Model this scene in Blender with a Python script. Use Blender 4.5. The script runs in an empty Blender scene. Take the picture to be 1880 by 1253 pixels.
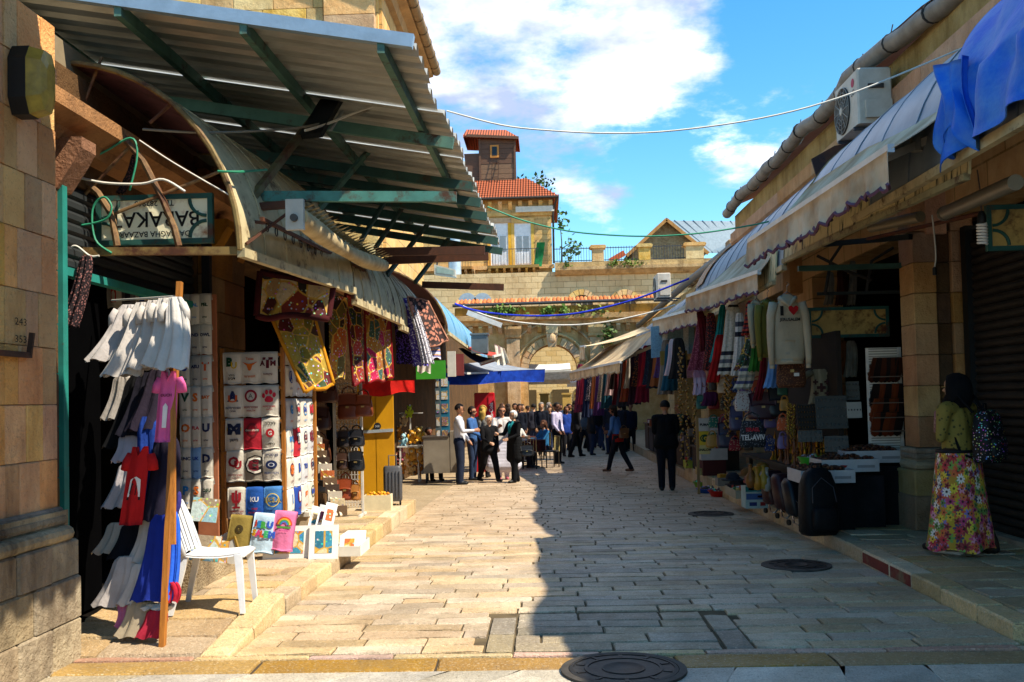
import bpy, bmesh, math, random, zlib
from mathutils import Vector, Matrix
random.seed(7)
R = math.radians
sc = bpy.context.scene
col = sc.collection

# ---------------------------------------------------------------- camera
F_PX, W_PX, H_PX = 1800.0, 1880.0, 1253.0
PITCH, YAW, ROLL, EYE = R(2.0), R(2.0), R(1.3), 1.65
SHIFT_PX = 108.5 - F_PX*math.tan(PITCH)
fwd = Vector((-math.sin(YAW)*math.cos(PITCH), math.cos(YAW)*math.cos(PITCH), math.sin(PITCH)))
rgt0 = Vector((math.cos(YAW), math.sin(YAW), 0)); up0 = rgt0.cross(fwd)
rgt = rgt0*math.cos(ROLL) - up0*math.sin(ROLL); upv = up0*math.cos(ROLL) + rgt0*math.sin(ROLL)
cam_d = bpy.data.cameras.new('camera'); cam = bpy.data.objects.new('camera', cam_d); col.objects.link(cam)
cam.matrix_world = Matrix(((rgt.x, upv.x, -fwd.x, 0), (rgt.y, upv.y, -fwd.y, 0), (rgt.z, upv.z, -fwd.z, EYE), (0, 0, 0, 1)))
cam_d.sensor_width = 36; cam_d.lens = 36*F_PX/W_PX; cam_d.shift_y = SHIFT_PX/W_PX
cam_d.clip_start = .05; cam_d.clip_end = 2000
sc.camera = cam
# surveying helpers: a direction seen in the photograph met with a real plane of the street
def ray(px, py): return rgt*(px-W_PX/2) + upv*((H_PX/2-py)+SHIFT_PX) + fwd*F_PX
def at(px, py, Y): d = ray(px, py); return Vector((0, 0, EYE)) + d*(Y/d.y)
def onX(px, py, X): d = ray(px, py); return Vector((0, 0, EYE)) + d*(X/d.x)
def onZ(px, py, Z=0.0): d = ray(px, py); return Vector((0, 0, EYE)) + d*((Z-EYE)/d.z)

# ---------------------------------------------------------------- sky and sun
SUN_AZ, SUN_EL = 112.0, 52.0          # azimuth clockwise from the street direction (+Y)
world = bpy.data.worlds.new('World'); sc.world = world; world.use_nodes = True
def build_world():
    nt = world.node_tree; N = nt.nodes; L = nt.links
    N.clear()
    out = N.new('ShaderNodeOutputWorld'); bg = N.new('ShaderNodeBackground'); bg.inputs[1].default_value = .15
    sky = N.new('ShaderNodeTexSky'); sky.sky_type = 'NISHITA'; sky.sun_disc = False
    sky.sun_elevation = R(SUN_EL); sky.sun_rotation = R(SUN_AZ); sky.altitude = 700; sky.air_density = 1.0; sky.dust_density = .3; sky.ozone_density = 2.0
    hs = N.new('ShaderNodeHueSaturation'); hs.inputs['Hue'].default_value = .487; hs.inputs['Saturation'].default_value = 1.34; hs.inputs['Value'].default_value = .70
    L.new(sky.outputs[0], hs.inputs['Color'])
    tc = N.new('ShaderNodeTexCoord')
    sep = N.new('ShaderNodeSeparateXYZ'); L.new(tc.outputs['Generated'], sep.inputs[0])
    def mth(op, a, b=None, c=None):
        n = N.new('ShaderNodeMath'); n.operation = op
        for i, x in enumerate((a, b, c)):
            if x is None: continue
            if isinstance(x, (int, float)): n.inputs[i].default_value = x
            else: L.new(x, n.inputs[i])
        return n.outputs[0]
    zc = mth('ADD', mth('MAXIMUM', sep.outputs[2], 0.0), .22)
    cmb = N.new('ShaderNodeCombineXYZ')
    L.new(mth('DIVIDE', sep.outputs[0], zc), cmb.inputs[0]); L.new(mth('DIVIDE', sep.outputs[1], zc), cmb.inputs[1])
    def noise(scale, det, rough, off):
        n = N.new('ShaderNodeTexNoise'); n.inputs['Scale'].default_value = scale; n.inputs['Detail'].default_value = det; n.inputs['Roughness'].default_value = rough
        m = N.new('ShaderNodeVectorMath'); m.operation = 'ADD'; m.inputs[1].default_value = off; L.new(cmb.outputs[0], m.inputs[0]); L.new(m.outputs[0], n.inputs['Vector']); return n.outputs['Fac']
    big = noise(1.15, 3, .5, (3.1, 1.7, 0)); fine = noise(4.2, 9, .62, (0, 0, 2.0))
    # cloud banks, those out of view added for fill, broken up by the noise
    blobs = None
    for px, py, r, s in ((880, 40, .17, .30), (1060, 70, .17, .30), (1210, 55, .10, .27), (960, 180, .10, .15), (760, 160, .12, .2), (1330, 255, .07, .19), (1420, 240, .065, .18), (1215, 275, .045, .15), (1085, 340, .06, .17), (1520, 175, .05, .15), (1370, 400, .05, .15), (1115, 402, .03, .09),
                         (-500, -300, .4, .28), (2600, -200, .4, .28), (600, -900, .5, .28), (1900, -1400, .5, .28), (-900, 300, .4, .26), (2900, 350, .4, .26)):
        d = ray(px, py).normalized()
        vm = N.new('ShaderNodeVectorMath'); vm.operation = 'DISTANCE'; vm.inputs[1].default_value = d; L.new(tc.outputs['Generated'], vm.inputs[0])
        g = mth('MULTIPLY', mth('MAXIMUM', mth('SUBTRACT', 1.0, mth('DIVIDE', vm.outputs['Value'], r)), 0.0), s)
        g = mth('MINIMUM', mth('MULTIPLY', g, 1.8), s)
        blobs = g if blobs is None else mth('MAXIMUM', blobs, g)
    dens = mth('ADD', mth('ADD', mth('MULTIPLY', big, .25), mth('MULTIPLY', fine, .75)), blobs)
    mr = N.new('ShaderNodeMapRange'); mr.interpolation_type = 'SMOOTHSTEP'; L.new(dens, mr.inputs['Value']); mr.inputs['From Min'].default_value = .63; mr.inputs['From Max'].default_value = .83
    # sunlit tops and bluish grey bellies of the clouds
    sh = N.new('ShaderNodeMapRange'); L.new(noise(2.6, 6, .55, (5, 2, 7)), sh.inputs['Value']); sh.inputs['From Min'].default_value = .42; sh.inputs['From Max'].default_value = .70
    cc = N.new('ShaderNodeMix'); cc.data_type = 'RGBA'; cc.inputs[6].default_value = (1.55, 1.85, 2.7, 1); cc.inputs[7].default_value = (6.6, 6.5, 6.4, 1); L.new(sh.outputs[0], cc.inputs[0])
    mx = N.new('ShaderNodeMix'); mx.data_type = 'RGBA'; L.new(mr.outputs[0], mx.inputs[0]); L.new(hs.outputs[0], mx.inputs[6]); L.new(cc.outputs[2], mx.inputs[7])
    L.new(mx.outputs[2], bg.inputs[0]); L.new(bg.outputs[0], out.inputs[0])
build_world()
sun_d = bpy.data.lights.new('sun', 'SUN'); sun = bpy.data.objects.new('sun', sun_d); col.objects.link(sun)
sun_d.energy = 3.5; sun_d.angle = R(.53); sun_d.color = (1, .91, .74)
sdir = Vector((math.sin(R(SUN_AZ))*math.cos(R(SUN_EL)), math.cos(R(SUN_AZ))*math.cos(R(SUN_EL)), math.sin(R(SUN_EL))))
sun.rotation_euler = sdir.to_track_quat('Z', 'Y').to_euler(); sun.location = sdir*60
vs = sc.view_settings; vs.view_transform = 'Standard'; vs.look = 'None'; vs.exposure = 1.36; vs.gamma = 1.0; vs.use_curve_mapping = False
sc.cycles.use_denoising = True; sc.cycles.max_bounces = 6; sc.cycles.diffuse_bounces = 4; sc.cycles.sample_clamp_indirect = 6

# ---------------------------------------------------------------- mesh helpers
def V(*a): return Vector(a)
def drop(y): return -.0155*max(0, min(y, 20)-9)-.006*max(0, y-20)     # the street falls gently away
def gnd(px, py):
    p = onZ(px, py)
    for _ in range(6): p = onZ(px, py, drop(p.y))
    return p
class MB:
    def __init__(s): s.v = []; s.f = []; s.mi = []
    def add(s, vs, fs, m=0):
        o = len(s.v); s.v += [tuple(x) for x in vs]; s.f += [tuple(i+o for i in f) for f in fs]; s.mi += [m]*len(fs); return s
    def box(s, x0, x1, y0, y1, z0, z1, m=0):
        return s.add([(x0,y0,z0),(x1,y0,z0),(x1,y1,z0),(x0,y1,z0),(x0,y0,z1),(x1,y0,z1),(x1,y1,z1),(x0,y1,z1)],
                     [(3,2,1,0),(4,5,6,7),(0,1,5,4),(1,2,6,5),(2,3,7,6),(3,0,4,7)], m)
    def cbox(s, x0, x1, y0, y1, z0, z1, c=.01, m=0):   # box with chamfered upper and vertical edges
        pts = []
        for z, k in ((z0, 0), (z1-c, 0), (z1, c)):
            pts += [(x0+k+c,y0+k,z),(x1-k-c,y0+k,z),(x1-k,y0+k+c,z),(x1-k,y1-k-c,z),(x1-k-c,y1-k,z),(x0+k+c,y1-k,z),(x0+k,y1-k-c,z),(x0+k,y0+k+c,z)]
        fs = [tuple(range(7,-1,-1)), tuple(range(16,24))]
        for r in (0, 8):
            for i in range(8): fs.append((r+i, r+(i+1)%8, r+8+(i+1)%8, r+8+i))
        return s.add(pts, fs, m)
    def bar(s, p, q, w, h=None, up=(0,0,1), m=0):
        p, q = Vector(p), Vector(q); h = h or w; d = (q-p).normalized(); u = Vector(up)
        if abs(d.dot(u)) > .97: u = Vector((1,0,0)) if abs(d.x) < .9 else Vector((0,1,0))
        a = d.cross(u).normalized()*w/2; b = a.cross(d).normalized()*h/2
        return s.add([p-a-b,p+a-b,p+a+b,p-a+b,q-a-b,q+a-b,q+a+b,q-a+b], [(0,1,2,3),(7,6,5,4),(0,4,5,1),(1,5,6,2),(2,6,7,3),(3,7,4,0)], m)
    def tube(s, pts, r, n=8, m=0, cap=True):
        pts = [Vector(p) for p in pts]; k = len(pts); rs = r if isinstance(r, (list, tuple)) else [r]*k
        t0 = (pts[1]-pts[0]).normalized(); ref = Vector((0,0,1)) if abs(t0.z) < .9 else Vector((1,0,0))
        vs = []; a = t0.cross(ref).normalized()
        for i, p in enumerate(pts):
            t = (pts[min(i+1,k-1)]-pts[max(i-1,0)]).normalized()
            a = (a - t*a.dot(t))
            a = a.normalized() if a.length > 1e-6 else t.orthogonal().normalized()
            b = t.cross(a)
            for j in range(n):
                g = 2*math.pi*j/n; vs.append(p+(a*math.cos(g)+b*math.sin(g))*rs[i])
        fs = [(i*n+j, i*n+(j+1)%n, (i+1)*n+(j+1)%n, (i+1)*n+j) for i in range(k-1) for j in range(n)]
        if cap: fs += [tuple(range(n-1,-1,-1)), tuple((k-1)*n+j for j in range(n))]
        return s.add(vs, fs, m)
    def loft(s, rings, closed=True, cap=True, m=0):
        n = len(rings[0]); vs = [p for r in rings for p in r]; k = len(rings)
        fs = [(i*n+j, i*n+(j+1)%n, (i+1)*n+(j+1)%n, (i+1)*n+j) for i in range(k-1) for j in range(n if closed else n-1)]
        if cap and closed: fs += [tuple(range(n-1,-1,-1)), tuple((k-1)*n+j for j in range(n))]
        return s.add(vs, fs, m)
    def lathe(s, prof, c=(0,0,0), n=16, m=0, axis='z'):
        rings = []
        for r, h in prof:
            ring = []
            for j in range(n):
                g = 2*math.pi*j/n; a, b = r*math.cos(g), r*math.sin(g)
                p = {'z': (a,b,h), 'x': (h,a,b), 'y': (b,h,a)}[axis]; ring.append((c[0]+p[0], c[1]+p[1], c[2]+p[2]))
            rings.append(ring)
        return s.loft(rings, m=m)
    def sph(s, c, r, nu=12, nv=8, m=0):
        r = (r, r, r) if isinstance(r, (int, float)) else r
        rings = [[(c[0]+r[0]*math.sin(t)*math.cos(2*math.pi*j/nu), c[1]+r[1]*math.sin(t)*math.sin(2*math.pi*j/nu), c[2]-r[2]*math.cos(t)) for j in range(nu)] for t in [math.pi*max(.03, min(.97, i/nv)) for i in range(nv+1)]]
        return s.loft(rings, m=m)
    def prism(s, poly, org, a, b, d, m=0):     # polygon (a,b) coordinates extruded by vector d
        org, a, b, d = Vector(org), Vector(a), Vector(b), Vector(d); n = len(poly)
        p0 = [org+a*x+b*y for x, y in poly]; p1 = [p+d for p in p0]
        fs = [tuple(range(n-1,-1,-1)), tuple(range(n,2*n))] + [(i,(i+1)%n,n+(i+1)%n,n+i) for i in range(n)]
        return s.add(p0+p1, fs, m)
    def sheet(s, fn, nu, nv, th=0.0, m=0):     # surface fn(u,v) on [0,1]^2, with thickness th along its normal
        P = [[Vector(fn(i/nu, j/nv)) for j in range(nv+1)] for i in range(nu+1)]
        top = [p for r in P for p in r]; w = nv+1
        fs = [(i*w+j, (i+1)*w+j, (i+1)*w+j+1, i*w+j+1) for i in range(nu) for j in range(nv)]
        if not th: return s.add(top, fs, m)
        low = []
        for i in range(nu+1):
            for j in range(nv+1):
                du = P[min(i+1,nu)][j]-P[max(i-1,0)][j]; dv = P[i][min(j+1,nv)]-P[i][max(j-1,0)]
                nn = du.cross(dv); nn = nn.normalized() if nn.length > 1e-9 else Vector((0,0,1)); low.append(P[i][j]-nn*th)
        o = len(top); fs2 = [tuple(o+k for k in reversed(f)) for f in fs]
        bd = [i*w for i in range(nu+1)] + [nu*w+j for j in range(1,nv+1)] + [i*w+nv for i in range(nu-1,-1,-1)] + [j for j in range(nv-1,0,-1)]
        side = [(bd[k], o+bd[k], o+bd[(k+1)%len(bd)], bd[(k+1)%len(bd)]) for k in range(len(bd))]
        side = [tuple(reversed(f)) for f in side]
        return s.add(top+low, fs+fs2+side, m)
    def xf(s, mat, start=0):
        s.v[start:] = [tuple(mat @ Vector(p)) for p in s.v[start:]]; return s
    def mesh(s, name, mats, smooth=False, shift=None):
        me = bpy.data.meshes.new(name); vs = s.v
        if shift is not None: vs = [(x-shift[0], y-shift[1], z-shift[2]) for x, y, z in vs]
        me.from_pydata(vs, [], s.f)
        for m in (mats if isinstance(mats, (list, tuple)) else [mats]): me.materials.append(m)
        if isinstance(mats, (list, tuple)): me.polygons.foreach_set('material_index', s.mi)
        if smooth:
            me.polygons.foreach_set('use_smooth', [True]*len(me.polygons))
            if smooth != 'all': me.set_sharp_from_angle(angle=R(40))
        me.update(); return me
    def base(s):
        xs, ys, zs = zip(*s.v); return ((min(xs)+max(xs))/2, (min(ys)+max(ys))/2, min(zs))

def props(o, label=None, cat=None, group=None, kind=None):
    if label: o['label'] = label
    if cat: o['category'] = cat
    if group: o['group'] = group
    if kind: o['kind'] = kind
    return o
def thing(name, label, cat, loc=(0,0,0), rz=0.0, group=None, rot=None):
    o = bpy.data.objects.new(name, None); col.objects.link(o); o.empty_display_size = .1
    o.location = loc; o.rotation_euler = rot or (0, 0, rz); return props(o, label, cat, group)
def part(name, mb, mat, parent, smooth=False, world=False, label=None, kind=None):
    me = mb if isinstance(mb, bpy.types.Mesh) else mb.mesh(name, mat, smooth)
    o = bpy.data.objects.new(name, me); col.objects.link(o); o.parent = parent
    if world:
        M = Matrix.Identity(4); p = parent
        while p is not None: M = p.matrix_parent_inverse @ p.matrix_basis if False else (Matrix.LocRotScale(p.location, p.rotation_euler, p.scale) @ M if p.parent is None else p.matrix_parent_inverse @ Matrix.LocRotScale(p.location, p.rotation_euler, p.scale) @ M); p = p.parent
        o.matrix_parent_inverse = M.inverted()
    return props(o, label, None, None, kind)
def single(name, mb, mat, label, cat, group=None, smooth=False, kind=None):
    b = mb.base(); o = bpy.data.objects.new(name, mb.mesh(name, mat, smooth, b)); col.objects.link(o); o.location = b
    return props(o, label, cat, group, kind)
def struct(name, mb, mat, parent=None, smooth=False):
    o = bpy.data.objects.new(name, mb.mesh(name, mat, smooth)); col.objects.link(o)
    if parent: o.parent = parent
    else: o['kind'] = 'structure'
    return o
def wthing(name, label, cat, base, group=None): return thing(name, label, cat, base, 0, group)
def dup(root, loc, rz=None, label=None):
    c = root.copy(); col.objects.link(c); c.location = loc
    if rz is not None: c.rotation_euler = (0, 0, rz)
    if label: c['label'] = label
    for ch in root.children:
        d = ch.copy(); col.objects.link(d); d.parent = c
        for g in ch.children: e = g.copy(); col.objects.link(e); e.parent = d
    return c

# ---------------------------------------------------------------- materials
def hx(h):
    h = h.lstrip('#'); h = h if len(h) == 6 else ''.join(x*2 for x in h); c = [int(h[i:i+2], 16)/255 for i in (0, 2, 4)]
    return tuple(x/12.92 if x <= .04045 else ((x+.055)/1.055)**2.4 for x in c)+(1,)
_mats = {}
class NT:
    def __init__(s, name):
        s.m = bpy.data.materials.new(name); s.m.use_nodes = True; s.t = s.m.node_tree; s.b = s.t.nodes['Principled BSDF']; s.tc = s.t.nodes.new('ShaderNodeTexCoord')
        s.co = s.tc.outputs['Object']
    def n(s, ty, ins=None, **kw):
        n = s.t.nodes.new('ShaderNode'+ty)
        for k, v in kw.items(): setattr(n, k, v)
        for k, v in (ins or {}).items(): s.set(n.inputs[k], v)
        return n
    def set(s, sock, v):
        if hasattr(v, 'is_output'): s.t.links.new(v, sock)
        else: sock.default_value = v
    def noise(s, scale, det=4, rough=.55, co=None, out='Fac'): return s.n('TexNoise', {'Vector': co or s.co, 'Scale': scale, 'Detail': det, 'Roughness': rough}).outputs[out]
    def vor(s, scale, out='Distance', feature='F1', co=None, rnd=1.0): return s.n('TexVoronoi', {'Vector': co or s.co, 'Scale': scale, 'Randomness': rnd}, feature=feature).outputs[out]
    def ramp(s, fac, stops, interp='LINEAR'):
        r = s.n('ValToRGB', {'Fac': fac}); r.color_ramp.interpolation = interp; el = r.color_ramp.elements
        while len(el) < len(stops): el.new(.5)
        for e, (p, c) in zip(el, stops): e.position = p; e.color = c if not isinstance(c, (int, float)) else (c, c, c, 1)
        return r.outputs[0]
    def mix(s, fac, a, b, bt='MIX'):
        n = s.n('Mix', data_type='RGBA', blend_type=bt); s.set(n.inputs[0], fac); s.set(n.inputs[6], a); s.set(n.inputs[7], b); return n.outputs[2]
    def math(s, op, a, b=0.0): 
        n = s.n('Math', operation=op); s.set(n.inputs[0], a); s.set(n.inputs[1], b); return n.outputs[0]
    def mapping(s, scale=(1,1,1), rot=(0,0,0), co=None): return s.n('Mapping', {'Vector': co or s.co, 'Scale': scale, 'Rotation': rot}).outputs[0]
    def rnd(s): return s.n('ObjectInfo').outputs['Random']
    def vary(s, colr, amt=.25, hue=.0, sat=.0):   # every object of its own tint
        h = s.n('HueSaturation', {'Color': colr}); r = s.rnd()
        s.set(h.inputs['Value'], s.math('ADD', s.math('MULTIPLY', r, amt*2), 1-amt))
        if hue: s.set(h.inputs['Hue'], s.math('ADD', s.math('MULTIPLY', s.math('FRACT', s.math('MULTIPLY', r, 7.31)), hue*2), .5-hue))
        if sat: s.set(h.inputs['Saturation'], s.math('ADD', s.math('MULTIPLY', s.math('FRACT', s.math('MULTIPLY', r, 3.77)), sat*2), 1-sat))
        return h.outputs[0]
    def done(s, colr, rough=.8, metal=0.0, bump=None, bstr=.3, bdist=.02, spec=.4, **kw):
        s.set(s.b.inputs['Base Color'], colr); s.set(s.b.inputs['Roughness'], rough); s.set(s.b.inputs['Metallic'], metal); s.set(s.b.inputs['Specular IOR Level'], spec)
        if bump is not None: s.set(s.b.inputs['Normal'], s.n('Bump', {'Height': bump, 'Strength': bstr, 'Distance': bdist}).outputs[0])
        for k, v in kw.items(): s.set(s.b.inputs[k], v)
        return s.m
def cached(f):
    def g(*a, **k):
        key = (f.__name__,)+a+tuple(sorted(k.items()))
        if key not in _mats: _mats[key] = f(*a, **k)
        return _mats[key]
    return g
@cached
def cloth(c, c2=None, rough=.9, ns=5.0, var=0.0):
    t = NT('cloth'); a = hx(c); b = hx(c2) if c2 else tuple(x*.78 for x in a[:3])+(1,)
    k = t.mix(t.ramp(t.noise(ns, 5), [(.35, 0.), (.65, 1.)]), b, a)
    if var: k = t.vary(k, var)
    return t.done(k, rough, bump=t.math('ADD', t.math('MULTIPLY', t.noise(60, 2), .35), t.math('MULTIPLY', t.noise(5, 3, .5), 4.0)), bstr=.4, bdist=.014, spec=.2)
@cached
def plain(c, rough=.6, metal=0.0, spec=.3, c2=None, ns=6.0):
    t = NT('paint'); a = hx(c); b = hx(c2) if c2 else tuple(x*.8 for x in a[:3])+(1,)
    return t.done(t.mix(t.ramp(t.noise(ns, 5, .6), [(.35, 0.), (.7, 1.)]), a, b), rough, metal, bump=t.noise(30, 3), bstr=.08, spec=spec)
@cached
def rusty(c, amt=.5, rust='#6b3a1c', rough=.7):   # painted metal with rust breaking through
    t = NT('rusty'); n = t.math('ADD', t.math('MULTIPLY', t.noise(3.5, 6, .65), .7), t.math('MULTIPLY', t.noise(22, 5, .7), .3))
    k = t.ramp(n, [(max(0, .62-amt*.3), 0.), (.70-amt*.22, 1.)])
    r = t.mix(t.noise(14, 4), hx(rust), hx('#2c1a12'))
    p = t.mix(t.ramp(t.noise(6, 5), [(.3, 0.), (.7, 1.)]), hx(c), tuple(x*.62 for x in hx(c)[:3])+(1,))
    return t.done(t.mix(k, p, r), rough, bump=n, bstr=.3, bdist=.008)
@cached
def stone(c='#d9b27c', c2='#b98d5c', c3='#8d6a48', bump=.5, var=.12, stain=.35, ns=3.0):
    t = NT('stone'); k = t.mix(t.ramp(t.noise(ns, 6, .6), [(.3, 0.), (.72, 1.)]), hx(c), hx(c2))
    k = t.mix(t.math('MULTIPLY', t.ramp(t.noise(.9, 5, .7, t.mapping((1.6, 1.6, .5))), [(.48, 0.), (.75, 1.)]), stain*2), k, hx(c3))
    k = t.mix(t.ramp(t.noise(38, 4, .7), [(.56, 0.), (.74, .55)]), k, hx('#6e5238'))
    k = t.vary(k, var*1.5, .014, .15)
    return t.done(k, .88, bump=t.math('ADD', t.noise(14, 6, .65), t.math('MULTIPLY', t.noise(55, 3), .4)), bstr=bump*1.5, bdist=.03, spec=.25)
@cached
def ashlar(c='#d8b173', c2='#b5884f', bw=.6, bh=.32, stain=.3, plane='xz'):   # masonry too far off to pick its stones apart
    t = NT('ashlar'); co = t.mapping((1, 1, 1), (R(90), 0, 0) if plane == 'xz' else (R(90), 0, R(90)))
    sp = t.n('SeparateXYZ', {'Vector': t.co}); cb = t.n('CombineXYZ', {0: sp.outputs[0 if plane == 'xz' else 1], 1: sp.outputs[2]})
    br = t.n('TexBrick', {'Vector': cb.outputs[0], 'Color1': hx(c), 'Color2': hx(c2), 'Mortar': hx('#8f7348'), 'Scale': 1.0, 'Mortar Size': .012, 'Bias': -.2, 'Brick Width': bw, 'Row Height': bh})
    k = t.mix(t.math('MULTIPLY', t.ramp(t.noise(.5, 6, .7, t.mapping((1, 1, .35))), [(.46, 0.), (.72, 1.)]), stain*2), br.outputs['Color'], hx('#75583a'))
    k = t.mix(t.ramp(t.noise(4, 6, .7), [(.4, 0.), (.8, .5)]), k, hx('#e6cda0'))
    return t.done(k, .9, bump=t.math('ADD', t.math('MULTIPLY', br.outputs['Fac'], -1.0), t.noise(9, 5)), bstr=.5, bdist=.03, spec=.2)
@cached
def wood(c='#b9792d', c2='#7d4b1c', sc_=(14, 14, 1.2)):
    t = NT('wood'); n = t.noise(3.0, 6, .65, t.mapping(sc_))
    return t.done(t.mix(t.ramp(n, [(.3, 0.), (.7, 1.)]), hx(c), hx(c2)), .6, bump=n, bstr=.2)
@cached
def paver(c='#cfb898', c2='#a78f72', c3='#bfa481'):
    t = NT('paver'); wc = t.n('NewGeometry').outputs['Position']
    k = t.mix(t.ramp(t.noise(2.2, 5, .6, wc), [(.32, 0.), (.7, 1.)]), hx(c), hx(c2))
    k = t.mix(t.ramp(t.noise(.55, 4, .6, wc), [(.4, 0.), (.65, .8)]), k, hx(c3))
    k = t.vary(k, .24, .005, .22)
    k = t.mix(t.ramp(t.noise(75, 3, .8, wc), [(.5, 0.), (.63, .5)]), k, hx('#564936'))
    k = t.mix(t.ramp(t.noise(48, 3, .7, t.n('VectorMath', {0: wc, 1: (7, 3, 1)}, operation='ADD').outputs[0]), [(.56, 0.), (.66, .4)]), k, hx('#e6d8bf'))
    k = t.mix(t.ramp(t.noise(24, 5, .75, wc), [(.52, 0.), (.70, .5)]), k, hx('#6a5c48'))
    k = t.mix(t.ramp(t.noise(1.3, 6, .75, wc), [(.5, 0.), (.74, .62)]), k, hx('#6e5f49'))
    h = t.math('ADD', t.noise(9, 6, .7, wc), t.math('MULTIPLY', t.ramp(t.vor(60, co=wc), [(.0, 0.), (.35, 1.)]), .35))
    return t.done(k, t.ramp(t.noise(5, 4, .6, wc), [(.3, .34), (.7, .68)]), bump=h, bstr=.75, bdist=.02, spec=.4)
@cached
def textile(seed, *cols):      # patchwork of embroidered cloth
    t = NT('textile'); co = t.n('VectorMath', {0: t.co, 1: (seed*1.7, seed*.9, seed*2.3)}, operation='ADD').outputs[0]
    v = t.n('TexVoronoi', {'Vector': co, 'Scale': 5.5}); r = t.n('SeparateColor', {0: v.outputs['Color']}).outputs[0]
    stops = [(i/len(cols), hx(c)) for i, c in enumerate(cols)]
    k = t.ramp(r, stops, 'CONSTANT')
    e = t.vor(5.5, feature='DISTANCE_TO_EDGE', co=co); k = t.mix(t.ramp(e, [(.02, 1.), (.05, 0.)]), k, hx('#c79a3c'))
    m = t.n('TexVoronoi', {'Vector': co, 'Scale': 26}); k = t.mix(t.ramp(m.outputs['Distance'], [(.16, .85), (.3, 0.)]), k, m.outputs['Color'])
    k = t.mix(t.ramp(t.noise(30, 4, .7, co), [(.45, .0), (.75, .4)]), k, hx('#1d0f0c'))
    return t.done(k, .8, bump=t.noise(34, 4, .7, co), bstr=.5, bdist=.01, spec=.3)
@cached
def bands(axis, freq, *cols):  # woven stripes along one axis
    t = NT('bands'); sp = t.n('SeparateXYZ', {'Vector': t.co}); fr = t.math('FRACT', t.math('MULTIPLY', sp.outputs['XYZ'.index(axis)], freq))
    k = t.ramp(fr, [(i/len(cols), hx(c)) for i, c in enumerate(cols)], 'CONSTANT')
    k = t.mix(t.ramp(t.noise(40, 3), [(.4, 0.), (.75, .4)]), k, hx('#20140f'))
    return t.done(k, .88, bump=t.noise(50, 3), bstr=.3, bdist=.008, spec=.2)
@cached
def speckle(c, c2, scale=40.0, thr=.3, rough=.7, multi=False):
    t = NT('speckle'); v = t.n('TexVoronoi', {'Vector': t.co, 'Scale': scale})
    k = t.mix(t.ramp(v.outputs['Distance'], [(thr, 1.), (thr+.12, 0.)]), hx(c), v.outputs['Color'] if multi else hx(c2))
    return t.done(k, rough, bump=t.noise(40, 3), bstr=.3, spec=.3)
@cached
def leaf(c, c2):
    t = NT('leaf'); return t.done(t.vary(t.mix(t.noise(9, 3), hx(c), hx(c2)), .2), .6, spec=.3)
@cached
def skin(c='#b98462'): 
    t = NT('skin'); return t.done(t.mix(t.noise(20, 3), hx(c), tuple(x*.86 for x in hx(c)[:3])+(1,)), .55, spec=.35)
# letters and marks printed on things
_fonts = {}
def glyphs(txt, size=1.0, res=2, bold=0.0, sx=1.0):
    key = (txt, res, bold)
    if key not in _fonts:
        cu = bpy.data.curves.new('lettering', 'FONT'); cu.body = txt; cu.align_x = 'CENTER'; cu.align_y = 'CENTER'; cu.resolution_u = res; cu.offset = bold; cu.fill_mode = 'FRONT' if hasattr(cu, 'fill_mode') else cu.fill_mode
        o = bpy.data.objects.new('lettering', cu); me = bpy.data.meshes.new_from_object(o)
        vs = [tuple(v.co) for v in me.vertices]; fs = [tuple(p.vertices) for p in me.polygons]
        if vs:
            x0, x1 = min(v[0] for v in vs), max(v[0] for v in vs); y0, y1 = min(v[1] for v in vs), max(v[1] for v in vs)
            cx, cy, h = (x0+x1)/2, (y0+y1)/2, max(y1-y0, 1e-6)
            vs = [((x-cx)/h, (y-cy)/h) for x, y, z in vs]
        _fonts[key] = (vs, fs); bpy.data.objects.remove(o); bpy.data.curves.remove(cu); bpy.data.meshes.remove(me)
    vs, fs = _fonts[key]
    return [(x*size*sx, y*size) for x, y in vs], fs
# ================================================================ the ground
GRAVEL = plain('#6a5a45', .95, c2='#4d4030')
g = MB(); g.box(-300, 300, -60, 700, -1.2, -.6); ground = struct('ground', g, GRAVEL)
STREET_M = paver(); SLAB_M = paver('#c9ae86', '#a88c66', '#b89c76'); KERB_M = paver('#d8bf94', '#b89a6e', '#c8ab80'); YELLOW_M = paver('#b98f3c', '#9c7636', '#a98445')
PALE_M = paver('#cdc4b4', '#9f9687', '#b7ad9c'); REDPAINT = rusty('#7a231b', .35, '#a58c68')
g = MB(); g.add([(x, y, z+drop(y)) for z in (-.2, -.014) for y in (6.46, 9, 14, 20, 60) for x in (-2.12, 3.02)], [(10+2*k, 11+2*k, 13+2*k, 12+2*k) for k in range(4)]+[(0, 1, 11, 10)]); street = struct('street', g, plain('#665840', .95, c2='#463a2a'))
stone_var = []
for k in range(10):     # a stone of one metre each way, its edges worn uneven
    m = MB(); rr = random.Random(k); c = .018
    def ring(z, ins): 
        pts = []
        for (a, b) in ((0,0),(.33,0),(.67,0),(1,0),(1,.5),(1,1),(.67,1),(.33,1),(0,1),(0,.5)):
            pts.append((a+(ins if a < .1 else -ins if a > .9 else 0)*(.5)+rr.uniform(-.006,.006), b+(ins*2.0 if b < .1 else -ins*2.0 if b > .9 else 0)+rr.uniform(-.022,.022), z+(rr.uniform(-.05,.05) if z > .5 else 0)))
        return pts
    m.loft([ring(0, 0), ring(.86, .004), ring(1, .022)]); stone_var.append(m.mesh('paving_stone', STREET_M))
kerb_var = []
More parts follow.
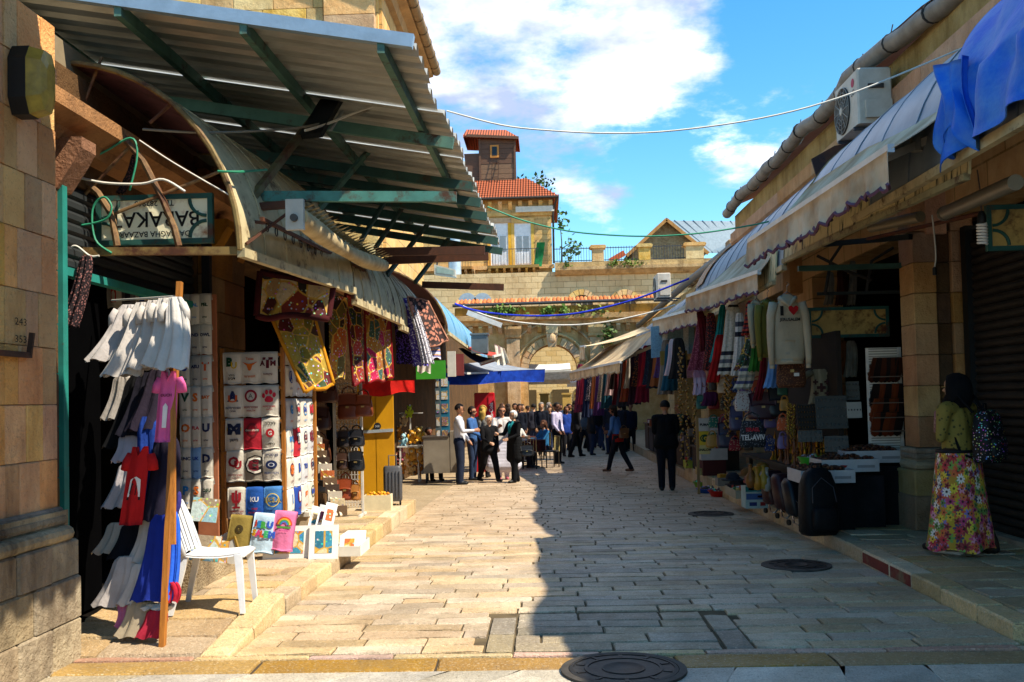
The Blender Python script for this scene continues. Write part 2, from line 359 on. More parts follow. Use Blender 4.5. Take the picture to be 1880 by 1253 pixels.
for k in range(6):     # dressed kerb stones: straighter than the paving
    m = MB(); q = random.Random(50+k)
    m.loft([[(a+(i if a < .5 else -i)*1.2, b+(i if b < .5 else -i)*.5+q.uniform(-.004, .004), z+(q.uniform(-.012, .012) if z > .9 else 0)) for a, b in ((0,0),(1,0),(1,.35),(1,.7),(1,1),(0,1),(0,.6),(0,.3))] for z, i in ((0, 0), (.955, 0), (.985, .02), (1, .055))]); kerb_var.append(m.mesh('kerb_stone', KERB_M))
_sv = {}
def stone_mesh(k, mat):
    if (k, mat.name) not in _sv:
        me = stone_var[k].copy(); me.materials[0] = mat; _sv[(k, mat.name)] = me
    return _sv[(k, mat.name)]
def stone_at(name, x0, x1, y0, y1, z0, z1, mat, parent, rz=0.0):
    o = bpy.data.objects.new(name, stone_mesh(random.randrange(10), mat)); col.objects.link(o); o.parent = parent
    o.location = (x0, y0, z0); o.scale = (x1-x0, y1-y0, z1-z0); o.rotation_euler = (random.uniform(-.006,.006), random.uniform(-.004,.004), rz); return o
def rows(y0, y1, dlo, dhi, x0, x1, llo, lhi, rr, hole=None):
    y = y0
    while y < y1:
        d = rr.uniform(dlo, dhi); x = x0 - rr.uniform(0, .3)
        while x < x1:
            l = rr.uniform(llo, lhi); a, b = max(x, x0), min(x+l, x1)
            if x1-b < .18: b = x1
            if b-a > .1 and not (hole and hole(a, b, y, y+d)): yield a, b, y, y+d
            x = b if b == x1 else x+l
        y += d
rr = random.Random(11); n = 0; far_mb = MB(); GAP = .0062
def patch(a, b, y, y2): return y < 7.55 and b > -.46 and a < 1.32
for a, b, y, y2 in rows(6.5, 50, .165, .235, -2.12, 3.02, .32, .86, rr, None):
    if y < 7.55 and a < -.46 < b: b = -.46
    elif y < 7.55 and a < 1.32 < b: a = 1.32
    elif y < 7.55 and a >= -.46 and b <= 1.32: continue
    z = rr.uniform(-.004, .004)
    if n < 262 and b-a > .08: o = stone_at('paving_stone', a+GAP, b-GAP, y+GAP, y2-GAP, -.06, z, STREET_M, street); o.location.z += drop(y); n += 1
    elif b-a > .08:
        z += drop(y); ZB = drop(y)-.05
        o = len(far_mb.v); t = rr.uniform(-.003, .003)
        far_mb.add([(a+GAP,y+GAP,ZB),(b-GAP,y+GAP,ZB),(b-GAP,y2-GAP,ZB),(a+GAP,y2-GAP,ZB),(a+2*GAP,y+2*GAP,z+t),(b-2*GAP,y+2*GAP,z),(b-2*GAP,y2-2*GAP,z-t),(a+2*GAP,y2-2*GAP,z)], [(4,5,6,7),(0,1,5,4),(1,2,6,5),(2,3,7,6),(3,0,4,7)])
fs = struct('far_paving_stones', far_mb, STREET_M, street); fs['kind'] = 'stuff'
ROUGH_M = paver('#a8997f', '#837763', '#94866f')
for a, b, y, y2 in rows(6.5, 7.5, .2, .25, -.26, 1.12, .4, .8, rr): stone_at('paving_stone', a+GAP, b-GAP, y+GAP, y2-GAP, -.06, rr.uniform(-.004, .004), ROUGH_M, street)
for xx in (-.45, 1.13): 
    for y in (6.5, 7.0): stone_at('border_stone', xx+GAP, xx+.18, y+GAP, y+.5-GAP, -.06, .002, ROUGH_M, street)
# yellow stone band and the speckled slabs of the square in front
g = MB(); g.box(-30, 30, -12, 6.465, -.7, -.016); plaza = struct('plaza', g, plain('#4a3e30', .95))
x = -7.0
while x < 9: 
    l = rr.uniform(.95, 1.5); stone_at('band_stone', x+.006, x+l-.006, 6.06, 6.36, -.06, rr.uniform(-.002, .004), YELLOW_M, plaza); x += l
PINK = paver('#c79d8a', '#b3937c', '#b98f80')
x = -6.0
while x < 9: l = rr.uniform(.5, .9); stone_at('edge_stone', x+.004, x+l-.004, 6.375, 6.455, -.06, rr.uniform(.0, .006), PINK if rr.random() < .5 else KERB_M, plaza); x += l
for j, y in enumerate((5.62, 5.18, 4.74, 4.3, 3.86, 3.42)):
    x = -7 + rr.uniform(0, .4)
    while x < 9:
        l = rr.uniform(.42, .72); k = .40*max(-.25, min(1, (2.2-x)/4)); m_ = PALE_M if rr.random() < .72 else ROUGH_M
        mb = MB(); mb.loft([[(x+i, y+i, z), (x+l-i, y+i, z), (x+l-i+k, y+.44-i, z), (x+i+k, y+.44-i, z)] for z, i in ((-.06, .006), (-.006, .008), (.001, .016))])
        if j < 2: part('square_slab', mb, m_, plaza)
        else: part('square_slab', mb, m_, plaza)
        x += l
# pavements with kerbs
def pavement(name, xk, sgn, xw, y0, y1, zt, seed):
    rr = random.Random(seed); lo, hi = sorted((xk, xw)); g = MB(); g.box(lo+.02, hi-.02, y0+.01, y1, -.34, zt-.016); p = struct(name, g, plain('#5a4c3a', .95))
    y = y0; i = 0
    while y < y1-.05:
        l = min(rr.uniform(.45, .85), y1-y); a, b = sorted((xk, xk+sgn*.2)); red = name == 'pavement_right' and 8.35 < y+l/2 < 9.6
        o = stone_at('kerb_stone', a, b-GAP*.5, y+.004, y+l-.004, -.32, zt+rr.uniform(-.004, .004), KERB_M, p); o.data = kerb_var[rr.randrange(6)]
        if red:
            m = MB(); m.box(xk-.004*sgn if sgn > 0 else xk, xk+.004, y+.02, y+l-.03, .004, zt-.02); part('red_paint', m, REDPAINT, p)
        y += l
    lo2, hi2 = sorted((xk+sgn*.2, xw))
    for a, b, y, y2 in rows(y0, y1, .28, .42, lo2, hi2, .5, .85, rr): stone_at('pavement_slab', a+GAP*.6, b-GAP*.6, y+GAP*.6, min(y2, y1)-GAP*.6, -.05, zt+rr.uniform(-.003, .003), SLAB_M, p)
    return p
pl = pavement('pavement_left', -2.12, -1, -3.45, 6.47, 15.6, .12, 3)
for o in pl.children:      # the near end of this pavement ramps down to the square
    y = o.location.y
    if y < 7.35: k = max(0, (7.35-y)/.88); o.location.z -= .1*k; o.rotation_euler.x += .113
pl.location.z = -.0; pl.data.vertices.foreach_set('co', [c for v in pl.data.vertices for c in (v.co.x, max(v.co.y, 7.3) if v.co.y < 7 else v.co.y, v.co.z)])
g = MB(); g.add([(-3.45, 6.47, -.02), (-2.14, 6.47, -.02), (-2.14, 7.31, .098), (-3.45, 7.31, .098)], [(0, 1, 2, 3)]); part('ramp_bed', g, plain('#5a4c3a', .95), pl)
pavement('pavement_right', 3.02, 1, 4.66, 6.6, 22.0, .12, 4)
g = MB(); g.add([(x, y, drop(y)-.012) for y in (15.61, 20, 60) for x in (-6, -2.125)], [(0, 1, 3, 2), (2, 3, 5, 4)]); struct('side_paving_left', g, SLAB_M)
g = MB(); g.box(3.03, 8, 22.01, 60, -.6, .0); struct('side_paving_right', g, SLAB_M)
# manhole covers
IRON = plain('#3a3836', .55, .6, c2='#23211f', ns=14)
def manhole(px, py, r, label):
    p = gnd(px, py); T = thing('manhole_cover', label, 'manhole cover', (p.x, p.y, p.z+.012))
    m = MB(); m.lathe([(r, -.04), (r, .006), (r*.93, .009), (r*.93, .004), (r*.72, .004), (r*.72, .009), (r*.66, .009), (r*.66, .004), (r*.40, .004), (r*.40, .009), (r*.36, .009), (r*.34, .005), (.001, .005)], n=36); part('cover_plate', m, IRON, T, True)
    m = MB(); m.lathe([(r+.05, -.04), (r+.05, .005), (r+.004, .007), (r+.004, -.04)], n=36); part('cover_ring', m, plain('#4b4640', .7, c2='#2e2a26'), T, True)
    m = MB()
    for k in range(10): a = 2*math.pi*k/10; m.box(-.012, .012, r*.74, r*.9, .003, .009); m.xf(Matrix.Rotation(a, 4, 'Z'), len(m.v)-8)
    part('rib', m, IRON, T)
manhole(1145, 1232, .33, 'large ringed iron manhole cover at the edge of the square, half in sun')
manhole(1462, 1040, .28, 'dark iron manhole cover near the red painted kerb')
manhole(1305, 945, .28, 'dark iron manhole cover beside the goods on the pavement, second up the street')

# ================================================================ buildings
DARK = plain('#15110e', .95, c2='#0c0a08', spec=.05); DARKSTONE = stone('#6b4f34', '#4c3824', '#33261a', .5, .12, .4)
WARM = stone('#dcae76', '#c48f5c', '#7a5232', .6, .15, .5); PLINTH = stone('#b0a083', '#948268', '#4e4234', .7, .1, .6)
LIME = stone('#e0bf85', '#c59a5e', '#94713f', .45, .1, .35)
def block(T, x0, x1, y0, y1, z0, z1, mat, name='stone_block', c=.008):
    m = MB(); m.cbox(x0, x1, y0, y1, z0, z1, c); return part(name, m, mat, T, world=True)
# ---- low shop row on the sunny side
LB = wthing('shop_row', 'low row of stone shops with open dark doorways under a metal canopy', 'building', (-3.5, 10, 0))
def lpart(name, m, mat): return part(name, m, mat, LB, world=True)
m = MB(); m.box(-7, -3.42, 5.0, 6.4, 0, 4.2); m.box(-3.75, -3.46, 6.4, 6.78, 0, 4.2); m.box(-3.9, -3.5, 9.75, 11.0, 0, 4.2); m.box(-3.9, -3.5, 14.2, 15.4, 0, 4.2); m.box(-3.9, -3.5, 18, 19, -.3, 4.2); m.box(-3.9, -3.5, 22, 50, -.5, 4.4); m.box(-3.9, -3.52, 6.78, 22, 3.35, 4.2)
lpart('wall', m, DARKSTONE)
m = MB(); m.box(-9, -3.6, 5, 50, 4.2, 4.45); lpart('roof', m, plain('#8a7a60', .95))
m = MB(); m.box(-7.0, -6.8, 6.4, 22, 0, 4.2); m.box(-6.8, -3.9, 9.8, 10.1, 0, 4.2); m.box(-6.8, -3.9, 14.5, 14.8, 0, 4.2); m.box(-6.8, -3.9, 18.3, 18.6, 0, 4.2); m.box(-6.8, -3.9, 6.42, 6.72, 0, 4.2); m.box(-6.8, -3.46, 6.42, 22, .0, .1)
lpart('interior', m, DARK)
# pilaster of dressed blocks at the corner
z = 1.0; k = 0; hs = [.33, .36, .37, .35, .38, .36, .37, .36, .35]
for h in hs:
    cuts = [5.05, 5.78, 6.02 if k % 2 else 5.93, 6.22 if k % 3 else 6.17, 6.4]
    for a, b in zip(cuts, cuts[1:]): block(LB, -3.5, -3.25+random.uniform(-.004, .006), a+.002, b-.002, z+.002, z+h-.002, WARM, c=.006)
    z += h; k += 1
z = 1.0; k = 0
for h in hs:
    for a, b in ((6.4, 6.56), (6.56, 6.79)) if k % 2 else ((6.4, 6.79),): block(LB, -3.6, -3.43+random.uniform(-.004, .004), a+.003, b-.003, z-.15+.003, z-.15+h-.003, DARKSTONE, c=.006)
    z += h; k += 1
for (z0, z1, x, ye, nm) in ((.0, .28, -3.13, 6.5, 'plinth_block'), (.28, .56, -3.135, 6.495, 'plinth_block'), (.56, .80, -3.14, 6.49, 'plinth_block')):
    for a, b in ((5.0, 5.72), (5.72, 6.12), (6.12, ye)) if z0 != .28 else ((5.0, 5.9), (5.9, ye)): block(LB, -3.6, x+random.uniform(-.01, .004), a+.003, b-.003, z0+.003, z1-.003, PLINTH, nm, .014)
for z0, r, x in ((.845, .05, -3.16), (.93, .04, -3.205), (.985, .03, -3.225)):
    m = MB(); m.tube([(x-.02, 5.0, z0), (x-.02, 6.42+.05*(x+3.25)*-8, z0)], r, 10); lpart('base_moulding', m, PLINTH)
m = MB(); m.box(-3.5, -3.2, 5.0, 6.44, .80, .99); lpart('base_course', m, PLINTH)
# pier between the first two shops, built of courses
z = .12
for k in range(11):
    h = .36
    for a, b in ((9.77, 10.3), (10.3, 10.98)) if k % 2 else ((9.77, 10.55), (10.55, 10.98)): block(LB, -3.6, -3.4+random.uniform(-.004, .008), a, b-.006, z+.003, z+h-.003, stone('#8a6236', '#6e4c2a', '#4a3420', .5, .14, .4), c=.008)
    z += h
# cornice over the shops with brackets
m = MB(); m.prism([(0, 0), (.12, .02), (.16, .1), (.3, .16), (.3, .27), (0, .27)], (-3.52, 6.3, 3.55), (1, 0, 0), (0, 0, 1), (0, 13, 0)); lpart('cornice', m, stone('#a8763f', '#8b6034', '#5c3f24', .5, .1, .5))
for y in (6.75, 9.9, 10.7, 14.4):
    m = MB(); m.prism([(0, 0), (.08, .02), (.2, .2), (.26, .3), (.26, .38), (0, .38)], (-3.5, y, 3.2), (1, 0, 0), (0, 0, 1), (0, .22, 0)); lpart('bracket', m, stone('#a8763f', '#8b6034', '#5c3f24', .5, .1, .5))
# door of the first shop: teal frame, black door leaf, rolled shutter box
TEAL = rusty('#1d7f74', .05); m = MB(); m.box(-3.47, -3.40, 6.79, 6.86, .12, 3.3); lpart('door_frame', m, TEAL)
m = MB(); m.box(-3.50, -3.42, 6.86, 9.72, 2.62, 2.68); lpart('door_lintel', m, TEAL)
m = MB(); m.box(-3.56, -3.52, 6.87, 7.62, .13, 2.62); lpart('door_leaf', m, plain('#070708', .95, spec=0.0))
m = MB()
m.box(-3.62, -3.545, 6.87, 9.72, 2.69, 3.34); lpart('shutter_box', m, plain('#1d1f20', .6))
for k in range(7): m = MB(); z0 = 2.70+k*.09; m.prism([(0, 0), (.02, .02), (.02, .06), (0, .085)], (-3.54, 6.88, z0), (1, 0, 0), (0, 0, 1), (0, 2.82, 0)); lpart('shutter_slat', m, plain('#2a2d2e', .55))
m = MB(); m.box(-3.44, -3.36, 9.70, 9.78, .12, 3.3); lpart('steel_post', m, plain('#101214', .6))
# house number stencilled on the pilaster
def decal(mbp, txt, size, cen, ax, ay, off, bold=0.0, sx=1.0):   # letters lying on a flat face
    vs, fs = glyphs(txt, size, 2, bold, sx); cen, ax, ay, off = Vector(cen), Vector(ax), Vector(ay), Vector(off)
    return mbp.add([cen+ax*x+ay*y+off for x, y in vs], fs)
m = MB(); p1 = onX(36, 597, -3.244); p2 = onX(36, 614, -3.244)
decal(m, '243', .045, p1+V(0, 0, .02), (0, 1, 0), (0, 0, 1), (.008, 0, 0), .0, 1.5); decal(m, '353', .045, p2-V(0, 0, .03), (0, 1, 0), (0, 0, 1), (.008, 0, 0), .0, 1.5); lpart('stencilled_number', m, plain('#1a1512', .9))
p = onX(40, 652, -3.24); m = MB(); m.bar((-3.225, 5.3, p.z), (-3.225, p.y+.07, p.z+.0), .03, .035); m.bar((-3.22, p.y+.05, p.z), (-3.2, p.y+.05, p.z+.14), .02, .03); lpart('iron_hasp', m, rusty('#3a2417', .6))

# ---- tall stone house rising behind the canopy
TH = wthing('stone_house', 'tall sunlit stone house with gutter rising above the metal canopy', 'building', (-6, 24, 0))
def tpart(name, m, mat, **k): return part(name, m, mat, TH, world=True, **k)
m = MB(); m.box(-14, -3.45, 20.8, 27.5, 4.4, 11.3); tpart('wall', m, ashlar('#e3bd76', '#cfa35d', .9, .42, .2))
for x0, x1, dz in ((-4.6, -3.5, 0), (-9.5, -8.6, 0)):
    zz = 4.5
    while zz < 11.2: block(TH, x0, x1, 20.62, 20.84, zz+.004, zz+.55-.004, LIME, c=.012); zz += .55
for row in range(5):
    zz = 8.7+row*.5; x = -8.4+ (row % 2)*.4
    while x < -4.7: l = random.uniform(.7, 1.0); block(TH, x+.004, min(x+l, -4.62)-.004, 20.70, 20.84, zz+.004, zz+.496, LIME, c=.01); x += l
for zz in (8.6,): m = MB(); m.box(-9.6, -3.35, 20.55, 20.85, zz-.12, zz); tpart('string_course', m, LIME)
m = MB(); m.box(-3.56, -3.38, 20.9, 27.4, 4.4, 11.2); tpart('side_wall', m, ashlar('#dba75e', '#c78f48', .6, .34, .2, 'yz'))
m = MB(); m.prism([(0, 0), (.25, .05), (.3, .25), (.5, .3), (.5, .42), (0, .42)], (-3.5, 20.5, 10.55), (1, 0, 0), (0, 0, 1), (0, 6.9, 0)); tpart('eave_moulding', m, stone('#c8893f', '#a86f34', '#7a4f28', .4, .05, .3))
m = MB(); m.tube([(-2.92, 20.4, 11.02), (-2.92, 27.45, 11.02)], .13, 12); tpart('gutter', m, plain('#9c7d52', .6, c2='#7d6242'), smooth=True)
for k in range(8): m = MB(); m.lathe([(.14, -.02), (.145, 0), (.14, .02)], (-2.92, 20.9+k*.85, 11.02), 12, axis='y'); tpart('gutter_joint', m, plain('#5c4a34', .7))
m = MB(); m.add([(-14, 20.3, 13.6), (-8.5, 20.3, 13.6), (-2.9, 20.3, 11.15), (-2.9, 27.6, 11.15), (-8.5, 27.6, 13.6), (-14, 27.6, 13.6)], [(0, 1, 4, 5), (1, 2, 3, 4)]); tpart('roof', m, plain('#b5572c', .8))
m = MB(); m.box(-3.40, -3.33, 21.6, 22.5, 6.5, 8.9); tpart('window', m, plain('#5a4630', .6))

# ---- long building on the shaded side
RB = wthing('arcade_building', 'long stone building on the shaded side with round gutter and moulded cornice', 'building', (5, 12, 0))
def rpart(name, m, mat, **k): return part(name, m, mat, RB, world=True, **k)
UP = ashlar('#d9b384', '#c39a6c', .8, .36, .25, 'yz')
m = MB(); m.box(4.5, 5.0, -8, 22.6, 3.6, 5.75); m.box(4.5, 5.0, 16.6, 18, 0, 3.6); m.box(4.5, 5, 21.5, 22.6, 0, 3.6); m.box(4.72, 5.0, -8, 6.9, 0, 3.6); m.box(4.55, 9, 22.3, 22.6, 0, 5.75); rpart('wall', m, UP)
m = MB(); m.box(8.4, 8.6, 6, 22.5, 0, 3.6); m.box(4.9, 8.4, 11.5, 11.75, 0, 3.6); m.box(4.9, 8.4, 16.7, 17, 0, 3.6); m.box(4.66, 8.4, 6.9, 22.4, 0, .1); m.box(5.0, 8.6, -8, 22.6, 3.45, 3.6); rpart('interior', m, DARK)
def eave(y): return (.30 if y < 5.2 else 0)+.24*math.exp(-((y-10.3)/.75)**2)+.12*math.exp(-((y-7.0)/.5)**2)+.03*math.sin(2.3*y)+.02*math.sin(5.1*y)
ys_ = [-8, 0, 5.15, 5.25]+[5.5+.3*k for k in range(58)]+[22.8]; n_ = len(ys_)      # wavy eave, set back in places to shape the edge of its street shadow
m = MB(); m.add([(4.15+eave(y), y, 5.92) for y in ys_]+[(10, y, 8.2) for y in ys_], [(k, n_+k, n_+k+1, k+1) for k in range(n_-1)]); m.box(4.5, 10, -8, 22.7, 5.74, 5.82); rpart('roof', m, plain('#9a5a3a', .85))
CORN = stone('#cfa077', '#b8865c', '#80583c', .4, .1, .35)
for k in range(10):
    y0 = -.4+k*2.3
    m = MB(); m.prism([(0, 0), (-.06, .0), (-.1, .12), (-.2, .2), (-.2, .42), (-.02, .46), (0, .46)], (4.5, y0, 4.92), (1, 0, 0), (0, 0, 1), (0, 2.29, 0)); rpart('cornice_stone', m, CORN)
m = MB(); m.prism([(0, 0), (-.1, .02), (-.14, .12), (0, .2)], (4.5, -.4, 4.45), (1, 0, 0), (0, 0, 1), (0, 23, 0)); rpart('string_moulding', m, CORN)
m = MB(); m.box(4.42, 4.5, -8, 22.6, 5.385, 5.76); rpart('frieze', m, stone('#b59a70', '#93774e', '#6a5030', .6, .05, .5))
for y in (11.05, 17.2, 22.1):
    m = MB(); m.box(4.28, 4.5, y, y+.5, 3.4, 4.92); rpart('pilaster', m, CORN)
    m = MB(); m.prism([(0, 0), (-.12, .05), (-.2, .16), (-.2, .24), (0, .24)], (4.36, y-.1, 4.66), (1, 0, 0), (0, 0, 1), (0, .7, 0)); rpart('capital', m, CORN)
GUT = plain('#8b8378', .55, .2, c2='#6c645a', ns=4); gp = []
for k in range(40): gp.append((4.22+eave(5.2+k*.448)*.9, 5.2+k*.448, 5.86+.03*math.sin(k*.8)-.35*eave(5.2+k*.448)))
m = MB(); m.tube(gp, .112, 12); rpart('gutter', m, GUT, smooth=True)
for k in range(17):
    y = 5.8+k*1.0; m = MB(); m.lathe([(.116, -.014), (.126, 0), (.116, .014)], (4.22+eave(y)*.9, y, 5.86+.03*math.sin((y-5.2)/.448*.8)-.35*eave(y)), 12, axis='y'); m.bar((4.2+eave(y), y, 5.9), (4.24+eave(y), y, 6.06), .012); rpart('gutter_strap', m, plain('#2e2a26', .6))
# pier beside the roller shutter
RP = stone('#c29a6e', '#a87c54', '#6d482c', .55, .14, .4); z = 1.02
for k in range(9):
    h = .345
    for x0, x1, dy in ((4.12, 4.38, 0), (4.38, 4.55, .05), (4.55, 4.80, -.01)): block(RB, x0+.002, x1-.002, 11.08+dy+random.uniform(-.006, .004), 11.5, z+.003, z+h-.003, RP if dy < .03 else DARKSTONE, c=.008)
    z += h
for z0, z1, x0, y0 in ((.12, .5, 4.0, 10.94), (.5, .78, 4.01, 10.95)): 
    for a, b in ((x0, 4.4), (4.4, 4.84)): block(RB, a+.003, b-.003, y0, 11.5, z0, z1-.004, stone('#9c8560', '#83693f', '#5a4630', .6, .1, .4), 'plinth_block', .015)
for zz, r in ((.83, .05), (.93, .035), (.985, .03)): m = MB(); m.tube([(4.06, 11.4, zz), (4.06, 11.0, zz), (4.84, 11.0, zz)], r, 8); rpart('base_moulding', m, PLINTH)
m = MB(); m.box(4.06, 4.84, 11.01, 11.5, .775, 1.015); rpart('base_course', m, PLINTH)
# roller shutter
SH = plain('#37322e', .5, .3, c2='#26211e', ns=3)
for k in range(34):
    z0 = .16+k*.092; m = MB(); m.prism([(0, 0), (-.028, .022), (-.034, .05), (-.02, .076), (0, .088)], (4.70, 6.95, z0), (1, 0, 0), (0, 0, 1), (0, 3.9, 0)); rpart('shutter_slat', m, SH)
m = MB(); m.box(4.70, 4.74, 6.9, 10.9, .12, 3.4); rpart('shutter_back', m, DARK)
for y in (6.8, 10.86): m = MB(); m.box(4.62, 4.74, y, y+.13, .12, 3.45); rpart('shutter_guide', m, plain('#17191a', .5))
m = MB(); m.box(4.55, 4.72, 6.9, 10.95, .0, .16); rpart('threshold', m, PLINTH)

# ---- further buildings on the shaded side
FR = wthing('far_shop_building', 'weathered stone shop building between the long building and the arched gate', 'building', (5, 35, 0))
m = MB(); m.box(4.75, 9, 22.7, 49.5, 2.9, 5.15); m.box(4.9, 9, 22.7, 24, 0, 2.9); m.box(4.9, 9, 30, 31.5, 0, 2.9); m.box(4.9, 9, 38, 40, 0, 2.9); part('wall', m, ashlar('#c9a469', '#a88249', .7, .3, .5, 'yz'), FR, world=True)
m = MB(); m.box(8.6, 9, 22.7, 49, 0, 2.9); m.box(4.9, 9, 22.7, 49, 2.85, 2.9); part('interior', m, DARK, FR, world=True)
m = MB(); m.tube([(4.58, 23, 5.22), (4.6, 32, 5.3), (4.62, 49, 5.2)], .12, 10); part('gutter', m, plain('#6d6a66', .5, .3), FR, True, True)
m = MB(); m.prism([(0, 0), (-.1, .05), (-.16, .25), (0, .3)], (4.76, 22.7, 4.6), (1, 0, 0), (0, 0, 1), (0, 26.8, 0)); m.prism([(0, 0), (-.1, .05), (-.14, .16), (0, .2)], (4.76, 22.7, 3.9), (1, 0, 0), (0, 0, 1), (0, 26.8, 0)); part('cornice', m, LIME, FR, world=True)
for y in (24.5, 27.3, 30.4, 33.5, 37):
    m = MB(); m.box(4.55, 4.76, y, y+.7, 3.2, 4.7); m.box(4.47, 4.76, y-.1, y+.8, 4.3, 4.6); part('pilaster', m, LIME, FR, world=True)
m = MB(); rr = random.Random(5)
for k in range(60): y = 22.8+rr.uniform(0, 9); m.cbox(4.6+rr.uniform(0, .5), 5.1+rr.uniform(0, .5), y, y+rr.uniform(.3, .7), 5.15, 5.3+rr.uniform(0, .5)*max(0, 1-(y-22.8)/9), .03)
part('rubble_coping', m, stone('#b59a6b', '#94794d', '#6b5535', .6, .1, .5), FR, world=True)
for k in range(9):
    m = MB(); y = 23.2+k*.75; m.prism([(-.18, 0), (-.12, .1), (0, .14), (.12, .1), (.18, 0)], (4.75+.05*k, y, 5.42+.05*math.sin(k)), (0, 1, 0), (0, 0, 1), (.45, 0, .12)); part('roof_tile', m, plain('#b8683a', .8), FR, world=True)
# ================================================================ the arched gate closing the street
GY = 50.0
GT = wthing('arched_gate', 'old stone gate with round arch, pilasters and corbel table closing the street', 'gate', (.3, GY, 0))
def gpart(name, m, mat, **k): return part(name, m, mat, GT, world=True, **k)
GS = ashlar('#dcbc8a', '#c09a64', .62, .34, .45); GS2 = stone('#dab888', '#bd965f', '#7d5e3c', .5, .06, .5); GS3 = stone('#d8b484', '#bb925c', '#7d5c38', .6, .06, .5)
def arch_wall(m, x0, x1, z0, z1, cx, r, zs, y0, y1, n=16):
    arc = [(cx-r, z0)] + [(cx-r*math.cos(math.pi*k/n), zs+r*math.sin(math.pi*k/n)) for k in range(n+1)] + [(cx+r, z0)]
    for y, flip in ((y0, False), (y1, True)):
        vs = []; fs = []
        for i, (x, z) in enumerate(arc): vs += [(x, y, z), (x, y, z1)]
        for i in range(len(arc)-1): f = (2*i, 2*i+2, 2*i+3, 2*i+1); fs.append(f if not flip else f[::-1])
        o = len(vs); vs += [(x0, y, z0), (x0, y, z1), (x1, y, z0), (x1, y, z1)]
        for f in ((o, 0, 1, o+1), (2*len(arc)-2, o+2, o+3, 2*len(arc)-1)): fs.append(f if not flip else f[::-1])
        m.add(vs, fs)
    m.add([(x, y, z) for x, z in arc for y in (y0, y1)], [(2*i, 2*i+1, 2*i+3, 2*i+2) for i in range(len(arc)-1)])
    m.add([(x0, y0, z1), (x1, y0, z1), (x1, y1, z1), (x0, y1, z1)], [(0, 1, 2, 3)])
def arc_tube(cx, r, zs, y, w, a0=0, a1=180, n=20): return [(cx-r*math.cos(R(a0+(a1-a0)*k/n)), y, zs+r*math.sin(R(a0+(a1-a0)*k/n))) for k in range(n+1)]
m = MB(); arch_wall(m, -4.6, 6.2, -.5, 5.9, .33, 1.27, 3.2, GY, GY+2.2); gpart('wall', m, GS3)
for k in range(15):     # voussoirs round the opening
    a0, a1 = R(180*k/15+.6), R(180*(k+1)/15-.6); mm = MB()
    mm.prism([(-1.24*math.cos(a0), 1.24*math.sin(a0)), (-1.62*math.cos(a0), 1.62*math.sin(a0)), (-1.62*math.cos(a1), 1.62*math.sin(a1)), (-1.24*math.cos(a1), 1.24*math.sin(a1))], (.33, GY-.1, 3.2), (1, 0, 0), (0, 0, 1), (0, .12, 0)); gpart('arch_stone', mm, GS2)
for r, zs, t in ((1.78, 3.2, .07), (2.35, 3.2, .06)):
    m = MB(); m.tube(arc_tube(.33, r, zs, GY-.05, .1, 8, 172), t, 6); gpart('arch_moulding', m, GS2)
m = MB(); m.prism([(-.2, 0), (-.3, .7), (.3, .7), (.2, 0)], (.33, GY-.3, 4.3), (1, 0, 0), (0, 0, 1), (0, .32, 0)); m.sph((.33, GY-.3, 4.75), (.2, .12, .25)); gpart('keystone', m, GS2)
m = MB(); m.box(.03, .63, GY-.34, GY, 5.0, 5.4); gpart('keystone_block', m, GS2)
for x0, x1 in ((-1.98, -1.32), (2.25, 2.95)):
    m = MB(); m.box(x0, x1, GY-.28, GY, -.5, 4.75); gpart('pilaster', m, GS2)
    m = MB(); m.prism([(0, 0), (-.1, .08), (-.12, .2), (-.28, .5), (-.28, .62), (0, .62)], (x0-.08, GY-.22, 4.75), (0, 1, 0), (0, 0, 1), (x1-x0+.16, 0, 0)); gpart('capital', m, GS2)
    m = MB(); m.box(x0-.08, x1+.08, GY-.36, GY, -.5, .6); gpart('pilaster_base', m, GS2)
m = MB(); m.prism([(0, 0), (-.2, .04), (-.24, .2), (-.45, .3), (-.48, .55), (0, .55)], (-4.6, GY, 5.42), (0, 1, 0), (0, 0, 1), (10.8, 0, 0)); gpart('cornice', m, GS2)
for k in range(21): m = MB(); x = -4.4+k*.5; m.prism([(0, 0), (-.12, .08), (-.3, .3), (-.3, .4), (0, .4)], (x, GY, 5.03), (0, 1, 0), (0, 0, 1), (.2, 0, 0)); gpart('corbel', m, GS2)
m = MB(); m.box(-4.6, 6.2, GY-.2, GY+.3, 5.97, 6.4); gpart('parapet', m, stone('#b58a4c', '#8f6a38', '#53402a', .6, .05, .6))
m = MB(); m.tube([(-4.7, GY-.3, 6.52), (6.2, GY-.3, 6.60)], .08, 8); gpart('gutter', m, plain('#3d3d3f', .5), smooth=True)
for k in range(54):
    m = MB(); x = -4.6+k*.2; m.prism([(-.1, 0), (-.07, .07), (0, .1), (.07, .07), (.1, 0)], (x+.1, GY-.25, 6.55+.01*(k % 3)), (1, 0, 0), (0, 0, 1), (0, .9, .28)); gpart('roof_tile', m, plain('#c1703c' if k % 3 else '#d08a55', .85))
def leaves(n, c, rad, size, seed, up=.4):
    rr = random.Random(seed); m = MB(); c = Vector(c)
    for _ in range(n):
        p = c+Vector((rr.gauss(0, rad[0]), rr.gauss(0, rad[1]), abs(rr.gauss(0, rad[2])) if up > .9 else rr.gauss(0, rad[2]))); d = Vector((rr.uniform(-1, 1), rr.uniform(-1, 1), rr.uniform(-.3, 1))).normalized(); s = size*rr.uniform(.6, 1.3)
        a = d.cross(Vector((rr.uniform(-1, 1), rr.uniform(-1, 1), rr.uniform(-1, 1)))).normalized()*s*.32
        m.add([p, p+d*s*.5+a, p+d*s, p+d*s*.5-a], [(0, 1, 2, 3)])
    return m
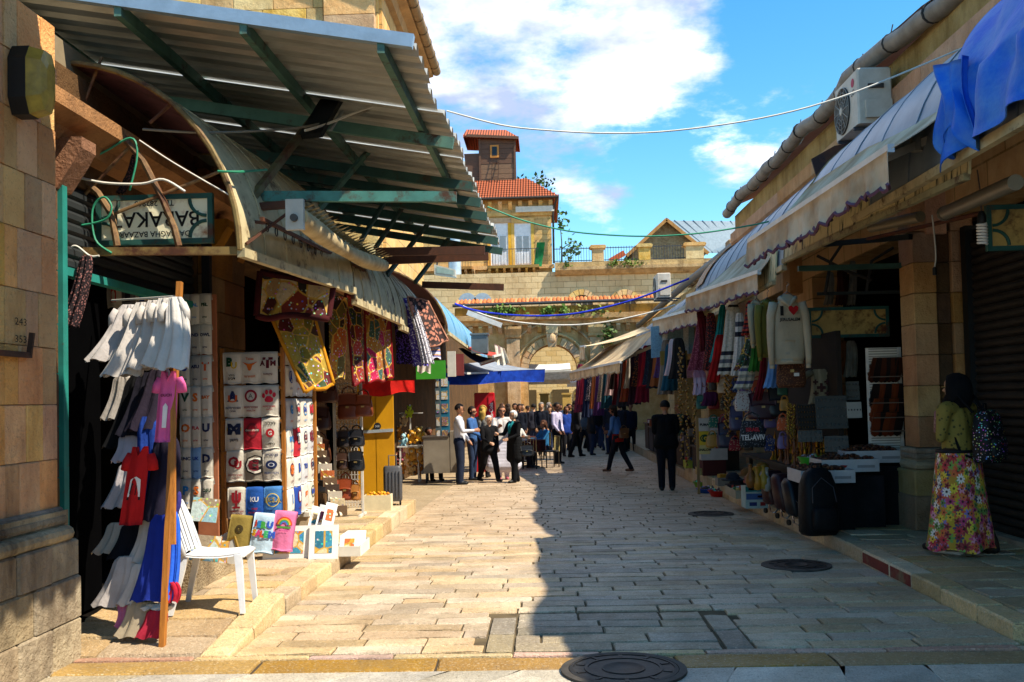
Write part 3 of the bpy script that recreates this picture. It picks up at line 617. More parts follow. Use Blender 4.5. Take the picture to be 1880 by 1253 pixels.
GREEN = leaf('#3f5f1f', '#6f8a35'); GREEN2 = leaf('#2c4a1c', '#55702c')
for i, (px, n, rx, lab) in enumerate(((925, 260, .45, 'leafy caper bush spilling over the left end of the gate cornice'), (1007, 110, .2, 'small leafy tuft on the gate cornice above the keystone'), (1035, 60, .18, 'sparse green sprig on the gate cornice beside the tuft'), (1085, 120, .5, 'dry flowering weeds on the right part of the gate cornice'))):
    p = at(px, 574, GY-.4); c = (p.x, GY-.45, p.z)
    T = wthing('wall_plant', lab, 'plant', (c[0], c[1], c[2]-.1)); part('foliage', leaves(n, c, (rx, .12, .12), .22, i+3), GREEN if i != 3 else leaf('#8d8a3d', '#5c6a2a'), T, world=True)
    m = MB()
    for k in range(4): m.tube([(c[0]+random.uniform(-.1, .1), c[1]+.15, c[2]-.18), (c[0]+random.uniform(-rx, rx), c[1], c[2]+.05)], .012, 5)
    part('stem', m, plain('#4f4a2a', .9), T, world=True)
T = wthing('wall_plant', 'dark weed hanging from the corbels beside the gate pilaster', 'plant', (3.2, GY-.3, 4.6)); part('foliage', leaves(160, (3.1, GY-.35, 4.9), (.22, .1, .4), .2, 12), GREEN2, T, world=True)

# ---- terrace and wall above the gate
TW = wthing('terrace_wall', 'sunlit stone wall with two arched windows under a railed terrace', 'wall', (3, 53, 6.5))
def wpart(name, m, mat, **k): return part(name, m, mat, TW, world=True, **k)
WY = 53.0
m = MB(); m.box(-8, 9, WY, WY+1.5, 5.5, 8.55); wpart('wall', m, ashlar('#dcc292', '#cbab78', .7, .32, .3))
m = MB(); m.prism([(0, 0), (-.15, .05), (-.4, .28), (-.4, .45), (0, .45)], (.6, WY, 8.3), (0, 1, 0), (0, 0, 1), (8.4, 0, 0)); wpart('ledge', m, stone('#cbb184', '#ab9064', '#6a5a42', .5, .03, .6))
m = MB(); m.box(.6, 9, WY-.3, WY+.2, 8.75, 9.02); wpart('parapet_course', m, stone('#c7a873', '#a98753', '#6a5238', .5, .03, .5))
for px in (858+62, 882+62): pass
for px in (1068, 1147):
    c = at(px, 556, WY); m = MB(); n = 9
    for k in range(n):
        a0, a1 = R(180*k/n+1), R(180*(k+1)/n-1); mm = MB()
        mm.prism([(-.62*math.cos(a0), .62*math.sin(a0)), (-.92*math.cos(a0), .92*math.sin(a0)), (-.92*math.cos(a1), .92*math.sin(a1)), (-.62*math.cos(a1), .62*math.sin(a1))], (c.x, WY-.14, c.z-.2), (1, 0, 0), (0, 0, 1), (0, .16, 0)); wpart('arch_stone', mm, LIME)
    m = MB(); m.prism([(-.6*math.cos(math.pi*k/12), .6*math.sin(math.pi*k/12)) for k in range(13)]+[(.6, -.5), (-.6, -.5)], (c.x, WY-.02, c.z-.2), (1, 0, 0), (0, 0, 1), (0, .03, 0)); w = wpart('window', m, plain('#6a5c45', .4))
    for dx in (-.3, 0, .3): mm = MB(); mm.box(c.x+dx-.025, c.x+dx+.025, WY-.05, WY-.02, c.z-.7, c.z+.35); part('glazing_bar', mm, plain('#b9ab8a', .6), w, world=True)
for px in (858, 886):
    c = at(px, 545, WY); m = MB(); m.prism([(-.5*math.cos(math.pi*k/12), .5*math.sin(math.pi*k/12)) for k in range(13)], (c.x, WY-.04, c.z-.3), (1, 0, 0), (0, 0, 1), (0, .05, 0)); wpart('window', m, plain('#9fb0bd', .25))
RL = wthing('terrace_railing', 'thin iron railing between stone posts along the terrace', 'railing', (4, WY, 9))
IR = plain('#3c4046', .5)
for px, w in ((1098, .62), (1183, .62), (1275, .95)):
    b = at(px, 487, WY); m = MB(); m.box(b.x-w/2, b.x+w/2, WY-.3, WY+.3, 9.0, 9.72); part('stone_post', m, LIME, RL, world=True)
    m = MB(); m.prism([(-w/2-.1, 0), (-w/2-.14, .1), (-w/2-.06, .18), (w/2+.06, .18), (w/2+.14, .1), (w/2+.1, 0)], (b.x, WY-.38, 9.72), (1, 0, 0), (0, 0, 1), (0, .76, 0)); part('post_cap', m, LIME, RL, world=True)
xs = at(1018, 480, WY).x; xe = at(1260, 480, WY).x; k = 0; x = xs
m = MB(); m.bar((xs, WY, 9.78), (xe, WY, 9.78), .04); m.bar((xs, WY, 9.12), (xe, WY, 9.12), .04); part('rail', m, IR, RL, world=True)
while x < xe: m = MB(); m.bar((x, WY, 9.05), (x, WY, 9.86), .022); part('baluster', m, IR, RL, world=True); x += .145
m = MB(); p = at(902, 688, 50); a = at(884, 700+0, 50)
pa, pb = at(1120, 480, WY+1), at(1140, 468, WY+1); m.bar((pa.x, WY+1, pa.z), (pb.x+.2, WY+1, pb.z+.1), .14, .3); single('roof_tile_stack', m, plain('#c5633a', .8), 'orange tile slab leaning on the terrace behind the railing', 'tile')
for i, (px, n, s, lab) in enumerate(((1130, 70, .18, 'green tuft growing on the terrace ledge below the railing'), (1160, 90, .3, 'green weed patch on the terrace ledge between the stone posts'), (1040, 40, .12, 'tiny weed on the terrace ledge near the corner house'))):
    p = at(px, 487, WY-.35); single('wall_plant', leaves(n, (p.x, WY-.4, 8.85), (s, .06, .1), .16, 30+i), GREEN, lab, 'plant')

# ---- corner house with red roofs
HY = 56.0
HO = wthing('corner_house', 'ochre stone house with red tiled roof, wooden attic box and white balcony doors', 'house', (-2, HY, 5))
def hpart(name, m, mat, **k): return part(name, m, mat, HO, world=True, **k)
HM = ashlar('#cfa868', '#bd9452', .6, .3, .35); xr = at(1012, 400, HY).x
zb = at(940, 492, HY).z
m = MB(); m.box(-9, xr, HY, HY+7, 5, 13.2); hpart('wall', m, HM)
m = MB(); m.box(-9, xr+.12, HY-.22, HY+.02, zb-.1, zb+.12); hpart('string_course', m, LIME)
m = MB(); m.box(-9, xr+.06, HY-.12, HY+.02, 12.2, 12.4); hpart('frieze', m, LIME)
for k in range(13): m = MB(); x = -6.6+k*.58; m.prism([(0, 0), (-.1, .1), (-.35, .35), (-.35, .48), (0, .48)], (x, HY, 12.55), (0, 1, 0), (0, 0, 1), (.22, 0, 0)); hpart('corbel', m, LIME)
RT = NT('tiles'); sp = RT.n('SeparateXYZ', {'Vector': RT.co}); TILE = RT.done(RT.mix(RT.noise(14, 4, .7), hx('#b8603a'), hx('#8f4526')), .8, bump=RT.math('SINE', RT.math('MULTIPLY', sp.outputs[0], 40.0)), bstr=.8, bdist=.05)
def roof(pts, fs, mat, th=.1, name='roof'):
    m = MB(); m.add(pts, fs); n = len(pts); m.add([(x, y, z-th) for x, y, z in pts], [f[::-1] for f in fs]); 
    edge = {}
    for f in fs:
        for a, b in zip(f, f[1:]+f[:1]): edge[(a, b)] = 1
    m.f += [(b, a, a+n, b+n) for (a, b) in edge if (b, a) not in edge]; m.mi += [0]*(len(m.f)-len(m.mi)); return hpart(name, m, mat)
ex = at(1021, 362, HY).x; ez = 13.2; rz_ = at(975, 328, HY).z+.55
RF = roof([(-9.5, HY-.55, ez), (ex+.15, HY-.55, ez), (ex+.15, HY+7.5, ez), (-9.5, HY+7.5, ez), (-9.5, HY+2.4, rz_), (ex-1.7, HY+2.4, rz_)], [(0, 1, 5, 4), (1, 2, 5), (2, 3, 4, 5)], TILE)
for r in range(9):      # courses of tile standing proud on the slope facing the street
    t0 = r/9; y = HY-.56+2.96*t0; z0 = ez+(rz_-ez)*t0; m = MB(); xr2 = ex+.15-1.85*t0
    m.prism([(0, .0), (.34, .12), (.34, .15), (0, .06)], (-7.2, y, z0), (0, 1, 0), (0, 0, 1), (7.2+xr2, 0, 0)); part('tile_course', m, TILE, RF, world=True)
m = MB(); m.tube([(-9, HY-.62, ez-.06), (ex+.1, HY-.62, ez-.06)], .07, 8); hpart('gutter', m, plain('#3b322c', .5), smooth=True)
m = MB(); m.tube([(ex+.05, HY-.6, ez-.1), (ex-.12, HY-.3, ez-.5), (ex-.2, HY-.2, ez-.9), (ex-.22, HY-.2, 9.4)], .06, 8); hpart('downpipe', m, plain('#35302c', .5), smooth=True)
# wooden attic
ax0, ax1 = at(884, 300, HY+3).x, at(945, 300, HY+3).x; az0, az1 = 14.0, at(900, 262, HY+3).z; AY = HY+2.2
WD = wood('#6d4b34', '#46301f', (1.5, 1.5, 18)); WD2 = wood('#87674a', '#5b4430', (1.5, 1.5, 18))
nb = 11
for k in range(nb):
    z0 = az0+(az1-az0)*k/nb; m = MB(); m.box(ax0, ax1, AY+random.uniform(-.02, .02), AY+.1, z0+.008, z0+(az1-az0)/nb-.008); hpart('plank', m, WD2 if k < 6 else WD)
m = MB(); m.box(ax0-.02, ax1+.02, AY+.09, AY+2.6, az0, az1); hpart('attic_wall', m, WD)
lx = at(846, 262, HY+4.2).x
m = MB(); m.box(ax1-.02, ax1+.1, AY-.06, AY+.1, az0, az1); m.box(ax0-.1, ax0+.02, AY-.06, AY+.1, az0, az1); hpart('corner_board', m, WD)
m = MB(); m.prism([(0, 0), (0, 2.5), (.9, 2.5), (.6, 0)], (ax0-.1, AY+.1, az0), (-1, 0, 0), (0, 0, 1), (0, 2.2, 0)); hpart('attic_side', m, WD)
wx = at(908, 280, AY).x; wz = at(908, 278, AY).z
m = MB(); m.box(wx-.26, wx+.26, AY-.08, AY, wz-.4, wz+.36); W = hpart('window', m, wood('#c98a3a', '#a86c28')); m = MB(); m.box(wx-.15, wx+.15, AY-.10, AY-.07, wz-.28, wz+.25); part('pane', m, plain('#1d2126', .15), W, world=True)
roof([(ax0-1.0, AY-.3, az1+.2), (ax1+.3, AY-.3, az1-.02), (ax1+.3, AY+2.8, az1-.02), (ax0-1.0, AY+2.8, az1+.2), (ax0-.9, AY+1.2, az1+.95), (ax1-.5, AY+1.2, az1+.85)], [(0, 1, 5, 4), (1, 2, 5), (2, 3, 4, 5), (3, 0, 4)], TILE, .12, 'attic_roof')
m = MB(); m.bar((ax0-.8, AY-.32, az1+.17), (ax1+.3, AY-.32, az1-.06), .06, .16); hpart('fascia_board', m, WD)
m = MB()
for dx in (-.14, .26): m.bar((wx+dx-.12, AY-.35, az0+.1), (wx+dx, AY-.06, wz-.42), .035)
for k in range(4): t = .2+k*.22; m.bar((wx-.26+.12*t, AY-.35+.29*t, az0+.1+(wz-.52-az0)*t), (wx+.14+.12*t, AY-.35+.29*t, az0+.1+(wz-.52-az0)*t), .03)
hpart('ladder', m, plain('#3a2820', .8))
m = MB(); m.box(at(938, 0, HY).x, at(1008, 0, HY).x, HY-.3, HY, at(970, 391, HY).z, at(970, 381, HY).z); hpart('white_blind_box', m, plain('#d9d2c4', .6))
for x0, x1 in ((900, 934), (944, 976)):
    a, b = at(x0, 411, HY), at(x1, 490, HY); m = MB(); m.box(a.x, b.x, HY-.06, HY+.02, zb+.1, a.z); D = hpart('balcony_door', m, plain('#e9e9ea', .5)); w = b.x-a.x
    for k in (0, 1):
        m = MB(); m.box(a.x+w*(.12+.42*k), a.x+w*(.46+.42*k), HY-.085, HY-.06, zb+.95, a.z-.75); part('pane', m, plain('#7b868e', .2), D, world=True)
        m = MB(); m.box(a.x+w*(.12+.42*k), a.x+w*(.46+.42*k), HY-.085, HY-.06, zb+.22, zb+.85); part('door_panel', m, plain('#d5d6da', .5), D, world=True)
    for xx in (a.x-.18, b.x): m = MB(); m.box(xx, xx+.18, HY-.1, HY+.02, zb+.1, a.z+.2); hpart('door_jamb', m, stone('#e0b160', '#cc9a48', '#a87a38', .3, .03, .1))
    m = MB(); m.box(a.x-.2, b.x+.2, HY-.14, HY+.02, a.z+.005, a.z+.28); hpart('door_head', m, LIME)
b0, b1 = at(896, 490, HY).x, at(990, 490, HY).x
def balcony(b0, b1):
    m = MB(); m.box(b0, b1, HY-.9, HY, zb-.12, zb+.04); hpart('balcony_slab', m, stone('#9a7a4c', '#7c6038', '#54422a', .5, .03, .4))
    for k in range(int((b1-b0)/.42)+1): m = MB(); x = b0+.05+k*.42; m.prism([(0, 0), (-.7, .3), (-.8, .42), (0, .42)], (x, HY, zb-.54), (0, 1, 0), (0, 0, 1), (.14, 0, 0)); hpart('balcony_bracket', m, LIME)
    k = 0; x = b0
    while x < b1: m = MB(); m.bar((x, HY-.86, zb), (x, HY-.86, zb+.95), .02); hpart('baluster', m, IR); x += .16
    m = MB(); m.bar((b0, HY-.86, zb+.95), (b1, HY-.86, zb+.95), .035); hpart('balcony_rail', m, IR)
balcony(b0, b1); balcony(at(826, 490, HY).x, at(868, 490, HY).x)
a, b = at(978, 490, HY-.8), at(1000, 446, HY-.8)
m = MB(); m.sheet(lambda u, v: (a.x+.05+(b.x-a.x-.25)*u+.22*v, HY-.85+.15*math.sin(v*4), a.z+(b.z-a.z)*v), 4, 8, .02); single('green_cloth', m, cloth('#1f7a45', '#155c36'), 'green cloth hung over the balcony rail of the corner house', 'cloth', smooth=True)
m = MB(); p = at(1002, 455, HY); m.sph((p.x, HY-.4, p.z), .22); m.bar((p.x, HY-.4, p.z), (p.x, HY, p.z), .04); 
# small tree growing by the corner
T = wthing('young_tree', 'thin leafy sapling beside the downpipe of the corner house', 'tree', (1.2, HY-.6, 9))
m = MB(); m.tube([(1.0, HY-.2, 8.9), (1.05, HY-.4, 10.6), (.95, HY-.5, 12.0)], [.05, .035, .015], 6); m.tube([(1.05, HY-.4, 10.2), (1.7, HY-.5, 10.6), (2.2, HY-.5, 10.2)], [.03, .02, .01], 5); part('trunk', m, plain('#4f4030', .9), T, world=True)
mm = leaves(90, (1.6, HY-.5, 10.1), (.28, .2, .28), .26, 71); mm2 = leaves(40, (1.1, HY-.5, 11.7), (.18, .15, .4), .28, 72); mm.add(mm2.v, mm2.f); part('crown', mm, GREEN2, T, world=True)
T = wthing('young_tree', 'sparse tree top showing behind the red roof of the corner house', 'tree', (.8, HY+9, 9))
p = at(986, 340, HY+9); m = MB(); m.tube([(p.x, HY+9, 8), (p.x, HY+9, p.z-.5), (p.x+.3, HY+9, p.z+.3)], [.12, .06, .02], 6); part('trunk', m, plain('#4f4030', .9), T, world=True)
part('crown', leaves(170, (p.x-.1, HY+9, p.z), (.6, .4, .32), .3, 73), GREEN2, T, world=True)
# house parts seen further left under the canopy
m = MB(); m.tube([(at(825, 0, HY-2).x, HY-2, 5), (at(825, 0, HY-2).x, HY-2, 12)], .35, 12); single('ventilation_pipe', m, plain('#b7c6d2', .35, .4), 'pale blue metal pipe standing before the ochre house wall', 'pipe', smooth=True)
p = at(818, 497, 30); m = MB(); m.add([(p.x-.35, 30, p.z+.2), (p.x+.3, 30, p.z+.02), (p.x+.3, 30, p.z-.2), (p.x-.35, 30, p.z-.1), (p.x-.35, 30.35, p.z+.2), (p.x+.3, 30.35, p.z+.02), (p.x+.3, 30.35, p.z-.2), (p.x-.35, 30.35, p.z-.1)], [(3, 2, 1, 0), (4, 5, 6, 7), (0, 1, 5, 4), (1, 2, 6, 5), (2, 3, 7, 6), (3, 0, 4, 7)])
T = wthing('floodlight', 'pale floodlight box on a bracket under the canopy edge', 'lamp', (p.x, 30, p.z-.2)); part('housing', m, plain('#c3c0b2', .5), T, world=True)
m = MB(); m.add([(p.x-.28, 29.985, p.z+.13), (p.x+.25, 29.985, p.z-.01), (p.x+.25, 29.985, p.z-.15), (p.x-.28, 29.985, p.z-.06)], [(3, 2, 1, 0)]); part('glass', m, plain('#8fa6a0', .1), T, world=True)
m = MB(); m.bar((p.x-.3, 30.2, p.z+.1), (-3.3, 30.2, p.z+.3), .05); part('bracket', m, IR, T, world=True)

# ---- gabled stone building far behind
GB = wthing('gabled_building', 'grey rubble stone building with gable and standing seam metal roof', 'building', (9.5, 75, 6))
ap, le, re = at(1222, 403, 75), at(1154, 462, 75), at(1312, 437, 75); xL, xR = le.x+.3, 2*ap.x-le.x-.3
m = MB(); m.prism([(xL, 5), (xR, 5), (xR, le.z), (ap.x, ap.z-.2), (xL, le.z)], (0, 75, 0), (1, 0, 0), (0, 0, 1), (0, 14, 0)); part('wall', m, ashlar('#8f7c5c', '#6c5b40', .5, .26, .5), GB, world=True)
d = 14
m = MB(); m.add([(ap.x, 74.5, ap.z), (xR+.5, 74.5, le.z-.3), (xR+.5, 75+d, le.z-.3), (ap.x, 75+d, ap.z)], [(0, 1, 2, 3)]); m.add([(ap.x, 74.5, ap.z), (ap.x, 75+d, ap.z), (xL-.5, 75+d, le.z-.3), (xL-.5, 74.5, le.z-.3)], [(0, 1, 2, 3)]); part('roof', m, plain('#9aa7ad', .4, .3), GB, world=True)
for k in range(18): m = MB(); y = 74.6+k*.8; m.bar((ap.x, y, ap.z+.03), (xR+.5, y, le.z-.27), .05, .08); part('roof_seam', m, plain('#7d8a92', .4, .3), GB, world=True)
m = MB(); m.bar((ap.x, 74.45, ap.z-.12), (xR+.5, 74.45, le.z-.42), .2, .25); m.bar((ap.x, 74.45, ap.z-.12), (xL-.5, 74.45, le.z-.42), .2, .25); part('verge', m, stone('#c39a58', '#a57f42', '#7a5c34', .3, .03, .3), GB, world=True)
m = MB(); m.prism([(xR, 5), (xR+5, 5), (xR+5, le.z-.6), (xR, le.z-.6)], (0, 76, 0), (1, 0, 0), (0, 0, 1), (0, 12, 0)); part('side_wing', m, ashlar('#c9a86e', '#b08d52', .6, .3, .3), GB, world=True)
m = MB(); m.add([(ap.x, 75.5, ap.z), (xR+6, 75.5, ap.z-.35), (xR+6, 75.2, le.z-.5), (xR+.4, 74.6, le.z-.35)], [(3, 2, 1, 0)]); part('front_roof', m, plain('#9aa7ad', .4, .3), GB, world=True)
for k in range(12): t = k/12; m = MB(); m.bar((ap.x+(xR+6-ap.x)*t, 75.5, ap.z-.35*t+.03), (xR+.4+5.6*t, 74.6+.6*t, le.z-.35-.15*t+.03), .06, .08); part('roof_seam', m, plain('#74828b', .4, .3), GB, world=True)

# ---- what shows through the arch
BK = wthing('back_street_building', 'pale stone building seen through the arch of the gate', 'building', (.5, 66, 0))
m = MB(); m.box(-8, 9, 66, 68, 0, 7); part('wall', m, ashlar('#e0c48c', '#cda865', .7, .35, .2), BK, world=True)
for k, (x, w) in enumerate(((-1.6, .9), (.4, 1.1), (1.9, .8))): m = MB(); m.box(x, x+w, 65.9, 66, 0, 2.3); part('doorway', m, plain('#5b4a2d', .8), BK, world=True)
BW = cloth('#d9ccb0', '#b9ab8c')
def back_awning(x0, x1, y, z0, z1, d, mat, lab):
    m = MB(); m.sheet(lambda u, v: (x0+(x1-x0)*u, y-d*v, z1+(z0-z1)*v-.05*math.sin(math.pi*u)), 8, 4, .02); m.sheet(lambda u, v: (x0+(x1-x0)*u, y-d-.01, z0-.02-.25*v), 8, 2, .01); single('awning', m, mat, lab, 'awning', smooth=True)
back_awning(-1.15, 1.4, 58, 3.35, 3.75, 1.6, plain('#c9ced0', .5), 'white sheet awning at the back of the arch opening')
back_awning(-1.1, 1.3, 55.5, 2.75, 3.2, 1.2, BW, 'beige cloth awning with dirty front flap seen through the arch')
back_awning(1.15, 1.95, 56.5, 2.6, 3.3, .9, plain('#dfe2e4', .5), 'small white panel with faint writing leaning at the right of the arch')
for x, c, l in ((-.4, '#8a7440', 'tan board'), (.9, '#c9a65c', 'ochre board'), (1.6, '#a98a4a', 'brown board')):
    m = MB(); m.box(x, x+.5, 57, 57.15, .0, 1.9); m.box(x-.05, x+.55, 56.95, 57.2, 1.9, 2.0); single('shop_board', m, plain(c, .8), f'{l} standing among the stalls beyond the arch', 'board')
# ================================================================ metal canopy over the sunny shops
CN = wthing('metal_canopy', 'big corrugated metal canopy on a green steel frame over the shops', 'canopy', (-3.4, 10, 4.2))
def cpart(name, m, mat, **k): return part(name, m, mat, CN, world=True, **k)
def edgeX(y): return -.95+.22*(y-7.2)/9
def roofZ(x): return 4.31-.177*(x+.95)
t = NT('corrugated'); CORR = t.done(t.mix(t.ramp(t.noise(2.5, 6, .7, t.mapping((.4, 3, 1))), [(.35, 0.), (.7, 1.)]), hx('#c9c6bc'), hx('#98948a')), t.ramp(t.noise(4, 4), [(.3, .3), (.7, .5)]), .45, bump=t.noise(18, 3), bstr=.06)
GRN = rusty('#5a8272', .3, '#5b3a20'); TURQ = rusty('#4f8c80', .42, '#6b3f22'); RUSTBAR = rusty('#4a2a1a', .8); DKGREEN = rusty('#35594f', .25)
prof = [(0, 0), (.10, 0), (.135, .07), (.205, .07), (.24, 0), (.28, 0)]
nsh = 11
for s in range(nsh):
    m = MB(); y0 = 7.2+s*.84; pts = []
    for k in range(3): pts += [(y0+k*.28+a, h) for a, h in prof[:-1]]
    pts.append((y0+.84+.03, 0)); dz = random.uniform(-.006, .006)
    jag = random.uniform(-.03, .03)
    up = []; lo = []
    for xx in (0, .5, 1):
        up.append([(-5.2+(edgeX(y)+jag+5.2)*xx, y, roofZ(-5.2+(edgeX(y)+jag+5.2)*xx)+h+dz+.012*(s % 2)) for y, h in pts])
    n = len(pts); m.add([p for r_ in up for p in r_], [(i*n+j, i*n+j+1, (i+1)*n+j+1, (i+1)*n+j) for i in range(2) for j in range(n-1)])
    cpart('roofing_sheet', m, CORR)
m = MB(); m.bar((-5.2, 7.17, roofZ(-5.2)+.02), (-.93, 7.17, roofZ(-.93)+.02), .07, .1); cpart('edge_flashing', m, plain('#9fb4c4', .4, .4))
for x in (-1.17, -2.2, -3.15, -4.15): m = MB(); m.bar((x, 7.15, roofZ(x)-.055), (x+.1, 16.1, roofZ(x)-.055), .055, .1); cpart('rafter', m, GRN)
for i, y in enumerate((9.3, 11.2, 12.1, 13.0, 14.0, 15.0, 16.0)):
    m = MB(); m.bar((-5.1, y, roofZ(-5.1)-.16), (edgeX(y)+.06, y, roofZ(edgeX(y)+.06)-.17), .06, .11); cpart('beam', m, GRN if i == 0 else DKGREEN)
for (a, b, w, mt) in (((600, 185, 9.2), (447, 385, 7.7), .055, rusty('#6d6440', .45)), ((685, 268, 11.1), (583, 388, 9.9), .05, GRN), ((726, 338, 13), (658, 450, 11.2), .045, DKGREEN), ((747, 369, 14), (689, 456, 12.2), .045, DKGREEN), ((793, 402, 15), (710, 506, 13), .05, DKGREEN), ((824, 438, 16), (762, 519, 14.5), .05, DKGREEN)):
    m = MB(); m.bar(at(*a), at(*b), w); cpart('strut', m, mt)
m = MB(); m.bar(at(443, 361, 8), at(838, 362, 8), .05, .085); cpart('cross_arm', m, TURQ)
m = MB(); m.bar(at(452, 382, 7.9), at(553, 374, 7.9), .05, .06); cpart('rusty_arm', m, RUSTBAR)
for a, b, y in (((690, 463), (890, 460), 12), ((705, 479), (897, 471), 12.6), ((775, 523), (925, 528), 15.2)): m = MB(); m.bar(at(*a, y), at(*b, y), .06, .1); cpart('rusty_arm', m, RUSTBAR)
for px, py, px2, py2, y in ((200+0, 30, 330, 105, 7.6),): pass
for s in range(2, 4):      # unseen canopy bay, added to throw shade over the pilaster and hung shirts
    m = MB(); y0 = 2.6+s*.84; pts = []
    for k in range(3): pts += [(y0+k*.28+a, h) for a, h in prof[:-1]]
    pts.append((y0+.87, 0)); n = len(pts); m.add([(x, y, roofZ(x)+h+.22) for x in (-5.2, -.25) for y, h in pts], [(j, j+1, n+j+1, n+j) for j in range(n-1)]); cpart('roofing_sheet', m, CORR)
for x in (-1.2, -3.2): m = MB(); m.bar((x, 4.3, roofZ(x)+.17), (x, 6.1, roofZ(x)+.17), .055, .1); cpart('rafter', m, GRN)
# floodlight tied below the canopy
m = MB(); m.bar(at(612, 180, 9.1), at(570, 250, 8.6), .22, .05); T = wthing('strip_light', 'black strip light tied under the canopy beam', 'lamp', at(590, 240, 8.8)); part('housing', m, plain('#151719', .5), T, world=True)
m = MB(); m.bar(at(612, 205, 8.98), at(590, 240, 8.72), .03, .02); m.bar(at(628, 205, 9.0), at(606, 240, 8.74), .03, .02); part('led_strip', m, plain('#8d9494', .4), T, world=True)

# ---- vaulted sheet awnings below it
CREAM = rusty('#cbb98e', .3, '#7a5630'); PURPLE = rusty('#6d4650', .35, '#4a2c20')
def vault(name, label, y0, y1, Xc, a0, a1, zb, b, matl, under, sgn, ribs=6, group=None, seams=True):
    T = wthing(name, label, 'awning', (Xc, (y0+y1)/2, zb), group); n = 14
    def P(u, v, off=0.0):
        a = (a0+(a1-a0)*u)+off; tt = R(90*v); return (Xc+sgn*a*math.cos(tt), y0+(y1-y0)*u, zb+(b+off)*math.sin(tt))
    for k in range(ribs):
        m = MB(); u0, u1 = k/ribs, (k+1)/ribs; m.sheet(lambda u, v: P(u0+(u1-u0)*u, v, .004*(k % 2)), 3, n, 0); part('roof_panel', m, matl, T, 'all', True)
        if seams:
            m = MB(); m.tube([P(u1, j/n, .006) for j in range(n+1)], .006, 5); part('panel_seam', m, matl, T, True, True)
    m = MB(); m.sheet(lambda u, v: P(u, v, -.02), 6, n, 0); part('lining', m, under, T, 'all', True)
    for u in (0, 1): m = MB(); m.tube([P(u, j/n, -.01) for j in range(n+1)], .024, 7); part('end_rib', m, rusty('#8a7443', .55), T, True, True)
    m = MB(); p, q = Vector(P(0, 0)), Vector(P(1, 0)); m.bar(p-V(0, 0, .02), q-V(0, 0, .02), .06, .07); part('front_lip', m, CREAM, T, world=True)
    return T, P
LV1, LP1 = vault('vault_awning', 'curved cream sheet awning with rusty arched end holding the upside down sign', 7.35, 10.1, -3.72, 1.42, 1.74, 2.84, 1.5, CREAM, PURPLE, 1)
LV2, LP2 = vault('vault_awning', 'second curved sheet awning on the sunny side, above the red tapestries', 10.2, 13.2, -3.72, 1.72, 1.78, 2.75, 1.45, CREAM, PURPLE, 1)
LV3, LP3 = vault('vault_awning', 'third curved sheet awning on the sunny side, above the green sign board', 13.3, 16.6, -3.72, 1.74, 1.78, 2.7, 1.45, CREAM, PURPLE, 1)
# arched end frame of pipes with the upside-down sign
PIPE = rusty('#8a6a44', .6)
FRm = wthing('arched_pipe_frame', 'rusty bent pipe frame filling the arched end of the near awning', 'frame', at(270, 462, 7.4))
for pts, r in (([(105, 195), (160, 208), (215, 240), (262, 295), (300, 370), (320, 420), (328, 452)], .027), ([(100, 308), (145, 325), (180, 355), (205, 395), (215, 452)], .027), ([(187, 105), (120, 280)], .012), ([(316, 190), (275, 226)], .014), ([(240, 268), (130, 385)], .014), ([(412, 312), (212, 392)], .014), ([(100, 200), (105, 150)], .015)):
    m = MB(); m.tube([at(*p, 7.42) for p in pts], r, 7); part('pipe', m, PIPE, FRm, True, True)
m = MB(); m.bar(at(100, 463, 7.38), at(445, 461, 7.38), .05, .06); part('bottom_bar', m, rusty('#8f7440', .55), FRm, world=True)
t = NT('rusty_sign'); SIGNM = t.done(t.mix(t.ramp(t.math('ADD', t.noise(4, 6, .7), t.math('MULTIPLY', t.noise(25, 4), .25)), [(.66, 0.), (.9, 1.)]), hx('#f6ecc8'), hx('#9a5418')), .7, bump=t.noise(20, 4), bstr=.15)
SIGNM2 = rusty('#c9a055', .45, '#7a4212')
def shop_sign(cx, cy, Y, w, h, label, txt=None, flip=False, panel=None, X=None, rz=0.0):
    c = at(cx, cy, Y); T = thing('shop_sign', label, 'sign', (c.x, c.y, c.z-h/2), rz); fm = rusty('#23564c', .25)
    m = MB(); m.box(-w/2, w/2, -.012, .012, .02, h-.02); part('panel', m, panel or SIGNM, T)
    for x0, x1, z0, z1 in ((-w/2-.02, w/2+.02, -.015, .025), (-w/2-.02, w/2+.02, h-.025, h+.015), (-w/2-.02, -w/2+.02, .026, h-.026), (w/2-.02, w/2+.02, .026, h-.026)): m = MB(); m.box(x0, x1, -.025, .02, z0, z1); part('frame_bar', m, fm, T)
    for sx in (-1, 1):
        for sz in (0, 1): m = MB(); m.tube([(sx*(w/2-.03-.13*math.cos(R(a))), -.02, (.03 if not sz else h-.03)+(1 if not sz else -1)*.13*math.sin(R(a))) for a in range(0, 91, 15)], .014, 6); part('corner_arc', m, fm, T, True)
    if txt:
        s = -1 if flip else 1
        for line, size, dz, sx in txt:
            m = MB(); decal(m, line, size, (0, -.017, h/2+dz*s), (s, 0, 0), (0, 0, s), (0, 0, 0), .012, sx); part('lettering', m, plain('#1f1a16', .8), T)
    return T
shop_sign(285, 404, 7.5, .88, .36, 'rusty cream BARAKAT bazaar sign hanging upside down in the arch', (('DABBAGHA BAZAAR', .045, .115, .95), ('BARAKAT', .12, .0, .95), ('TEL. 282968', .045, -.125, 1.0)), True)
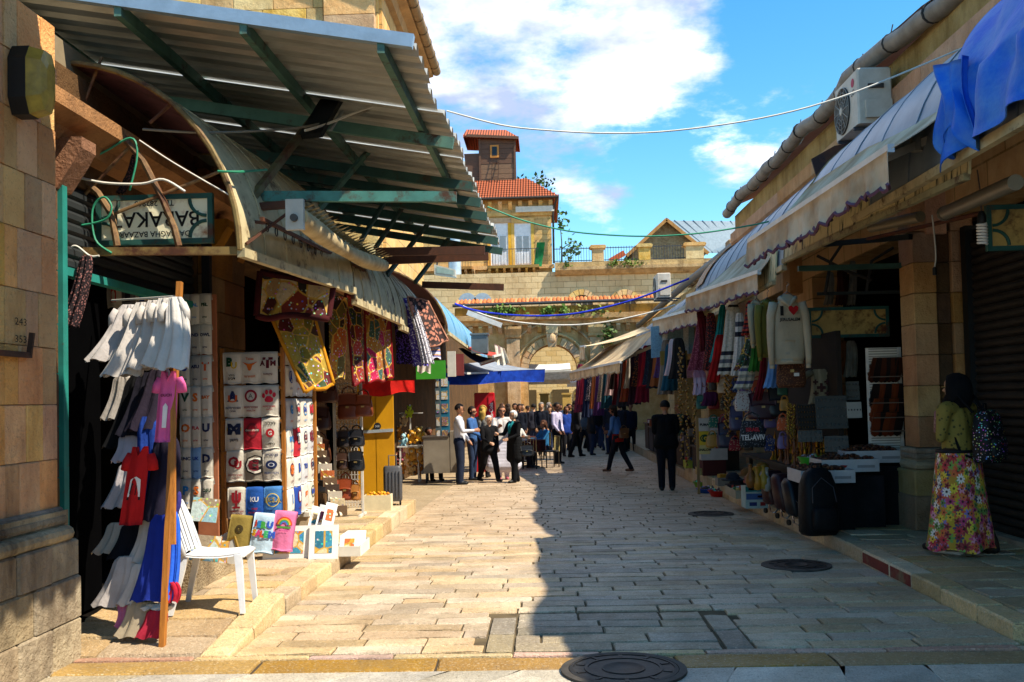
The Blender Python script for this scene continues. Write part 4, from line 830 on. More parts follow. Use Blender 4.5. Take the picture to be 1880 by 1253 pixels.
# rolled up cloth awning with scallops, and the rail of rings
T = wthing('rolled_awning', 'rolled up cream cloth awning with pointed scallops under the canopy', 'awning', at(620, 440, 9)); CLO = cloth('#cbb88f', '#a8926a')
a, b = at(548, 398, 7.6), at(704, 488, 11.4); m = MB(); m.tube([a.lerp(b, k/10)-V(0, 0, .07*math.sin(math.pi*k/10)) for k in range(11)], [.075+.012*math.sin(k) for k in range(11)], 12); part('cloth_roll', m, CLO, T, True, True)
m = MB(); m.box(a.x-.09, a.x+.05, a.y-.05, a.y-.0, a.z-.11, a.z+.13); part('end_bracket', m, plain('#b9b6ad', .5, .3), T, world=True)
m = MB(); m.lathe([(.001, -.03), (.03, -.03), (.03, 0), (.001, 0)], (a.x-.02, a.y-.05, a.z-.02), 10, axis='y'); part('axle', m, plain('#4b4a48', .5), T, world=True)
for k in range(24):
    p = a.lerp(b, (k+.5)/24)+V(0, 0, .06); m = MB(); m.add([p+V(-.03, -.06, 0), p+V(-.03, .08, 0), p+V(.12, .0, .05), p+V(-.05, .01, -.01)], [(0, 1, 2), (0, 2, 3), (1, 3, 2)]); part('scallop', m, CLO, T, world=True)
T = wthing('ring_rail', 'dark rail of hanging rings fixed before the curved awning', 'rail', at(570, 450, 8.5)); a, b = at(480, 402, 7.45), at(668, 497, 11.0)
m = MB(); m.bar(a, b, .025, .03); part('rail', m, RUSTBAR, T, world=True)
for k in range(15):
    p = a.lerp(b, (k+.6)/15.4)-V(0, 0, .045); m = MB(); m.tube([p+V(.0, .035*math.cos(g), .035*math.sin(g)) for g in [R(100+20*j) for j in range(17)]], .005, 5); part('ring', m, plain('#2c241f', .5, .5), T, True, True)
for k in (1, 5, 9, 13): p = a.lerp(b, k/15); m = MB(); m.bar(p, p+V(-.22, 0, .03), .025); part('rail_bracket', m, RUSTBAR, T, world=True)
m = MB(); m.bar(at(452, 448, 7.42), at(560, 368, 7.9), .02); T2 = single('brace_rod', m, RUSTBAR, 'rusty brace rod crossing before the near awning front', 'rod')
# eight-sided wall lantern on the pilaster
c = onX(68, 152, -3.12); T = wthing('wall_lantern', 'yellowed eight-sided glass lantern with black back on the corner pilaster', 'lamp', (c.x, c.y, c.z-.2)); w, h, d = .10, .21, .10
def octa(x, s): return [(x, c.y+s*w*a, c.z+s*h*b) for a, b in ((-.55, -1), (.55, -1), (1, -.55), (1, .6), (.55, 1), (-.55, 1), (-1, .6), (-1, -.55))]
m = MB(); m.loft([octa(c.x-.13, .9), octa(c.x-.13, 1.02), octa(c.x-.02, 1.02), octa(c.x-.02, .9)]); part('back_box', m, plain('#23211f', .5), T, world=True)
m = MB(); m.loft([octa(c.x-.02, 1.0), octa(c.x+.07, .88), octa(c.x+.09, .5)]); part('glass', m, plain('#b39a45', .25, c2='#8d7a3a', ns=12), T, world=True)

# ================================================================ cables strung across
def cable(name, pts, r, mat, label, cat='cable', n=5):
    P = [Vector(p) for p in pts]; out = []
    for i in range(len(P)-1):
        p0, p1, p2, p3 = P[max(i-1, 0)], P[i], P[i+1], P[min(i+2, len(P)-1)]
        for k in range(5):
            s = k/5; out.append(.5*((2*p1)+(p2-p0)*s+(2*p0-5*p1+4*p2-p3)*s*s+(3*p1-p0-3*p2+p3)*s**3))
    out.append(P[-1]); m = MB(); m.tube(out, r, n); return single(name, m, mat, label, cat, smooth=True)
WHITE_C = plain('#d8d2c6', .5); GREEN_C = plain('#2f8a68', .5); BLUE_C = cloth('#2b3fc4', '#1d2c96')
cable('cable', [at(820, 204, 9.3), at(920, 230, 9.3), at(1010, 240, 9.3), at(1120, 245, 9.3), at(1240, 240, 9.3), at(1400, 217, 9.3), at(1540, 180, 9.3), at(1700, 117, 9.3), at(1850, 52, 9.3), at(1960, 0, 9.3)], .009, WHITE_C, 'white cable spanning the street high against the sky')
cable('cable', [at(895, 380, 14), at(960, 405, 14), at(1040, 424, 14), at(1120, 432, 14), at(1200, 434, 14), at(1290, 428, 14), at(1390, 412, 14), at(1445, 398, 14)], .012, GREEN_C, 'thin green cable spanning the street below the red roofs')
cable('rope', [at(835, 558, 21), at(880, 572, 21), at(960, 580, 21), at(1040, 578, 21), at(1110, 565, 21), at(1180, 545, 21), at(1265, 512, 21)], .022, BLUE_C, 'bright blue rope sagging across the street before the gate', 'rope')
cable('cable', [at(850, 562, 23), at(900, 582, 23), at(970, 594, 23), at(1050, 597, 23), at(1120, 590, 23), at(1190, 575, 23), at(1240, 560, 23)], .018, WHITE_C, 'white cable sagging just below the blue rope')
cable('chain', [at(262, 238, 7.5), at(380, 244, 7.6), at(520, 238, 8.2), at(600, 225, 8.8), at(690, 200, 9.2), at(745, 190, 9.3)], .010, plain('#8d8577', .5), 'twisted chain running under the canopy to its beam', 'chain')
cable('cable', [at(560, 240, 8.4), at(600, 228, 8.7), at(650, 208, 9), at(720, 182, 9.2)], .012, WHITE_C, 'white cable tied between the strut and the canopy beam')
cable('hose', [at(130, 308, 7.35), at(190, 280, 7.35), at(240, 254, 7.35), at(252, 285, 7.35), at(238, 350, 7.35)], .009, GREEN_C, 'green hose looped over the pipe arch', 'hose')
cable('hose', [at(105, 305, 7.35), at(125, 350, 7.35), at(130, 410, 7.35), at(190, 405, 7.35), at(205, 380, 7.35), at(190, 362, 7.35), at(170, 385, 7.35), at(175, 440, 7.35), at(205, 465, 7.35)], .009, GREEN_C, 'coiled green hose hanging before the upside down sign', 'hose')
cable('hose', [at(400, 315, 7.3), at(440, 316, 7.35), at(490, 312, 7.9)], .010, GREEN_C, 'short green hose tied to the arched rib of the near awning', 'hose')
cable('cable', [at(128, 322, 7.33), at(190, 336, 7.33), at(260, 338, 7.33), at(300, 330, 7.33), at(340, 352, 7.33)], .010, WHITE_C, 'white cable drooping inside the pipe arch')
cable('cable', [at(256, 258, 7.34), at(320, 300, 7.34), at(420, 358, 7.34)], .006, WHITE_C, 'thin white line running down to the arched rib')
cable('cable', [at(98, 455, 7.2), at(112, 480, 7.2), at(104, 520, 7.2), at(106, 560, 7.2), at(118, 620, 7.2)], .008, WHITE_C, 'loose white cable end dangling beside the doorway')
cable('cable', [at(88, 460, 7.2), at(110, 482, 7.2), at(125, 460, 7.2), at(140, 452, 7.2), at(165, 470, 7.2), at(182, 470, 7.2)], .008, WHITE_C, 'curled white cable on the bottom bar of the pipe arch')
m = MB(); p = at(111, 432, 7.2); m.box(p.x-.05, p.x+.05, 7.18, 7.24, p.z-.035, p.z+.035); single('junction_box', m, plain('#c7c1c4', .5), 'white electric junction box on the pipe arch', 'box')

# ================================================================ vaults, gutters and cloth awnings on the shaded side
SHEET = plain('#8b95a0', .42, .25, c2='#6f7a84', ns=2.5); DRIP = None
RV1, RP1 = vault('vault_awning', 'near grey sheet vault with blue tarpaulin over its end', 5.2, 11.6, 4.45, 1.5, 1.5, 3.3, 1.52, SHEET, PURPLE, -1, 7)
RV2, RP2 = vault('vault_awning', 'second grey sheet vault on the shaded side, torn near its front', 11.9, 20, 4.5, 1.6, 1.55, 3.2, 1.55, SHEET, PURPLE, -1, 9)
RV3, RP3 = vault('vault_awning', 'far grey sheet vault before the weathered shop building', 21, 37, 4.8, 1.8, 1.75, 3.1, 1.4, SHEET, PURPLE, -1, 9)
t = NT('dripped'); sp = t.n('SeparateXYZ', {'Vector': t.co}); st = t.noise(3.2, 5, .65, t.mapping((1, 6, .9)))
DRIP = t.done(t.mix(t.ramp(st, [(.52, 0.), (.62, 1.)]), hx('#d2c292'), hx('#3b3a30')), .75, bump=t.noise(9, 4), bstr=.2)
def fascia(T, y0, y1, x0, x1, z0, z1, nseg):
    for k in range(nseg):
        a, b = k/nseg, (k+1)/nseg; m = MB(); xa, xb = x0+(x1-x0)*a, x0+(x1-x0)*b; ya, yb = y0+(y1-y0)*a, y0+(y1-y0)*b-.01
        m.add([(xa, ya, z0), (xb, yb, z0), (xb+.03, yb, z1), (xa+.03, ya, z1), (xa+.02, ya, z0), (xb+.02, yb, z0), (xb+.05, yb, z1), (xa+.05, ya, z1)], [(0, 1, 2, 3)[::-1], (4, 5, 6, 7), (0, 4, 5, 1)[::-1], (3, 2, 6, 7)[::-1], (0, 3, 7, 4)[::-1], (1, 5, 6, 2)[::-1]]); part('fascia_panel', m, DRIP, T, world=True)
    m = MB(); m.bar((x0-.01, y0, z0-.02), (x1-.01, y1, z0-.02), .05, .05); part('fascia_lip', m, rusty('#a59a72', .4), T, world=True)
fascia(RV1, 7.1, 11.4, 3.06, 2.78, 3.2, 3.62, 7); fascia(RV2, 12.2, 19.5, 2.85, 2.95, 3.05, 3.45, 8)
m = MB(); q = [at(1490, 292, 12.2), at(1532, 268, 12.2), at(1562, 262, 12.2), at(1502, 334, 12.2)]; m.prism([(p.x, p.z) for p in q], (0, 12.2, 0), (1, 0, 0), (0, 0, 1), (0, .03, 0)); part('end_plate', m, rusty('#3a2320', .5), RV1, world=True)
def cloth_awning(label, f0, f1, w0, w1, drop, n=26, trim='#6d4a5c', c='#d8c2a2', arm=True, amp=.04):
    f0, f1, w0, w1 = map(Vector, (f0, f1, w0, w1)); T = wthing('cloth_awning', label, 'awning', (f0+f1)/2-V(0, 0, drop)); mt = cloth(c, '#a98d6c', ns=2.2)
    m = MB(); m.sheet(lambda u, v: w0.lerp(w1, u).lerp(f0.lerp(f1, u), v)-V(0, 0, .06*math.sin(math.pi*v)), 10, 6, .006); part('canvas', m, mt, T, 'all', True)
    m = MB(); m.bar(f0, f1, .05, .06); part('front_bar', m, plain('#d9d6cf', .4, .2), T, world=True)
    d = (f1-f0); out = Vector((0, 0, 0)); nn = n*4; top = []; bot = []
    for k in range(nn+1):
        p = f0+d*(k/nn); o = .018*math.sin(k*.7)+.01*math.sin(k*1.9); top.append(p+V(-.03, 0, -.02)); bot.append(p+V(-.03+o*1.2, 0, -drop-amp*abs(math.sin(math.pi*k/4))+.02*math.sin(k*.11)))
    def val(u, v): i = int(round(u*nn)); return top[i].lerp(bot[i], v)
    m = MB(); m.sheet(val, nn, 3, .004); part('valance', m, mt, T, 'all', True)
    m = MB(); m.tube([b_+V(-.004, 0, .008) for b_ in bot], .017, 4); part('trim', m, cloth(trim), T, True, True)
    if arm:
        for u in (.08, .9):
            e = f0.lerp(f1, u); wl = w0.lerp(w1, u)+V(.1, 0, -.3); k_ = e.lerp(wl, .5)+V(.0, .25, .02); m = MB(); m.bar(e-V(0, 0, .03), k_, .04, .06); m.bar(k_, wl, .04, .06); part('folding_arm', m, plain('#c9bda6', .45, .2), T, world=True)
            m = MB(); m.lathe([(.001, -.05), (.045, -.05), (.045, .05), (.001, .05)], k_, 10); part('arm_joint', m, plain('#a59a86', .5, .3), T, world=True)
    return T
cloth_awning('near faded beige cloth awning with purple scalloped edge and dirty marks', at(1636, 272, 7.13), at(1376, 444, 11.1), V(3.25, 7.1, 3.98), V(3.0, 11.1, 3.98), .27, 22)
cloth_awning('second beige cloth awning with scalloped edge, above the hoodies', at(1394, 500, 12.5), at(1262, 545, 15.6), V(3.05, 12.5, 3.75), V(3.0, 15.6, 3.75), .25, 18)
cloth_awning('third beige cloth awning with scalloped edge, before the rusty vault', at(1284, 566, 17.3), at(1200, 588, 20.0), V(3.3, 17.3, 3.75), V(3.2, 20, 3.75), .28, 14)
cloth_awning('long beige cloth awning stretched low over the far shaded stalls', at(1140, 665, 20.5), at(1047, 684, 27), at(1205, 605, 20.5), at(1110, 640, 27), .2, 12, '#b59a78', '#d9bf93')
cloth_awning('flat pale awning sheet lit by the sun, tipped over the far stalls', at(1075, 636, 25), at(1066, 637, 27), at(1195, 606, 23), at(1180, 600, 26), .34, 6, '#b59a78', '#e6d3ab', False)
m = MB(); a, b = at(1195, 620, 19.6), at(1275, 598, 19.6); m.sheet(lambda u, v: (a.x+(b.x-a.x)*u, 19.6+.3*v*.2, a.z+.25-.62*v+.25*(u-.5)*.3), 10, 3, .01); single('striped_side_curtain', m, bands('X', 2.4, '#7fa3b4', '#7fa3b4', '#dfe4e2', '#86a9b8'), 'blue and white striped plastic curtain under the third awning', 'curtain')
m = MB(); m.sheet(lambda u, v: Vector(RP2(.86+.12*u, .25+.5*v, .03)), 4, 6, .01); single('rust_sheet', m, bands('Y', 3.0, '#c56a26', '#d8c9ac', '#b9682c', '#e3d8be'), 'orange rusted sheet patched over the end of the second vault', 'sheet')
# blue tarpaulin thrown over the near vault
def tarp(u, v):
    p = Vector(RP1(.0+.285*u, .97-.95*v, .03)); k = max(0, (u-.55)/.45)
    fold = .05*math.sin(v*9+u*5)+.035*math.sin(u*16+v*3)
    p += V(-.05-abs(fold)*.9, .05*math.sin(v*6)*k, .01)
    if v > .8: p += V(-.06*math.sin(u*22), 0, -.35*(v-.8)*(.6+1.6*k*k+.4*math.sin(u*13)))
    return p
t = NT('tarp'); TARP = t.done(t.mix(t.ramp(t.noise(3.5, 6, .7), [(.4, 0.), (.7, 1.)]), hx('#1462cc'), hx('#5088cc')), .55, bump=t.noise(5, 5), bstr=.4, bdist=.04)
m = MB(); m.sheet(tarp, 40, 40, .008); single('tarpaulin', m, TARP, 'bright blue tarpaulin draped over the near grey vault', 'tarpaulin', smooth='all')
def tail(u, v): x = 2.87+.05*math.sin(u*9+v)+.03*math.sin(u*19); return (x-.03, 6.62+.42*u+.06*math.sin(v*5+u*3), 3.9-.66*v*(.85+.16*math.sin(u*9+1))+.06*u)
m = MB(); m.sheet(tail, 26, 16, .006); single('tarpaulin', m, TARP, 'hanging folded tail of the blue tarpaulin beside the near beige awning', 'tarpaulin', smooth='all')
# air conditioners
def air_con(x, y0, y1, z0, z1, d, label, logo):
    T = thing('air_conditioner', label, 'air conditioner', (x, (y0+y1)/2, z0)); w = (y1-y0)/2; h = z1-z0; body = plain('#cdc4b6', .5, c2='#b0a594', ns=3)
    m = MB(); m.cbox(0, d, -w, w, 0, h, .02); part('casing', m, body, T)
    cy = w*.28; r = h*.42
    m = MB(); m.lathe([(r, -.012), (r*1.03, 0), (.001, .0)], (-.004, cy, h*.46), 24, axis='x'); f = part('fan_opening', m, plain('#2b2a29', .6), T)
    for k in range(5): mm = MB(); mm.tube([(-.024, cy+r*(.2+.2*k)*math.cos(g), h*.46+r*(.2+.2*k)*math.sin(g)) for g in [2*math.pi*j/20 for j in range(21)]], .006, 4); part('guard_ring', mm, plain('#8c8880', .5), f)
    for k in range(12): mm = MB(); g_ = 2*math.pi*k/12; mm.bar((-.026, cy, h*.46), (-.026, cy+r*math.cos(g_), h*.46+r*math.sin(g_)), .008); part('guard_spoke', mm, plain('#8c8880', .5), f)
    m = MB(); m.lathe([(.05, -.035), (.05, -.028), (.001, -.028)], (0, cy, h*.46), 14, axis='x'); part('fan_hub', m, body, T)
    m = MB(); m.box(d*.3, d*.75, -w-.02, -w, h*.62, h*.7); part('grip', m, plain('#3a3734', .7), T)
    m = MB(); m.box(d*.2, d*.95, -w-.05, -w, .06, h*.4); part('valve_cover', m, body, T)
    if logo:
        m = MB(); m.lathe([(.055, -.006), (.055, -.003), (.001, -.003)], (0, -w*.62, h*.8), 16, axis='x'); part('logo_disc', m, plain('#b5123f', .5), T)
        m = MB(); decal(m, 'LG', .075, (-.008, -w*.62, h*.62), (0, -1, 0), (0, 0, 1), (0, 0, 0), .02); part('lettering', m, plain('#55524e', .6), T)
    m = MB(); m.bar((-.02, -w*.7, -.03), (d+.3, -w*.7, -.03), .04); m.bar((-.02, w*.7, -.03), (d+.3, w*.7, -.03), .04); part('bracket', m, IR, T)
    return T
air_con(3.88, 12.0, 12.92, 4.93, 5.62, .42, 'LG air conditioner hung below the round gutter', True)
p = at(1207, 540, 29); air_con(p.x, 29, 30.0, p.z-.1, p.z+.62, .4, 'small weathered air conditioner far down the shaded side', False)
# lamps and signs under the near vault
m = MB(); a, b = at(1735, 392, 8.6), at(1865, 335, 7.2); m.tube([a, b], .06, 12); T = wthing('tube_light', 'long grey tube light under the near vault', 'lamp', (a+b)/2); part('housing', m, plain('#8d8574', .4, .4), T, True, True); m = MB(); m.lathe([(.001, -.02), (.066, -.02), (.066, .02), (.001, .02)], a, 12, axis='y'); part('end_cap', m, plain('#6b6558', .5), T, world=True)
m = MB(); m.tube([at(1600, 418, 10.5), at(1690, 398, 9.6)], .055, 12); single('tube_light', m, plain('#8a7c62', .45, .3), 'shorter tube light beside the pier under the near vault', 'lamp', smooth=True)
c = at(1803, 424, 8.0); T = wthing('spiral_bulb', 'white spiral energy saving bulb hanging before the roller shutter', 'lamp', c-V(0, 0, .1)); m = MB()
m.tube([(c.x+.034*math.cos(g), c.y+.034*math.sin(g), c.z+.06-.17*g/(2*math.pi*7)) for g in [2*math.pi*k/14 for k in range(99)]], .0105, 6); part('glass_spiral', m, plain('#e6dcd2', .3), T, True, True)
m = MB(); m.lathe([(.001, 0), (.032, 0), (.036, .05), (.02, .09), (.001, .1)], (c.x, c.y, c.z+.065), 12); part('socket', m, plain('#141414', .5), T, True, True)
m = MB(); m.tube([c+V(0, 0, .15), c+V(.0, 0, .3), c+V(-.01, .02, .5)], .006, 5); part('cord', m, plain('#5a4a40', .6), T, True, True)
cable('cable', [at(1711, 395, 9.8), at(1715, 430, 9.8), at(1718, 470, 9.8), at(1716, 490, 9.8)], .008, WHITE_C, 'white lamp cord dangling before the stone pier')
m = MB(); p = at(1716, 498, 9.8); m.lathe([(.001, -.04), (.022, -.04), (.02, .03), (.008, .04), (.001, .04)], p, 10); single('lamp_socket', m, plain('#0e0e0e', .5), 'black lamp socket at the end of the dangling cord', 'socket', smooth=True)
shop_sign(1875, 418, 8.4, .55, .36, 'rusted blank sign panel hanging before the roller shutter', None, False, SIGNM2)
shop_sign(1557, 592, 12.6, .98, .36, 'rusted blank sign panel over the dark shop behind the hoodie', None, False, SIGNM2)
SF = wthing('shop_front_frame', 'dark steel frame with rusty pipe over the shaded shop front', 'frame', (3.9, 11.5, 3.1))
for a, b, w in ((at(1482, 452, 12.5), at(1672, 435, 11.0), .06), (at(1500, 540, 12.7), at(1668, 536, 12.4), .04)): m = MB(); m.bar(a, b, w); part('steel_bar', m, plain('#141c1b', .6), SF, world=True)
m = MB(); m.tube([at(1590, 440, 11.6), at(1800, 392, 9.2)], .022, 8); part('rusty_pipe', m, rusty('#6b3218', .7), SF, True, True)
for pts in ([(1545, 450), (1525, 480), (1515, 540)], [(1640, 455), (1600, 480), (1590, 540)], [(1500, 470), (1560, 500), (1600, 515)]): m = MB(); m.tube([at(*p, 12.6) for p in pts], .02, 6); part('bent_pipe', m, plain('#3a332c', .7), SF, True, True)
m = MB(); m.bar((3.05, 11.5, .12), (3.05, 11.5, 3.2), .05); m2 = MB(); m2.bar((2.95, 11.45, 3.1), (4.5, 11.45, 3.1), .06); part('cross_bar', m2, DKGREEN, SF, world=True)
# ================================================================ goods of the sunny side
PZ = .12
def frame_for(o, xdir, tilt=0.0):
    x = Vector(xdir).normalized(); y = Vector((0, 0, 1)).cross(x).normalized(); M = Matrix.Translation(Vector(o)) @ Matrix((x.to_4d()*0+Vector((x.x, y.x, 0, 0)), Vector((x.y, y.y, 0, 0)), Vector((0, 0, 1, 0)), Vector((0, 0, 0, 1))))
    return M @ Matrix.Rotation(tilt, 4, 'X')
INK = {}
def ink(c): return plain(c, .8)
def marks(T, items, surf):     # flat prints that follow a surface surf(x,z) -> y
    for it in items:
        kind, colr = it[0], it[1]; m = MB(); nm = 'printed_mark'
        if kind == 't':
            _, _, txt, size, x, z, bold, sx = it; vs, fs = glyphs(txt, size, 2, bold, sx); vs = [(x+a, z+b) for a, b in vs]; nm = 'lettering'; wd = max(abs(a) for a, b in vs)*2 if vs else 0
        elif kind == 'ring':
            _, _, r, w, x, z = it[:6]; n = 20; vs = [(x+rr_*math.cos(2*math.pi*k/n), z+rr_*math.sin(2*math.pi*k/n)*(it[6] if len(it) > 6 else 1)) for rr_ in (r-w, r) for k in range(n)]; fs = [(k, (k+1) % n, n+(k+1) % n, n+k)[::-1] for k in range(n)]
        elif kind == 'arc':
            _, _, r, w, x, z = it[:6]; n = 12; vs = [(x+rr_*math.cos(math.pi*k/n), z+rr_*math.sin(math.pi*k/n)) for rr_ in (r-w, r) for k in range(n+1)]; fs = [(k, k+1, n+2+k, n+1+k)[::-1] for k in range(n)]
        elif kind == 'poly': pts = it[2]; vs = list(pts); fs = [tuple(range(len(pts)))]
        else:
            _, _, w, h, x, z = it; vs = [(x-w/2, z-h/2), (x+w/2, z-h/2), (x+w/2, z+h/2), (x-w/2, z+h/2)]; fs = [(0, 1, 2, 3)]
        lay = it[-1] if kind == 'never' else .0035+.0012*len(T.children)
        m.add([(a, surf(a, b)-lay, b) for a, b in vs], fs); part(nm, m, ink(colr), T)
def heb(s): return s[::-1]
def folded_shirt(M, w, h, c, label, items=(), group=None, name='folded_shirt', c2=None):
    T = thing(name, label, 'T-shirt', group=group); T.matrix_world = M; T.location, q, s = M.decompose(); T.rotation_euler = q.to_euler(); ph = random.uniform(0, 6)
    def surf(x, z): u = x/w; return -.035+.02*(2*u)**2-.012*math.sin(z/h*3.1)+.003*math.sin(u*14+ph)*(1-z/h)
    def fn(u, v):
        x = (u-.5)*w*(1+.03*math.sin(v*5+ph)); 
        if v < .12: g = R(180*(1-v/.12)); return (x, -.01-.028*math.cos(g-math.pi)*1.0 if False else (surf(x, h)+.0125)*(v/.12)+.03*(1-v/.12), h+.02*math.sin(math.pi*v/.12)-.06*(1-v/.12))
        z = h*(1-(v-.12)/.88); return (x, surf(x, z)+.0125, z+.006*math.sin(u*7+ph)*(1-z/h))
    m = MB(); m.sheet(fn, 10, 14, .012); part('fabric', m, cloth(c, c2, var=.05), T, 'all')
    m = MB(); m.tube([(w*.5*(2*u-1)*.98, surf(w*.5*(2*u-1)*.98, .012)-.002, .012+.006*math.sin(u*7+ph)) for u in [k/8 for k in range(9)]], .005, 4); part('hem', m, cloth(c, c2), T)
    marks(T, items, surf); return T
def t_(c, s, size, x=0, z=.2, b=.03, sx=1.0): return ('t', c, s, size, x, z, b, sx)
W_ = '#cfc7ba'; SH_W, SH_H = .185, .325
H1 = [heb('ביילור'), heb('דובים'), heb('לונגהורנס'), heb('טקסאס'), heb('אוניברסיטת'), heb('אובורן'), heb('אלבאמה'), heb('קלימסון'), heb('מישגן'), heb('אוהיו'), heb("ג'ורג'יה"), heb('אוקלהומה'), heb('פן סטייט'), heb('אינדיאנה')]
def tm(size, x=0, z=.21):  # A T M monogram
    return [t_('#5b1220', 'T', size*1.5, x, z, .05, 1.1), t_('#5b1220', 'A', size*.75, x-.055, z-.005, .04), t_('#5b1220', 'M', size*.75, x+.055, z-.005, .04)]
logos = [
 [('BU', W_, [t_('#0d3d26', 'B', .095, -.02, .225, .06), t_('#c9a400', 'U', .07, .025, .19, .03), t_('#111', H1[0], .022, 0, .09), t_('#111', H1[1], .022, 0, .055)]),
  ('TEXAS', W_, [t_('#b5551c', 'Texas', .026, 0, .255), ('poly', '#c4601c', [(-.08, .225), (-.02, .205), (0, .2), (.02, .205), (.08, .225), (.03, .185), (.015, .14), (0, .13), (-.015, .14), (-.03, .185)]), t_('#b5551c', H1[2], .024, 0, .075)]),
  ('A&M', W_, tm(.075)+[t_('#5b1220', H1[3], .026, 0, .09)])],
 [('AU', W_, [t_('#1a2550', 'A', .11, 0, .215, .06), t_('#c4541c', 'U', .075, 0, .19, .02, 1.5), t_('#1a2550', H1[4], .022, 0, .095), t_('#1a2550', H1[5], .022, 0, .06)]),
  ('crimson ring A', W_, [('ring', '#8d1a2c', .065, .022, 0, .215), t_('#6e6a66', 'A', .05, 0, .215, .02), t_('#8d1a2c', H1[4], .02, 0, .10), t_('#8d1a2c', H1[6], .022, 0, .068)]),
  ('red paw print', W_, [('poly', '#c01f3a', [(-.04, .155), (-.045, .18), (-.02, .21), (.015, .212), (.045, .185), (.04, .155), (.01, .145), (-.015, .148)])]+[('ring', '#c01f3a', .017, .0169, x, z, 1.5) for x, z in ((-.055, .215), (-.022, .25), (.02, .252), (.055, .222))]+[t_('#b02038', H1[4], .018, 0, .105), t_('#b02038', H1[7], .018, 0, .075)])],
 [('MICHIGAN', W_, [t_('#14203f', 'M', .115, 0, .215, .09, 1.25), ('rect', '#b99b22', .15, .035, 0, .215), t_('#14203f', 'MICHIGAN', .02, 0, .215), t_('#14203f', H1[8], .036, 0, .10)]),
  ('OHIO STATE', '#b02434', [('ring', '#6d1420', .06, .02, 0, .2, 1.25), ('rect', '#26181a', .15, .03, 0, .2), t_('#c9c2b8', 'OHIO STATE', .018, 0, .2)]),
  ('Georgia lettering', W_, [t_('#161616', H1[10], .032, 0, .27), t_('#161616', heb('בולדוגס'), .026, 0, .06), ('ring', '#b5202c', .045, .044, 0, .17), t_('#e9e4dc', 'G', .045, 0, .17)])],
 [('OU', W_, [t_('#8f1826', 'O', .11, -.015, .205, .04), t_('#8f1826', 'U', .085, .03, .175, .04), t_('#8f1826', heb('אוניברסיטת'), .02, 0, .07), t_('#8f1826', H1[11], .02, 0, .04)]),
  ('big black C', '#8d8478', [t_('#141414', 'C', .2, 0, .17, .1), t_('#e6dfd4', 'C', .17, 0, .17, .0), t_('#6d1424', 'C', .12, 0, .17, .12)]),
  ('navy oval', W_, [t_('#1b2a57', H1[12], .034, 0, .265), ('ring', '#1b2a57', .06, .059, 0, .17, .75), ('ring', '#c9cedd', .034, .01, 0, .17, .6), t_('#2a3f78', 'PENN STATE', .02, 0, .085)])],
 [('IU', W_, [t_('#8d1522', 'U', .115, 0, .215, .06), ('rect', '#8d1522', .024, .17, 0, .21), ('rect', '#8d1522', .08, .02, 0, .12), t_('#8d1522', H1[4], .02, 0, .08), t_('#8d1522', H1[13], .022, 0, .05)]),
  ('KU', '#2456a8', [t_('#d9d9d9', 'KU', .05, 0, .2, .03), t_('#b5232f', heb('קנזס'), .028, 0, .1), t_('#b5232f', heb('אוניברסיטת'), .018, 0, .065)]),
  ('UCLA', '#4d86c8', [t_('#e3c64a', 'UCLA', .055, 0, .19, .05), t_('#1b3a70', 'UCLA', .05, 0, .19, .0), ('ring', '#e3c64a', .07, .008, 0, .19, 1.0), t_('#1b3a70', heb('אוניברסיטת'), .018, 0, .08)])]]
# wooden folding display frame
WOOD = wood('#b9762a', '#8a5218'); HINGE = plain('#6d5a2c', .4, .6)
DS = wthing('wooden_display_frame', 'orange wooden folding frame carrying rows of folded printed shirts', 'display rack', (-3.0, 10, PZ))
def rail(name, a, b, w, mat=WOOD): m = MB(); m.bar(a, b, w, w*.7); return part(name, m, mat, DS, world=True)
Yb = 10.0
zrow = [at(460, y, Yb).z for y in (705, 766, 826, 884, 952)]
x0b = at(408, 800, Yb).x
rail('upright', (x0b, Yb+.03, PZ), (x0b, Yb+.03, 2.25), .05); rail('upright', (x0b+.63, Yb+.03, PZ), (x0b+.63, Yb+.03, 2.25), .05); rail('upright', (x0b-.10, Yb+.12, PZ), (x0b-.10, Yb+.12, 2.05), .05)
rail('upright', (-2.7, 11.3, PZ), (-2.7, 11.3, 2.35), .05)
for k in range(5):
    m = MB(); z = .5+k*.36; m.box(x0b-.08, x0b-.02, Yb-.01, Yb+.0, z, z+.09); part('hinge', m, HINGE, DS, world=True)
lab = {0: 'top', 1: 'second', 2: 'third', 3: 'fourth', 4: 'fifth'}
for r, row in enumerate(logos):
    rail('rung', (x0b, Yb, zrow[r]+SH_H-.03), (x0b+.63, Yb, zrow[r]+SH_H-.03), .04)
    for c, (nm, colr, items) in enumerate(row):
        M = Matrix.Translation((x0b+.13+c*.187+.008*r, Yb-.03, zrow[r]))
        folded_shirt(M, SH_W, SH_H, colr, f'folded shirt printed {nm}, {lab[r]} row of the frame facing the street', items, 'shirts on the wooden frame')
